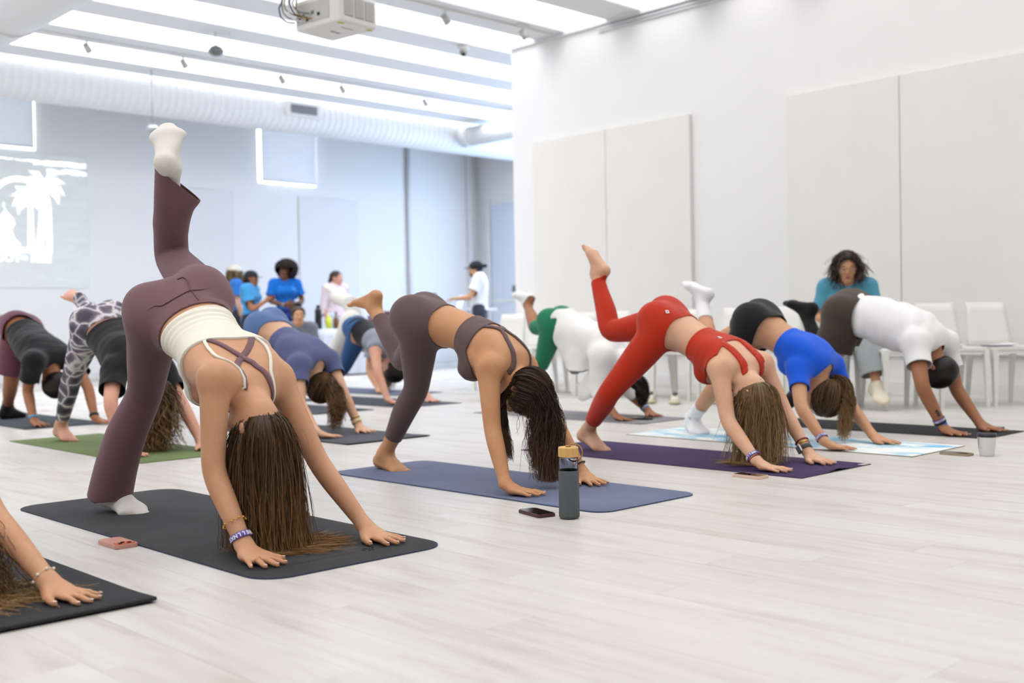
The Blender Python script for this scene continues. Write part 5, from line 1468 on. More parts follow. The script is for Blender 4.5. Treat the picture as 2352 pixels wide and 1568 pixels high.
def inflate(prims, d):
    out = []
    for p in prims:
        if p[0] == 'ch': out.append(('ch', inflate(p[1], d), p[2]))
        elif p[0] == 'c': out.append(('c', p[1], p[2], p[3] + d, p[4] + d, p[5]))
        elif p[0] == 'e': out.append(p[:3] + ((p[3][0] + d, p[3][1] + d), (p[4][0] + d, p[4][1] + d)) + p[5:])
        else: out.append(p[:5] + (tuple(r + d for r in p[5]), p[6]))
    return out
def tpos(B, t, u, v=.14):
    t2 = t * B.L
    c = np.array([np.interp(t2, B.ts, [q[j] for q in B.spine]) for j in range(3)]) if t < .95 else lerp(B.pel, B.nk, t) + (B.spine[-1] - lerp(B.pel, B.nk, .95))
    return c + B.lat * u * B.s + B.back * v * B.s
def f_sock(up, sides='RL'):
    def f(C):
        s = np.full(len(C['t']), -.05)
        for sd in sides: s = np.where(C['g'] == 'L' + sd, C['l' + sd] - (C['Llen'][sd] - up), s)
        return s
    return f
def w_noise(a, f, seed): return lambda C: a * wave(C['P'], seed, f)
def w_fold(a, k, seed, ax='t'):
    """cloth folds that run across the given body coordinate"""
    return lambda C: a * 1.3 * wave(np.stack([C['t'] * 1.6 + C['u'] * .5, C['u'] * .55, C['v'] * .55], 1), seed, k * .75, 7)

SK_TAN = skin_mat('skin_tan', (212, 163, 128)); SK_TAN2 = skin_mat('skin_tan_warm', (208, 156, 114)); SK_FAIR = skin_mat('skin_fair', (226, 182, 152)); SK_PINK = skin_mat('skin_pink', (226, 172, 150))
SK_BRN = skin_mat('skin_brown', (168, 116, 84)); SK_DEEP = skin_mat('skin_deep', (104, 68, 50)); SK_OLIVE = skin_mat('skin_olive', (208, 160, 124))
M_PURP = mat('wristband_purple', srgb(104, 84, 176), .5); M_WPRINT = mat('print_white', srgb(244, 244, 246), .6)
M_GOLD = mat('gold', srgb(214, 176, 84), .25, metal=.9)

M_NAIL = mat('nail', srgb(238, 200, 186), .25, spec=.5)
def band_text(B, band, word, size, a0=0.0):
    c, ax, x, y, r = B.lastband
    n = len(word)
    for i, ch in enumerate(word):
        a = a0 + (i - (n - 1) / 2) * size * .78 / r
        d = x * math.cos(a) + y * math.sin(a); tn = -x * math.sin(a) + y * math.cos(a)
        o = c + d * (r + .0004) - B.base
        text_mesh('band_letter', ch, size, M_WPRINT, frame_mat(o, tn, np.cross(d, tn), d), band, .0003, offset=.0006)

# ---- woman in mauve flared leggings, nearest the middle
def person_mauve():
    B = Body(**POSE['P1'], s=1.0, h=.0060, armk=.94, lr=.80, gl=.97, arch=.0, crown=(.05, .05, -1), face=(-.92, -.25, -.15), bare=(False, False), fl=.006)
    J = B.J
    B.make('person in mauve flared leggings and cream tank top, long brown hair sweeping the mat', SK_TAN)
    MV = cloth_mat('mauve_knit', (124, 92, 98), bump=.15); CR = cloth_mat('cream_knit', (240, 236, 222), bump=.12)
    T = inflate([B.torso] + B.glutes, .006)
    def leg(sd, rs, end):
        hp, kn, an = J['hip' + sd], J['knee' + sd], J['ank' + sd]
        o = A3(CAM_R) * (-1.0 if sd == 'R' else 0.0)
        return chain([hp, lerp(hp, kn, .4), lerp(hp, kn, .78), kn, lerp(kn, an, .38) + o * .030, lerp(kn, an, .72) + o * .024, lerp(kn, an, end) + o * .008], rs, .035, 24)
    P = T + inflate(B.G['LR'][:1], .004) + leg('R', [.086, .074, .064, .061, .070, .078, .084], 1.12)
    a, k = J['ankL'], J['kneeL']; dr = A3(CAM_R)
    P += leg('L', [.092, .084, .070, .064, .063, .058, .053], 1.0) + [cone(lerp(k, a, .40) + dr * .004, lerp(k, a, .74) + dr * .062, .054, .048, .03), cone(lerp(k, a, .74) + dr * .062, lerp(k, a, 1.05) + dr * .030, .050, .052, .03)]
    base = f_leggings(.245, 1.075, 9, up=-.10)
    pn = nrm(A3(CAM_R) * .62 + A3((0, 0, 1)) * .72); pc = lerp(k, a, .98) - A3(CAM_R) * .03
    def fld(C):
        s = base(C); hem = .004 - C['P'][:, 2] * -1 - .030
        s = np.where(C['g'] == 'LR', np.minimum(s, C['P'][:, 2] - .042 - .10 * (C['P'][:, 0] + 4.15)), s)
        cut = -((C['P'] - pc) @ pn)
        return np.where((C['g'] == 'LL') & (C['lL'] > .5), np.minimum(.2, cut), s)
    B.garment('flared_leggings', fld, MV, thick=.006, prims=P, h=.0068, wrinkle=w_noise(.0012, 30, 4), rimd=.004)
    wr = lambda C: .0022 * np.sin(C['t'] * 230 + 3.0 * wave(C['P'], 8, 10)) * np.clip((.50 * C['L'] - C['t']) / .08, 0, 1)
    def tank(C):
        s = f_shirt(.29, -1, -1, .03)(C)
        s = np.where(C['g'] == 'T', np.minimum(np.minimum(C['t'] - .285 * C['L'] + .10 * C['v'], .70 * C['L'] - C['t'] - .25 * np.minimum(0, C['v'])), C['dA'] - .012), -.03)
        return s
    B.garment('tank_top', tank, CR, thick=.007, wrinkle=wr)
    SM = cloth_mat('mauve_seam', (114, 84, 90), bump=.1)
    B.ribbon('seam', [tpos(B, .215, 0), tpos(B, .12, 0), tpos(B, .0, 0, .16), tpos(B, -.10, 0, .14), tpos(B, -.18, 0, .06)], .0026, SM, off=.0095, thick=.001)
    for sg in (-1, 1): B.ribbon('seam', [tpos(B, .10, 0), tpos(B, .12, sg * .06), tpos(B, .13, sg * .12), tpos(B, .10, sg * .17, .04)], .0026, SM, off=.0095, thick=.001)
    for sg in (-1, 1):
        B.ribbon('tank_strap', [tpos(B, .69, sg * .100), tpos(B, .78, sg * .112), tpos(B, .88, sg * .110), tpos(B, .96, sg * .096, .12), tpos(B, 1.03, sg * .078, .08), tpos(B, 1.07, sg * .070, .03), tpos(B, 1.08, sg * .07, -.03), tpos(B, 1.03, sg * .075, -.09)], .011, CR, off=.005)
        B.ribbon('cross_strap', [tpos(B, .69, -sg * .082), tpos(B, .78, -sg * .052), tpos(B, .86, -sg * .024), tpos(B, .92, 0), tpos(B, .98, sg * .028), tpos(B, 1.03, sg * .052, .10), tpos(B, 1.07, sg * .060, .05), tpos(B, 1.09, sg * .062, -.02), tpos(B, 1.04, sg * .066, -.08)], .021, MV, off=.003 + .0015 * (sg > 0))
    SO = cloth_mat('sock_white', (232, 228, 222), bump=.4, bscale=300)
    B.garment('sock', f_sock(.12, 'R'), SO, thick=.004); B.garment('sock', f_sock(.12, 'L'), SO, thick=.004)
    HM = hair_mat('hair_brown', (30, 20, 14), (104, 74, 48), (172, 128, 76))
    hair_cap(B, HM, iso=.010)
    comb_hair(B, B.hf[0] + B.hf[3] * .11, 1100, HM, r=(.0013, .001), iso=.011, frac=.8)
    hc = B.hf[0]; tgt = hc + A3((.10, .075, 0))
    def gather(pos, w):
        z = np.clip((hc[2] - .02 - pos[:, 2]) / (hc[2] - .02), 0, 1)[:, None]; m = (hc + (tgt - hc) * z)[:, :2]
        q = pos.copy(); on = (pos[:, 2] > .03)[:, None]; q[:, :2] = np.where(on, pos[:, :2] + (m - pos[:, :2]) * .030 * w, pos[:, :2]); return q
    fall_hair(B, 6000, .60, HM, seed=3, floor=.007, slide=(.22, .97, 0), wavy=.0035, layer=(.004, .028), stiff=.32, r=(.0011, .0005), lenvar=.42, steps=20, slidek=.45, pull=gather, clump=.030)
    fall_hair(B, 260, .60, HM, seed=21, floor=.007, slide=(.22, .97, 0), wavy=.006, layer=(.02, .045), stiff=.22, r=(.0007, .0004), lenvar=.45, steps=26, slidek=.4, pull=gather, clump=.035, name='flyaway_hair')
    b = B.band('wristband', 'R', .90, .019, M_PURP, off=.004, label='purple wristband with white letters'); band_text(B, b, 'WELLNXT', .0165, a0=B_AIM(B))
    bm = bmesh.new(); c = lerp(J['elR'], J['wrR'], .70); ax = nrm(J['wrR'] - J['elR']); x = nrm(np.cross(ax, (0, 1, 0))); y = np.cross(ax, x)
    for k_ in range(26):
        an = 2 * math.pi * k_ / 26; d = (x * math.cos(an) + y * math.sin(an)) * .035; p = c + d + ax * (.003 * (k_ % 2)) - B.base
        bmesh.ops.create_icosphere(bm, subdivisions=1, radius=.0026 if k_ % 3 else .004, matrix=Matrix.Translation(Vector(p)))
    obj_bm('bracelet', bm, M_GOLD, B.o, True)
    bm = bmesh.new(); w = J['wrR']; f = nrm(POSE['P1']['handR']); t = nrm(B.lat * np.array([1, 1, 0])); c = w + f * .105 - t * .014; c[2] = .0245
    tube(bm, [Vector(c + t * .0102 * math.cos(a_) + np.array([0, 0, 1]) * .0100 * math.sin(a_) - B.base) for a_ in np.linspace(0, 2 * math.pi, 16, endpoint=False)], .0011, 6, closed=True); obj_bm('ring', bm, M_GOLD, B.o, True)
    B.nails(M_NAIL)
    return B
def B_AIM(B):
    """angle on the last band that faces the camera side"""
    c, ax, x, y, r = B.lastband; v = A3(CAM_P) - c
    return math.atan2(v @ y, v @ x)
B1 = person_mauve()

# ---- woman in brown leggings and bra top
def person_brown():
    B = Body(**POSE['P2'], s=1.0, h=.0064, armk=.95, arch=.035, crown=(.85, .12, -.50), face=(-.45, -.12, -.88), bare=(True, True), fl=.006)
    B.make('person in brown leggings and open-back bra top on the slate blue mat', SK_TAN2)
    BR = cloth_mat('brown_knit', (104, 84, 84), bump=.15)
    B.garment('leggings', f_leggings(.235, .88, .90, up=-.12), BR, thick=.005, wrinkle=w_noise(.0008, 26, 5))
    def bra(C):
        s = np.minimum(C['t'] - .515 * C['L'] + .05 * C['v'], .665 * C['L'] - C['t'] - .9 * np.minimum(0, C['v'] + .03) + .12 * np.abs(C['u']))
        return np.where(C['g'] == 'T', np.minimum(s, C['dA'] - .006), -.03)
    B.garment('bra_top', bra, BR, thick=.006, wrinkle=lambda C: .0005 * np.sin(C['t'] * 160 + 2 * wave(C['P'], 2, 12)))
    for sg in (-1, 1):
        B.ribbon('strap', [tpos(B, .64, sg * .115), tpos(B, .70, sg * .09), tpos(B, .76, sg * .045), tpos(B, .80, sg * .020), tpos(B, .86, sg * .022), tpos(B, .93, sg * .048), tpos(B, 1.02, sg * .068, .08), tpos(B, 1.07, sg * .072, .02), tpos(B, 1.08, sg * .075, -.04), tpos(B, 1.02, sg * .08, -.09)], .024, BR, off=.005)
    B.ribbon('strap_bridge', [tpos(B, .795, -.03), tpos(B, .80, 0), tpos(B, .795, .03)], .034, BR, off=.005, n=10)
    HM = hair_mat('hair_dark', (24, 17, 14), (74, 52, 38), (112, 82, 58))
    hair_cap(B, HM, iso=.011)
    hc = B.hf[0]; tgt = at(1262, 1100, 3.30); tgt[2] = .06
    def gather(pos, w):
        z = np.clip((hc[2] - pos[:, 2]) / (hc[2] - tgt[2]), 0, 1)[:, None]; m = (hc + A3((.05, .02, 0)) * z + (tgt - hc - A3((.05, .02, 0))) * z ** 1.5)[:, :2]
        q = pos.copy(); q[:, :2] = pos[:, :2] + (m - pos[:, :2]) * .12 * w; return q
    comb_hair(B, at(1290, 925, 3.34), 1700, HM, r=(.0011, .0008), iso=.013, frac=.72)
    fall_hair(B, 3200, .46, HM, seed=5, region=lambda x, y, z: ((z > .045) & (x < .01)) | ((x < -.06) & (z > .0)), wavy=.006, layer=(.010, .022), stiff=.34, r=(.0011, .0005), lenvar=.42, steps=24, floor=.03, curl=.005, curlf=38, slidek=.05, pull=gather, clump=.04, comb=(at(1310, 940, 3.35), .22, 8))
    tail_hair(B, [B.hf[0] - B.hf[2] * .078 - B.hf[3] * .01 - B.hf[1] * .055, at(1150, 925, 3.20), at(1152, 985, 3.20), at(1166, 1030, 3.21), at(1172, 1058, 3.22)], [.012, .022, .026, .020, .008], 520, HM, r=(.0010, .0005), wavy=.010, seed=7)
    eyes(B); B.nails(M_NAIL)
    bm = bmesh.new(); c = lerp(B.J['elL'], B.J['wrL'], .86); ax = nrm(B.J['wrL'] - B.J['elL']); x = nrm(np.cross(ax, (0, 1, 0))); y = np.cross(ax, x)
    tube(bm, [Vector(c + (x * math.cos(a) + y * math.sin(a)) * .032 - B.base) for a in np.linspace(0, 2 * math.pi, 20, endpoint=False)], .0035, 6, closed=True); obj_bm('hair_tie', bm, M_DARK, B.o, True)
    return B
M_EYEW = mat('eye_white', srgb(232, 228, 224), .3); M_IRIS = mat('iris_dark', srgb(52, 36, 28), .2); M_BROW = mat('brow_dark', srgb(46, 34, 28), .9); M_LIP = mat('lip', srgb(176, 104, 96), .5)
def eyes(B, closed=False, brow=M_BROW, lip=M_LIP):
    c, f, l, u = B.hf; s = B.s; off = -B.base
    for y in (-1, 1):
        p = c + (f * .074 + l * y * .031 + u * .000) * s + off
        bm = bmesh.new(); bmesh.ops.create_uvsphere(bm, u_segments=12, v_segments=8, radius=.0125 * s, matrix=Matrix.Translation(Vector(p))); e = obj_bm('eye', bm, M_EYEW if not closed else B.o.data.materials[0], B.o, True)
        bm = bmesh.new(); bmesh.ops.create_uvsphere(bm, u_segments=10, v_segments=6, radius=.0065 * s, matrix=Matrix.Translation(Vector(p + f * .0085 * s))); obj_bm('iris', bm, M_IRIS, e, True)
        bm = bmesh.new(); tube(bm, [Vector(c + (f * (.090 - .004 * abs(k)) + l * y * (.030 + .008 * k) + u * (.024 - .0015 * k * k)) * s + off) for k in (-2, -1, 0, 1, 2)], [.002, .0032, .0034, .003, .0015], 6); obj_bm('eyebrow', bm, brow, B.o, True)
    bm = bmesh.new()
    for z, w in ((-.0595, .021), (-.0675, .018)): tube(bm, [Vector(c + (f * (.1015 - .010 * (k / 2) ** 2) + l * k / 2 * w + u * z) * s + off) for k in (-2, -1, 0, 1, 2)], [.0015, .0038, .0045, .0038, .0015], 6)
    obj_bm('lips', bm, lip, B.o, True)
B2 = person_brown()

# ---- woman in red
def person_red():
    B = Body(**POSE['P3'], s=1.0, h=.0068, armk=.95, arch=.005, crown=(.18, .0, -1), face=(-.95, -.2, -.2), bare=(True, True), fl=.005)
    B.make('person in red leggings and red bra top, one bent leg raised', SK_FAIR)
    RD = cloth_mat('red_knit', (192, 50, 24), bump=.15)
    B.garment('leggings', f_leggings(.215, .875, .93, up=-.12), RD, thick=.005, wrinkle=w_noise(.0008, 26, 6))
    def bra(C):
        st = .024 - np.abs(np.abs(C['u']) - .074 - .12 * np.maximum(0, .86 * C['L'] - C['t']))
        top = np.maximum(.735 * C['L'] - C['t'] + .35 * np.maximum(0, np.abs(C['u']) - .03), np.minimum(st, 1.08 * C['L'] - C['t']))
        top = np.where(C['v'] < -.02, .78 * C['L'] - C['t'], top)
        return np.where(C['g'] == 'T', np.minimum(np.minimum(C['t'] - .45 * C['L'] + .06 * C['v'], top), C['dA'] - .004), -.03)
    B.garment('bra_top', bra, RD, thick=.006, wrinkle=lambda C: .0004 * np.sin(C['t'] * 150 + 2 * wave(C['P'], 12, 12)))
    for sg in (-1, 1):
        B.ribbon('strap', [tpos(B, .74, sg * .085), tpos(B, .83, sg * .070), tpos(B, .93, sg * .064), tpos(B, 1.03, sg * .070, .07), tpos(B, 1.07, sg * .072, .02), tpos(B, 1.08, sg * .075, -.04), tpos(B, 1.02, sg * .08, -.09)], .036, RD, off=.006)
    for t, u, v in ((.10, -.125, .12), (.66, -.045, .14)):
        p, n, _, _ = B.tree().find_nearest(Vector(tpos(B, t, u, v))); p, n = A3(p), A3(n); x = nrm(np.cross(n, (0, 0, 1))); y = np.cross(n, x); q = p + n * .008 - B.base
        bm = bmesh.new(); box(bm, (-.009, -.010, -.001), (.009, .010, .001), .0015); bmesh.ops.transform(bm, matrix=frame_mat(q, x, y, n), verts=bm.verts); lo = obj_bm('logo_patch', bm, M_WPRINT, B.o)
        bm = bmesh.new(); box(bm, (-.004, -.005, .0008), (.004, .004, .0014)); bmesh.ops.transform(bm, matrix=frame_mat(q, x, y, n), verts=bm.verts); obj_bm('logo_mark', bm, mat('logo_grey', srgb(150, 110, 100), .6), lo)
    B.nails(M_NAIL)
    HM = hair_mat('hair_blond', (74, 54, 36), (160, 126, 86), (204, 170, 116))
    hair_cap(B, HM, iso=.017, line=lambda x, y, z: np.minimum(.062 + z * .35 - x, z + .055 + np.maximum(0, -x) * .35))
    comb_hair(B, B.hf[0] + B.hf[3] * .11, 900, HM, r=(.0014, .001), iso=.018, frac=.8)
    hc = B.hf[0]; tgt = hc + A3((-.015, -.045, 0))
    def gather(pos, w):
        z = np.clip((hc[2] - pos[:, 2]) / hc[2], 0, 1)[:, None]; m = (hc + (tgt - hc) * z)[:, :2]; q = pos.copy(); q[:, :2] = pos[:, :2] + (m - pos[:, :2]) * .03 * w; return q
    fall_hair(B, 3200, .42, HM, seed=9, wavy=.004, layer=(.004, .026), stiff=.3, r=(.0012, .0005), lenvar=.35, steps=20, floor=.008, slide=(-.85, -.5, 0), slidek=.3, pull=gather, clump=.045)
    b = B.band('wristband', 'R', .90, .017, M_PURP, off=.004, label='purple wristband with white print'); band_text(B, b, 'WELLNXT', .015, a0=B_AIM(B) + .5)
    B.band('red_cord', 'R', .97, .005, mat('cord_red', srgb(130, 30, 36), .8), off=.003)
    B.band('red_cord', 'L', .74, .004, bpy.data.materials['cord_red'], off=.002)
    B.band('bead_bracelet', 'L', .80, .006, M_GOLD, off=.002)
    w = B.band('watch_strap', 'L', .90, .022, mat('watch_grey', srgb(78, 80, 82), .6), off=.003, label='dark grey watch strap')
    c, ax, x, y, r = B.lastband; a = B_AIM(B) + .9; d = x * math.cos(a) + y * math.sin(a); tn = np.cross(ax, d)
    bm = bmesh.new(); box(bm, (-.018, -.020, -.004), (.018, .020, .007), .004); bmesh.ops.transform(bm, matrix=frame_mat(c + d * (r + .003) - B.base, tn, ax, d), verts=bm.verts); wc = obj_bm('watch_case', bm, mat('watch_silver', srgb(190, 190, 190), .3, metal=.7), w)
    return B
B3 = person_red()

def loose_shirt(B, d, slR, slL, slr, hem, material, name='t_shirt', extra=None, wr=.0022, seed=3, neckr=.014, h=.0095, hv=0.0, drop=0.0, arch=None):
    P = inflate(B.G['T'], d * .8)
    for sd, sl in (('R', slR), ('L', slL)):
        sh, el = B.J['sh' + sd], B.J['el' + sd]; e = lerp(sh, el, 1.15 * sl * 1.9)
        P += chain([sh, lerp(sh, e, .5), e], [.060 * B.s + d * .5, slr * B.s, slr * 1.04 * B.s], .04, 8)
    if drop: P += [ell(lerp(B.pel, B.nk, .55) - B.back * drop, B.lat, B.back, B.sp, (.15 * B.s, .10 * B.s, .22 * B.s), .06)]
    if extra: P += extra
    return B.garment(name, f_shirt(hem, slR, slL, neckr, hv), material, thick=.005, prims=P, h=h, wrinkle=w_fold(wr, 75, seed), rimd=.004)
def loose_shorts(B, d, cuff, material, waist=.2, r1=.088, name='shorts', up=-.1, wr=.002, seed=5, h=.0095, cuffL=None):
    P = inflate([B.torso] + B.glutes, d)
    for sd in 'RL':
        hp, kn = B.J['hip' + sd], B.J['knee' + sd]
        P += chain([hp, lerp(hp, kn, .5), kn], [.096 * B.s + d, (r1 + .005) * B.s + d * .6, r1 * B.s + d * .4], .04, 8)
    return B.garment(name, f_leggings(waist, cuff, cuffL or cuff, up), material, thick=.005, prims=P, h=h, wrinkle=w_noise(wr, 22, seed), rimd=.004)
def short_hair(B, HM, iso=.012, noise=.003):
    return hair_cap(B, HM, iso=iso, noise=noise, line=lambda x, y, z: np.minimum(.060 + z * .35 - x, np.where(x < -.02, z + .065 + np.maximum(0, -x) * .2, z + .012)))

SOCKW = cloth_mat('sock_bright', (242, 242, 244), bump=.4, bscale=300); SOCKB = cloth_mat('sock_black', (26, 26, 28), bump=.3, bscale=300)
BLACKT = cloth_mat('black_jersey', (24, 25, 28), bump=.2)
# ---- woman in cobalt top and black shorts
def person_cobalt():
    B = Body(**POSE['P4'], s=1.0, h=.0086, armk=.95, crown=(.60, .15, -.75), face=(-.75, -.25, -.62), bare=(False, False), fl=.005)
    B.make('person in cobalt blue top and black shorts with white socks on the tie-dye mat', SK_FAIR if False else SK_TAN)
    loose_shorts(B, .014, .22, BLACKT, waist=.20, r1=.098)
    CB = cloth_mat('cobalt_jersey', (20, 92, 222), bump=.2)
    P = inflate(B.G['T'], .008)
    for sd in 'RL': P += chain([B.J['sh' + sd], lerp(B.J['sh' + sd], B.J['el' + sd], .8)], [.060, .054], .04, 6)
    B.garment('crop_top', f_shirt(.46, .26, .26, .014, .05), CB, prims=P, h=.009, wrinkle=w_fold(.0012, 90, 6), rimd=.004)
    s1 = B.garment('sock', f_sock(.13, 'R'), SOCKW, thick=.005); B.garment('sock', f_sock(.17, 'L'), SOCKW, thick=.005)
    c = lerp(B.J['kneeR'], B.J['ankR'], .93); v = nrm(A3(CAM_P) - c); ax = nrm(B.J['kneeR'] - B.J['ankR']); tn = nrm(np.cross(ax, v)); d = np.cross(tn, ax)
    bm = bmesh.new(); tube(bm, [Vector(c + d * .0475 + tn * (-.020 + .004 * k) + ax * (.008 * math.exp(-k * .35) * (1 if k % 2 else -.2)) - B.base) for k in range(11)], .0014, 5); obj_bm('sock_mark', bm, M_DARK, s1, True)
    HM = hair_mat('hair_balayage', (36, 26, 20), (120, 90, 58), (178, 140, 92))
    hair_cap(B, HM, iso=.017, noise=.002)
    comb_hair(B, at(1912, 868, 5.56), 1300, HM, r=(.0014, .0011), iso=.018)
    tail_hair(B, [at(1905, 880, 5.56), at(1918, 866, 5.56), at(1940, 878, 5.55), at(1947, 920, 5.54), at(1942, 965, 5.53), at(1934, 1010, 5.53)], [.016, .022, .034, .040, .038, .026], 900, HM, r=(.0013, .0007), wavy=.016, lenvar=.45)
    for k in range(1):
        bm = bmesh.new(); p = at(1914, 868, 5.56); bmesh.ops.create_uvsphere(bm, u_segments=10, v_segments=8, radius=.024, matrix=Matrix.Translation(Vector(p - B.base))); obj_bm('hair_tie', bm, mat('scrunchie_black', srgb(30, 30, 34), .8), B.o, True)
    b = B.band('wristband', 'R', .90, .017, M_PURP, off=.004, label='purple wristband with white print'); band_text(B, b, 'WELLNXT', .015, a0=B_AIM(B))
    return B
B4 = person_cobalt()

# ---- man in white T-shirt and dark brown shorts
def person_white_tee():
    B = Body(**POSE['P5'], s=1.07, fem=False, h=.0092, armk=1.02, arch=.03, crown=(.40, .08, -.92), face=(-.9, -.15, -.4), bare=(False, False), fl=.006)
    B.make('person in white T-shirt and dark brown shorts with black socks on the black mat', SK_BRN)
    WT = cloth_mat('white_jersey', (240, 239, 240), bump=.2)
    loose_shorts(B, .022, .235, cloth_mat('brown_twill', (70, 58, 50), bump=.25), waist=.20, r1=.102, wr=.004)
    loose_shirt(B, .024, .27, .27, .068, .075, WT, wr=.009, seed=4, drop=.02)
    B.garment('sock', f_sock(.22, 'R'), SOCKB, thick=.005); B.garment('sock', f_sock(.24, 'L'), SOCKB, thick=.005)
    HM = hair_mat('hair_black_short', (14, 12, 11), (40, 32, 28)); short_hair(B, HM, .010)
    B.nails(M_NAIL)
    b = B.band('wristband', 'R', .84, .017, M_PURP, off=.004, label='purple wristband with white print'); band_text(B, b, 'WELLNXT', .015, a0=B_AIM(B))
    B.band('cord_bracelet', 'R', .90, .014, M_DARK, off=.005); B.band('bead_bracelet', 'R', .96, .016, mat('bead_blue', srgb(40, 130, 200), .4), off=.004)
    a, e = B.J['wrR'], B.J['elR']; v = nrm(A3(CAM_P) - a); m = lerp(e, a, .62) + v * .05; q = lerp(e, a, .78) + v * .05
    B.ribbon('tattoo', [m + A3(CAM_R) * .012, lerp(m, q, .5) + A3(CAM_R) * .02, q + A3(CAM_R) * .012], .018, mat('tattoo_ink', srgb(64, 58, 56), .6), off=.0006, n=10, thick=.0002)
    return B
B5 = person_white_tee()

# ---- woman in green leggings and loose white hooded shirt
def person_green():
    B = Body(**POSE['P6'], s=.98, h=.0105, arch=.02, crown=(.55, .25, -.8), face=(-.75, -.55, -.35), bare=(True, False), fl=.005)
    B.make('person in green leggings and loose white hooded shirt with black hair', SK_BRN)
    B.garment('leggings', f_leggings(.2, .50, .50, up=-.1), cloth_mat('green_knit', (34, 124, 88), bump=.15), thick=.006)
    WT = cloth_mat('white_gauze', (244, 243, 242), bump=.3, bscale=200)
    mid = lerp(B.pel, B.nk, .50)
    ext = [echain([lerp(B.pel, B.nk, .22) - A3((0, 0, .04)), mid - A3((0, 0, .16)), mid + B.sp * .03 - A3((0, 0, .40))], [(.15, .12), (.15, .14), (.16, .15)], [B.lat] * 3, .06, 8),
           ell(B.hf[0] + B.hf[3] * -.035 - B.hf[1] * .03, B.hf[1], B.hf[2], B.hf[3], (.105, .10, .085), .04)]
    P = inflate(B.G['T'], .024) + ext
    for sd in 'RL':
        sh, el, wr = B.J['sh' + sd], B.J['el' + sd], B.J['wr' + sd]
        P += chain([sh, lerp(sh, el, .6), el, lerp(el, wr, .55)], [.075, .078, .075, .066], .05, 10)
    def fld(C):
        s = np.full(len(C['t']), .1); s = np.where(C['g'] == 'T', np.maximum(C['t'] - .06 * C['L'] + .1 * C['v'], np.minimum(-C['v'] - .11, C['t'] + .12)), s)
        for sd in 'RL':
            s = np.where(C['g'] == 'L' + sd, C['dL' + sd] - .03, s); s = np.where(C['g'] == 'A' + sd, .78 * C['Alen'][sd] - C['a' + sd], s)
        q = (C['P'] - B.hf[0]); s = np.where(C['g'] == 'H', np.minimum(-(q @ B.hf[1]) + .052, .018 - q @ B.hf[3]), s)
        return np.minimum(s, C['P'][:, 2] - .145 + .02 * np.sin(C['P'][:, 0] * 30))
    B.garment('hooded_shirt', fld, WT, prims=P, h=.012, wrinkle=w_fold(.006, 60, 8), rimd=.006)
    B.garment('sock', f_sock(.02, 'L'), SOCKW, thick=.006)
    HM = hair_mat('hair_black', (12, 10, 10), (40, 34, 32))
    hair_cap(B, HM, iso=.012)
    c = B.hf[0]; tail_hair(B, [at(1430, 845, 5.98), at(1455, 870, 6.0), at(1474, 885, 6.0), at(1476, 915, 6.0), at(1470, 930, 6.0)], [.05, .055, .05, .04, .012], 600, HM, r=(.0022, .0012), wavy=.012)
    B.band('bead_bracelet', 'L', .84, .006, M_DARK, off=.003); B.band('blue_wristband', 'L', .93, .015, mat('band_blue', srgb(120, 176, 214), .5), off=.004)
    return B
B6 = person_green()

# ---- woman in lavender blue top
def person_lavender():
    B = Body(**POSE['P7'], s=1.0, h=.0105, armk=.95, crown=(.65, .2, -.72), face=(-.72, -.2, -.62), bare=(True, True), fl=.007)
    B.make('person in lavender blue crop top and blue leggings with brown ponytail', SK_FAIR)
    B.garment('leggings', f_leggings(.19, .9, .9, up=-.1), cloth_mat('denim_blue_knit', (92, 118, 168), bump=.2), thick=.007, wrinkle=w_noise(.002, 26, 3))
    LV = cloth_mat('lavender_jersey', (92, 98, 140), bump=.2)
    P = inflate(B.G['T'], .010)
    for sd in 'RL': P += chain([B.J['sh' + sd], lerp(B.J['sh' + sd], B.J['el' + sd], .8)], [.066, .062], .04, 6)
    B.garment('crop_top', f_shirt(.36, .24, .24, .014, .05), LV, prims=P, h=.0105, wrinkle=w_fold(.0025, 70, 6), rimd=.004)
    HM = hair_mat('hair_chestnut', (40, 28, 20), (104, 76, 50), (156, 118, 76)); hair_cap(B, HM, iso=.013)
    comb_hair(B, at(742, 876, 4.08), 900, HM, r=(.0018, .0013))
    tail_hair(B, [at(738, 880, 4.09), at(752, 872, 4.10), at(768, 893, 4.10), at(776, 930, 4.10), at(772, 965, 4.1), at(766, 988, 4.1)], [.02, .03, .045, .05, .046, .03], 700, HM, r=(.0016, .0008), wavy=.022, lenvar=.45)
    bm = bmesh.new(); bmesh.ops.create_uvsphere(bm, u_segments=10, v_segments=8, radius=.02, matrix=Matrix.Translation(Vector(at(741, 879, 4.06) - B.base))); obj_bm('hair_tie', bm, M_WPLAS, B.o, True)
    B.band('watch_strap', 'L', .88, .022, mat('watch_cream', srgb(226, 208, 160), .5), off=.004); B.band('bracelet', 'L', .78, .006, M_GOLD, off=.003)
    return B
B7 = person_lavender()

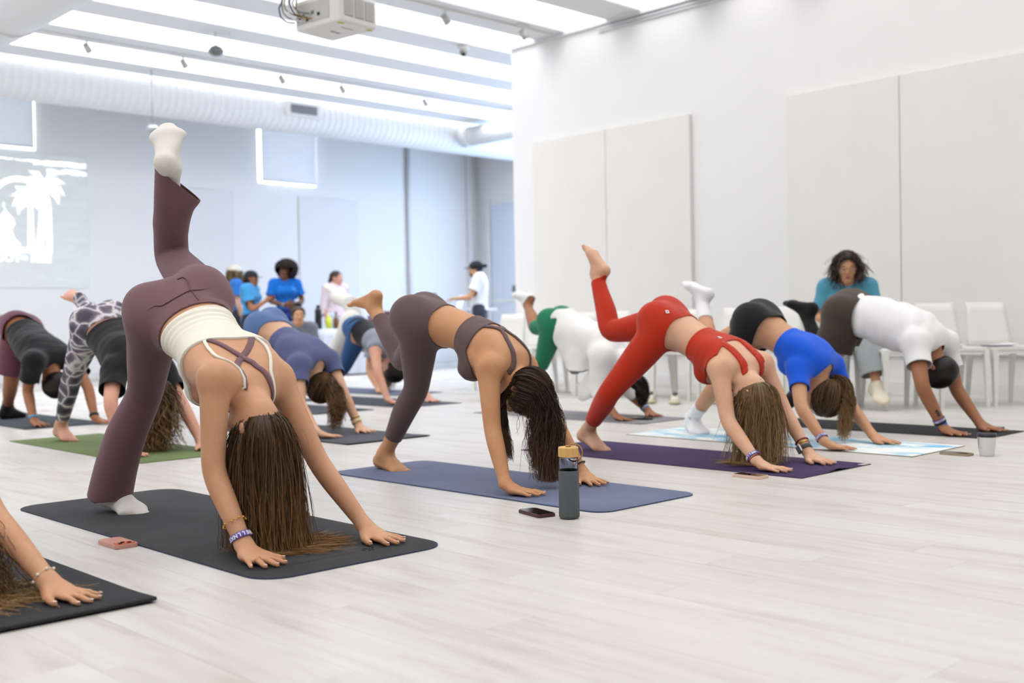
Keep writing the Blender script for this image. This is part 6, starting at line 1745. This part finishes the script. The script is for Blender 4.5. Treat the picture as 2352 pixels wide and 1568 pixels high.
# ---- woman in snakeskin leggings
def snake_mat():
    m, nt, b = new_mat('snakeskin_print'); N, L = nt.nodes, nt.links
    tc = N.new('ShaderNodeTexCoord')
    n0 = N.new('ShaderNodeTexNoise'); n0.inputs['Scale'].default_value = 5; L.new(tc.outputs['Object'], n0.inputs['Vector'])
    mxv = N.new('ShaderNodeMix'); mxv.data_type = 'RGBA'; mxv.inputs['Factor'].default_value = .12; L.new(tc.outputs['Object'], mxv.inputs['A']); L.new(n0.outputs['Color'], mxv.inputs['B'])
    v = N.new('ShaderNodeTexVoronoi'); v.feature = 'DISTANCE_TO_EDGE'; v.inputs['Scale'].default_value = 13; L.new(mxv.outputs['Result'], v.inputs['Vector'])
    cr = N.new('ShaderNodeValToRGB'); e = cr.color_ramp.elements; e[0].position, e[0].color = .02, srgb(214, 208, 212); e[1].position, e[1].color = .10, srgb(112, 104, 118)
    x = e.new(.3); x.color = srgb(62, 58, 70); L.new(v.outputs['Distance'], cr.inputs[0])
    v2 = N.new('ShaderNodeTexVoronoi'); v2.inputs['Scale'].default_value = 90; L.new(tc.outputs['Object'], v2.inputs['Vector'])
    cr2 = N.new('ShaderNodeValToRGB'); cr2.color_ramp.elements[0].color = (.45, .45, .47, 1); cr2.color_ramp.elements[1].color = (1.2, 1.2, 1.2, 1); cr2.color_ramp.elements[1].position = .6; L.new(v2.outputs['Distance'], cr2.inputs[0])
    mx = N.new('ShaderNodeMix'); mx.data_type = 'RGBA'; mx.blend_type = 'MULTIPLY'; mx.inputs['Factor'].default_value = .7; L.new(cr.outputs[0], mx.inputs['A']); L.new(cr2.outputs[0], mx.inputs['B'])
    L.new(mx.outputs['Result'], b.inputs['Base Color']); b.inputs['Roughness'].default_value = .7
    return m
def person_snake():
    B = Body(**POSE['P8'], s=1.0, h=.0105, armk=1.0, crown=(.2, .05, -.97), face=(-.95, -.2, -.2), bare=(True, True), fl=.005)
    B.make('person in grey snakeskin leggings and black T-shirt on the olive green mat', SK_PINK)
    B.garment('leggings', f_leggings(.20, .93, .94, up=-.1), snake_mat(), thick=.006)
    loose_shirt(B, .022, .30, .30, .072, .24, BLACKT, wr=.004, seed=9, drop=.03)
    HM = hair_mat('hair_curly_brown', (44, 30, 20), (112, 82, 52), (150, 112, 70)); hair_cap(B, HM, iso=.014)
    fall_hair(B, 1300, .34, HM, seed=4, wavy=.012, layer=(.006, .04), r=(.0018, .0009), lenvar=.35, steps=20, curl=.018, curlf=55)
    return B
B8 = person_snake()

# ---- man at the left edge
def person_left():
    B = Body(**POSE['P9'], s=1.05, fem=False, h=.012, crown=(.35, .05, -.93), face=(-.93, -.15, -.35), bare=(False, False), fl=.007)
    B.make('person in black T-shirt and maroon shorts at the left edge of the picture', SK_BRN)
    loose_shorts(B, .018, .42, cloth_mat('maroon_twill', (104, 62, 76), bump=.2), waist=.16, r1=.095, h=.010)
    loose_shirt(B, .020, .30, .30, .070, .16, BLACKT, wr=.004, seed=12, h=.012, drop=.02)
    B.garment('sock', f_sock(.08, 'R'), SOCKB, thick=.006); B.garment('sock', f_sock(.08, 'L'), SOCKB, thick=.006)
    HM = hair_mat('hair_black_short2', (16, 14, 13), (44, 38, 34)); short_hair(B, HM, .014, .006)
    B.band('blue_wristband', 'R', .93, .015, mat('band_cyan', srgb(70, 160, 205), .5), off=.004)
    B.band('watch_strap', 'L', .92, .022, M_DARK, off=.004)
    return B
B9 = person_left()

# ---- person in blue leggings, far middle
def person_bluelegs():
    B = Body(**POSE['P10'], s=1.05, fem=False, h=.013, crown=(.5, .1, -.85), face=(-.85, -.15, -.5), bare=(True, True), fl=.007)
    B.make('person in blue leggings with a black and grey sleeveless top, far middle', SK_PINK)
    B.garment('leggings', f_leggings(.16, .9, .9, up=-.1), cloth_mat('steel_blue_knit', (50, 90, 142), bump=.2), thick=.008)
    P = inflate(B.G['T'], .012)
    B.garment('black_vest', f_shirt(.02, .04, .04, .016, .05, top=.52), BLACKT, prims=P, h=.013, rimd=.005)
    B.garment('grey_yoke', f_shirt(.52, .04, .04, .016), cloth_mat('grey_jersey', (140, 144, 158)), prims=P, h=.013, rimd=.005)
    HM = hair_mat('hair_black_short3', (16, 14, 14), (48, 42, 38)); short_hair(B, HM, .016, .005)
    return B
B10 = person_bluelegs()
# ---- person in white trousers, farthest back on a mat
def person_whitelegs():
    B = Body(**POSE['P11'], s=1.0, h=.014, crown=(.5, .1, -.85), face=(-.85, -.15, -.5), bare=(False, False), fl=.007)
    B.make('person in white trousers with one leg raised, farthest back on a mat', SK_TAN)
    WP = cloth_mat('offwhite_twill', (214, 212, 206), bump=.2)
    loose_shorts(B, .014, .9, WP, waist=.18, r1=.080, name='trousers', h=.013, up=-.1)
    P = inflate([B.torso] + B.glutes, .014)
    for sd in 'RL':
        hp, kn, an = B.J['hip' + sd], B.J['knee' + sd], B.J['ank' + sd]; P += chain([hp, kn, an], [.108, .082, .068], .04, 12)
    B.garment('trouser_legs', f_leggings(.18, .93, .93, up=-.1), WP, prims=P, h=.013, rimd=.006, wrinkle=w_noise(.003, 20, 4))
    loose_shirt(B, .016, .25, .25, .07, .2, cloth_mat('grey_tee', (150, 152, 160)), h=.012)
    B.garment('sock', f_sock(.10, 'L'), cloth_mat('sock_ivory', (226, 222, 214)), thick=.008)
    HM = hair_mat('hair_sandy', (80, 60, 40), (150, 120, 84)); hair_cap(B, HM, iso=.014); fall_hair(B, 300, .3, HM, seed=8, r=(.004, .002), steps=12)
    return B
B11 = person_whitelegs()
# ---- arm, hair and hand at the lower left corner
def person_corner():
    B = Body(**POSE['P12'], s=1.0, h=.0075, armk=.95, crown=(.3, .1, -.95), face=(-.95, -.1, -.3), bare=(True, True), fl=.010)
    B.make('person mostly outside the lower left corner, only one arm and curly hair showing', SK_TAN)
    B.garment('leggings', f_leggings(.22, .9, .9), BLACKT, thick=.006); B.garment('bra_top', f_shirt(.5, .03, .03, .02, top=.85), BLACKT, thick=.006)
    HM = hair_mat('hair_curly_light', (56, 40, 26), (134, 102, 66), (184, 146, 94)); hair_cap(B, HM, iso=.012)
    fall_hair(B, 1900, .40, HM, seed=14, wavy=.012, layer=(.006, .06), r=(.0011, .0005), lenvar=.35, steps=24, curl=.016, curlf=75, floor=.014, slide=(.9, .2, 0), slidek=.12)
    J = B.J; c = lerp(J['elL'], J['wrL'], .93); ax = nrm(J['wrL'] - J['elL']); x = nrm(np.cross(ax, (0, 1, 0))); y = np.cross(ax, x); bm = bmesh.new()
    for k in range(7): bmesh.ops.create_icosphere(bm, subdivisions=2, radius=.0042, matrix=Matrix.Translation(Vector(c + (x * math.cos(k * .9) + y * math.sin(k * .9)) * .030 - B.base)))
    tube(bm, [Vector(c + (x * math.cos(a) + y * math.sin(a)) * .0295 - B.base) for a in np.linspace(0, 2 * math.pi, 20, endpoint=False)], .0008, 5, closed=True)
    obj_bm('pearl_bracelet', bm, mat('pearl', srgb(240, 232, 218), .25), B.o, True)
    B.nails(M_NAIL, 'L')
    return B
B12 = person_corner()

# ------------------------------------------------------------------ standing and seated people at the back
def stand_pose(x, y, yaw, s=1.0, elR=None, elL=None, wrR=None, wrL=None, head=(0.02, 0, 0), legs=.0):
    """local offsets are (forward, left, up) in metres"""
    f = np.array([math.cos(yaw), math.sin(yaw), 0]); l = np.array([-math.sin(yaw), math.cos(yaw), 0]); z = np.array([0, 0, 1.]); o = np.array([x, y, 0.])
    q = lambda p: o + (f * p[0] + l * p[1] + z * p[2]) * s
    return dict(hipR=q((0, -.09, .87)), hipL=q((0, .09, .87)), kneeR=q((.02, -.10, .47)), kneeL=q((.02, .10, .47)), ankR=q((-.02, -.11, .092)), ankL=q((-.02, .11, .092)),
                shR=q((-.01, -.17, 1.335)), shL=q((-.01, .17, 1.335)), elR=q(elR or (-.02, -.215, 1.07)), elL=q(elL or (-.02, .215, 1.07)), wrR=q(wrR or (.06, -.22, .84)), wrL=q(wrL or (.06, .22, .84)),
                neck=q((-.01, 0, 1.365)), head=q((.02 + head[0] - .02, head[1], 1.505 + head[2]))), f, l
def standing(x, y, yaw, label, skin, s=1.0, fem=True, hR=(0, 0, -1), hL=(0, 0, -1), face=None, crown=(0, 0, 1), h=.013, fat=1.0, hopt=None, **kw):
    J, f, l = stand_pose(x, y, yaw, s, **kw); z = A3((0, 0, 1))
    w = lambda v: f * v[0] + l * v[1] + z * v[2]
    ho = {'R': dict(floor=None, thumb=w((1, .3, 0)), up=w((0, -1, 0)), bend=.3), 'L': dict(floor=None, thumb=w((1, -.3, 0)), up=w((0, 1, 0)), bend=.3)}
    for k in (hopt or {}): ho[k].update({a: (w(b) if a in ('thumb', 'up') else b) for a, b in hopt[k].items()})
    B = Body(J, s=s, fem=fem, h=h, fat=fat, footR=(f, z), footL=(f, z), handR=w(hR), handL=w(hL), crown=crown, face=(f if face is None else w(face)), bare=(False, False), handopt=ho)
    B.make(label, skin); B.f, B.l = f, l
    eyes(B)
    return B
def trousers(B, rgb, nm):
    P = inflate([B.torso] + B.glutes, .012)
    for sd in 'RL':
        hp, kn, an = B.J['hip' + sd], B.J['knee' + sd], B.J['ank' + sd]; P += chain([hp, kn, an], [.105, .075, .062], .03, 12)
    B.garment('trousers', f_leggings(.20, .97, .97), cloth_mat(nm, rgb), prims=P, h=.015, rimd=.006)
    for sd in 'RL':
        P = foot_prims(B.J['ank' + sd], B.foot[sd][0][0], B.foot[sd][0][1], B.foot[sd][1], B.s * 1.05, False)
        V, F = Grid(inflate(P, .006), .011).surf(0, 1); mesh_np('shoe', V, F, M_DARK, B.o, B.base)
def cap(B, m, brim_face=1, brim=True):
    c, f, l, u = B.hf; s = B.s
    V, F = Grid([ell(c - f * .012 * s + u * .028 * s, f, l, u, (.112 * s, .092 * s, .096 * s), .02)], .008, pad=.02).surf(0, 1)
    V, F = clip_mesh(V, F, ((V - c) @ u) - .030 * s + ((V - c) @ f) * .12); V2, FL = rim(V, F, .006); k = mesh_np('cap', V2, FL, m, B.o, B.base)
    P = [c + (f * (.075 + .012 * math.cos(a)) * 1.0 + l * math.sin(a) * .07 + u * .030) * s for a in np.linspace(-1.4, 1.4, 11)]
    Q = [c + (f * (.085 + .085 * math.cos(a)) + l * math.sin(a) * .075 + u * (.020 - .012 * math.cos(a))) * s for a in np.linspace(-1.4, 1.4, 11)]
    V = np.array(P + Q + [p - u * .004 for p in P] + [p - u * .004 for p in Q]); n = 11; F = []
    for i in range(n - 1): F += [(i, i + 1, n + i + 1, n + i), (2 * n + i + 1, 2 * n + i, 3 * n + i, 3 * n + i + 1), (n + i, n + i + 1, 3 * n + i + 1, 3 * n + i)]
    mesh_np('cap_brim', V, np.array(F), m, k, B.base, smooth=False) if False else mesh_np('cap_brim', V, np.array(F), m, B.o, B.base, smooth=False)
TOC = lambda x, y: math.atan2(-y, -x)          # yaw towards the camera
RIGHT = math.atan2(CAM_R.y, CAM_R.x)

def woman_afro():
    x, y = -13.36, 8.44
    B = standing(x, y, TOC(x, y) + .25, 'person with a round black afro in a bright blue polo shirt', SK_DEEP, s=.985, h=.012, face=(.75, -.75, -.05),
                 elR=(.02, -.24, 1.09), elL=(.02, .24, 1.09), wrR=(.20, -.06, 1.02), wrL=(.20, .10, 1.00), hR=(.3, .95, .1), hL=(.3, -.95, .0), hopt={'R': dict(thumb=(.2, 0, 1), up=(1, 0, 0)), 'L': dict(thumb=(.2, 0, 1), up=(1, 0, 0))})
    PB = cloth_mat('polo_blue', (10, 104, 196)); loose_shirt(B, .014, .34, .34, .068, .02, PB, 'polo_shirt', h=.013, wr=.002)
    trousers(B, (30, 40, 110), 'navy_trousers')
    bm = bmesh.new(); c = B.nk
    for sg in (-1, 1): tube(bm, [Vector(c + B.l * sg * .06 * k / 3 + B.f * (.065 + .01 * k) - A3((0, 0, .015 * k)) - B.base) for k in range(4)], .012, 6)
    obj_bm('collar', bm, PB, B.o, True)
    bm = bmesh.new(); q = lerp(B.pel, B.nk, .78) + B.f * .128 + B.l * .085 - B.base
    for k in range(4): box(bm, tuple(q + A3((-.012 + 0, -.02 + .011 * k, -.006))), tuple(q + A3((.004, -.013 + .011 * k, .006))))
    obj_bm('chest_print', bm, mat('print_cyan', srgb(130, 200, 240), .6), B.o)
    c, f, l, u = B.hf
    V, F = Grid([ell(c + u * .055 - f * .03, f, l, u, (.155, .165, .135), .02), ell(c - f * .06 - u * .02, f, l, u, (.11, .14, .10), .04)], .010, pad=.03).surf(0, 1)
    V = V + vnormals(V, F) * (wave(V, 5, 110, 10) * .012)[:, None]
    q = V - c; V, F = clip_mesh(V, F, np.maximum(.045 - q @ f, (q @ u) - .052))
    mesh_np('afro_hair', V, F, hair_mat('hair_afro', (12, 9, 8), (34, 26, 22), rough=.9), B.o, B.base, attrs={'rnd': np.random.default_rng(0).uniform(0, 1, len(V)), 'along': np.zeros(len(V))})
    B.band('watch_strap', 'R', .9, .02, M_STEEL, off=.003)
woman_afro()

def woman_cap():
    x, y = -13.72, 8.10
    B = standing(x, y, RIGHT - .15, 'person in a black cap and light blue T-shirt gesturing with one hand', SK_BRN, s=.93, h=.012, fat=1.1,
                 elR=(.10, -.22, 1.02), wrR=(.30, -.14, 1.16), hR=(.75, .2, .6), hopt={'R': dict(thumb=(0, .5, 1), up=(-.5, -.8, .3))})
    loose_shirt(B, .022, .34, .34, .075, .0, cloth_mat('tee_sky', (66, 150, 208)), h=.013, wr=.002)
    trousers(B, (40, 44, 60), 'dark_trousers'); HM = hair_mat('hair_black_bob', (14, 12, 12), (40, 34, 30))
    hair_cap(B, HM, iso=.016); fall_hair(B, 200, .16, HM, seed=3, r=(.005, .003), steps=10, region=lambda x, y, z: (x < .0) & (z < .05)); cap(B, mat('cap_black', srgb(22, 24, 32), .8))
woman_cap()

def woman_blond():
    x, y = -14.35, 8.20
    B = standing(x, y, RIGHT + .55, 'person with long light brown hair and white cap seen from behind, beside the black cap', SK_FAIR, s=1.0, h=.013)
    loose_shirt(B, .018, .34, .34, .072, .0, cloth_mat('tee_blue', (50, 120, 205)), h=.012)
    trousers(B, (60, 60, 70), 'grey_trousers'); HM = hair_mat('hair_light_brown', (96, 76, 52), (150, 124, 88))
    hair_cap(B, HM, iso=.014); fall_hair(B, 320, .42, HM, seed=3, r=(.005, .003), steps=14, layer=(.01, .03)); cap(B, mat('cap_white', srgb(226, 220, 206), .8, var=.3, vscale=18))
woman_blond()

def woman_pink():
    x, y = -14.30, 9.95
    B = standing(x, y, TOC(x, y) + .55, 'person in a pale pink striped shirt with hair tied back behind the cloth table', SK_PINK, s=.97, h=.013, face=(.85, .5, 0))
    m, nt, b = new_mat('pink_stripe'); N, L = nt.nodes, nt.links; tc = N.new('ShaderNodeTexCoord'); w = N.new('ShaderNodeTexWave'); w.inputs['Scale'].default_value = 9; w.bands_direction = 'Z'; L.new(tc.outputs['Object'], w.inputs['Vector'])
    cr = N.new('ShaderNodeValToRGB'); cr.color_ramp.elements[0].color = srgb(236, 206, 218); cr.color_ramp.elements[1].color = srgb(240, 232, 238); L.new(w.outputs['Fac'], cr.inputs[0]); L.new(cr.outputs[0], b.inputs['Base Color']); b.inputs['Roughness'].default_value = .85
    loose_shirt(B, .020, .85, .85, .062, .02, m, 'striped_shirt', h=.012)
    trousers(B, (206, 216, 232), 'pale_trousers'); HM = hair_mat('hair_pulled_back', (46, 32, 26), (92, 66, 50)); hair_cap(B, HM, iso=.012)
    c, f, l, u = B.hf; tail_hair(B, [c - f * .09 + u * .02, c - f * .12 - u * .04, c - f * .11 - u * .14], [.02, .03, .01], 60, HM, r=(.006, .004), steps=8)
woman_pink()

def man_cap():
    x, y = -12.95, 11.75
    B = standing(x, y, RIGHT + math.pi - .1, 'person in a black cap and white T-shirt leaning over the high table', SK_OLIVE, s=1.06, fem=False, h=.013, face=(.95, 0, -.32), crown=(0, 0, 1), head=(.05, 0, -.02),
                 elL=(.10, .23, 1.06), wrL=(.34, .16, 1.04), hL=(1, -.1, -.1), elR=(.10, -.23, 1.06), wrR=(.34, -.16, 1.04), hR=(1, .1, -.1), hopt={'L': dict(thumb=(0, -1, 0), up=(0, 0, 1)), 'R': dict(thumb=(0, 1, 0), up=(0, 0, 1))})
    loose_shirt(B, .022, .36, .36, .075, .0, cloth_mat('tee_white', (240, 240, 244)), h=.012, wr=.003)
    trousers(B, (60, 62, 72), 'slate_trousers'); HM = hair_mat('hair_black_tied', (14, 12, 12), (36, 30, 28)); short_hair(B, HM, .012)
    c, f, l, u = B.hf; V, F = Grid([ell(c + f * .055 - u * .085, f, l, u, (.045, .050, .045), .02)], .010).surf(0, 1); V, F = clip_mesh(V, F, .0 - ((V - c) @ u) - .062 + 0 * V[:, 0]); mesh_np('beard', V, F, HM, B.o, B.base, attrs={'rnd': np.full(len(V), .3), 'along': np.zeros(len(V))})
    cap(B, mat('cap_black2', srgb(26, 28, 36), .8)); tail_hair(B, [c - f * .10 + u * .03, c - f * .15 + u * .05, c - f * .18 + u * .02], [.02, .03, .02], 60, HM, r=(.006, .004), steps=8)
    B.band('green_band', 'L', .9, .012, mat('band_green', srgb(60, 190, 130), .5), off=.003)
man_cap()

def woman_bun():
    x, y = -11.12, 7.19; yaw = TOC(x, y) + .15; f = np.array([math.cos(yaw), math.sin(yaw), 0]); l = np.array([-math.sin(yaw), math.cos(yaw), 0]); z = np.array([0, 0, 1.]); o = np.array([x, y, 0.])
    q = lambda a, b, c: o + f * a + l * b + z * c
    J = dict(hipR=q(-.10, -.09, .27), hipL=q(-.10, .09, .27), kneeR=q(.28, -.14, .10), kneeL=q(.28, .14, .10), ankR=q(-.10, -.13, .09), ankL=q(-.10, .13, .09), shR=q(-.02, -.165, .69), shL=q(-.02, .165, .69),
             elR=q(.03, -.20, .44), elL=q(.03, .20, .44), wrR=q(.20, -.12, .30), wrL=q(.20, .12, .30), neck=q(-.02, 0, .71), head=q(.03, 0, .84))
    ho = {'R': dict(floor=None, thumb=l, up=z), 'L': dict(floor=None, thumb=-l, up=z)}
    B = Body(J, s=.98, h=.012, footR=(-f, -z), footL=(-f, -z), handR=f, handL=f, crown=(0, 0, 1), face=f, bare=(False, False), handopt=ho)
    B.make('person with dark hair in a top bun peering over the lavender top', SK_TAN); eyes(B)
    loose_shirt(B, .014, .3, .3, .066, .0, cloth_mat('tee_grey_bun', (120, 126, 140)), h=.012); B.garment('leggings', f_leggings(.25, .95, .95), BLACKT, thick=.008)
    HM = hair_mat('hair_bun', (22, 17, 15), (58, 44, 36)); hair_cap(B, HM, iso=.012, noise=.002, line=lambda x, y, z: np.minimum(.050 + z * .30 - x, z + .055))
    c, ff, ll, u = B.hf; V, F = Grid([ell(c + u * .125 - ff * .03, ff, ll, u, (.05, .05, .042), .02)], .008, pad=.02).surf(0, 1); V = V + vnormals(V, F) * (wave(V, 5, 90, 8) * .005)[:, None]
    mesh_np('hair_bun', V, F, HM, B.o, B.base, attrs={'rnd': np.full(len(V), .3), 'along': np.zeros(len(V))})
woman_bun()

def woman_seated():
    o = np.array([-4.47, 8.02, 0.]); yaw = math.atan2(-.88, .50); f = np.array([math.cos(yaw), math.sin(yaw), 0]); l = np.array([-math.sin(yaw), math.cos(yaw), 0]); z = np.array([0, 0, 1.])
    q = lambda a, b, c: o + f * a + l * b + z * c
    J = dict(hipR=q(-.02, -.09, .545), hipL=q(-.02, .09, .545), kneeR=q(.40, -.08, .535), kneeL=q(.40, .12, .56), ankR=q(.44, -.10, .10), ankL=q(.52, .20, .19), shR=q(.02, -.165, .94), shL=q(.02, .165, .94),
             elR=q(.06, -.225, .70), elL=q(.06, .225, .70), wrR=q(.24, -.10, .66), wrL=q(.24, .12, .66), neck=q(.03, 0, .965), head=q(.085, 0, 1.095))
    ho = {'R': dict(floor=None, thumb=l, up=z, bend=.3), 'L': dict(floor=None, thumb=-l, up=z, bend=.3)}
    B = Body(J, s=1.0, h=.010, fat=1.0, footR=(f * .9 - z * .15, z), footL=(f * .8 + l * .35 - z * .3, z), handR=f * .6 + l * .8, handL=f * .6 - l * .8, crown=(.12, -.2, .97), face=f * .93 - z * .33 + l * .05, bare=(False, False), handopt=ho)
    B.make('person sitting on a white chair in a teal top, with glasses and dark wavy hair', SK_OLIVE); eyes(B, lip=mat('lip_rose', srgb(170, 96, 92), .5))
    TE = cloth_mat('teal_linen', (84, 152, 178)); loose_shirt(B, .013, .42, .42, .066, .03, TE, 'blouse', h=.010, wr=.003, neckr=.03)
    GP = cloth_mat('grey_linen', (164, 170, 172)); P = inflate([B.torso] + B.glutes, .010)
    for sd in 'RL':
        hp, kn, an = J['hip' + sd], J['knee' + sd], J['ank' + sd]; P += chain([hp, kn, lerp(kn, an, .5), an], [.112, .095, .095, .105], .04, 16)
    B.garment('wide_trousers', f_leggings(.16, .90, .90), GP, prims=P, h=.010, rimd=.006, wrinkle=w_noise(.006, 22, 6))
    for sd in 'RL':
        P = foot_prims(J['ank' + sd], B.foot[sd][0][0], B.foot[sd][0][1], B.foot[sd][1], 1.06, False)
        V, F = Grid(inflate(P, .008), .008).surf(0, 1); V, F = clip_mesh(V, F, .045 - (V - J['ank' + sd]) @ nrm(B.foot[sd][0][1])); V2, FL = rim(V, F, .006); sh = mesh_np('canvas_shoe', V2, FL, mat('canvas_cream' + sd, srgb(232, 222, 200), .8), B.o, B.base)
    c, ff, ll, u = B.hf
    bm = bmesh.new()
    for y in (-1, 1):
        ctr = c + ff * .100 + ll * y * .033 + u * .000
        tube(bm, [Vector(ctr + ll * .026 * math.cos(a) + u * .020 * math.sin(a) - ff * .004 * abs(math.cos(a)) - B.base) for a in np.linspace(0, 2 * math.pi, 18, endpoint=False)], .0018, 6, closed=True)
        tube(bm, [Vector(ctr + ll * y * .026 - B.base), Vector(c + ff * .05 + ll * y * .078 + u * .004 - B.base), Vector(c - ff * .01 + ll * y * .082 + u * .004 - B.base)], .0018, 6)
    tube(bm, [Vector(c + ff * .103 + ll * k * .008 + u * .004 - B.base) for k in (-1, 0, 1)], .0018, 6)
    obj_bm('glasses', bm, mat('glasses_frame', srgb(150, 140, 130), .3, metal=.6), B.o, True)
    HM = hair_mat('hair_wavy_dark', (26, 19, 16), (66, 48, 38), (84, 60, 46)); hair_cap(B, HM, iso=.026, noise=.009)
    comb_hair(B, c - ff * .10 - u * .02, 900, HM, r=(.002, .0016), iso=.027, frac=.7)
    fall_hair(B, 1400, .21, HM, seed=6, r=(.0022, .0012), steps=16, region=lambda x, y, z: (x < -.02) | ((np.abs(y) > .05) & (x < .03)), layer=(.022, .042), wavy=.010, curl=.008, curlf=60, lenvar=.3)
woman_seated()
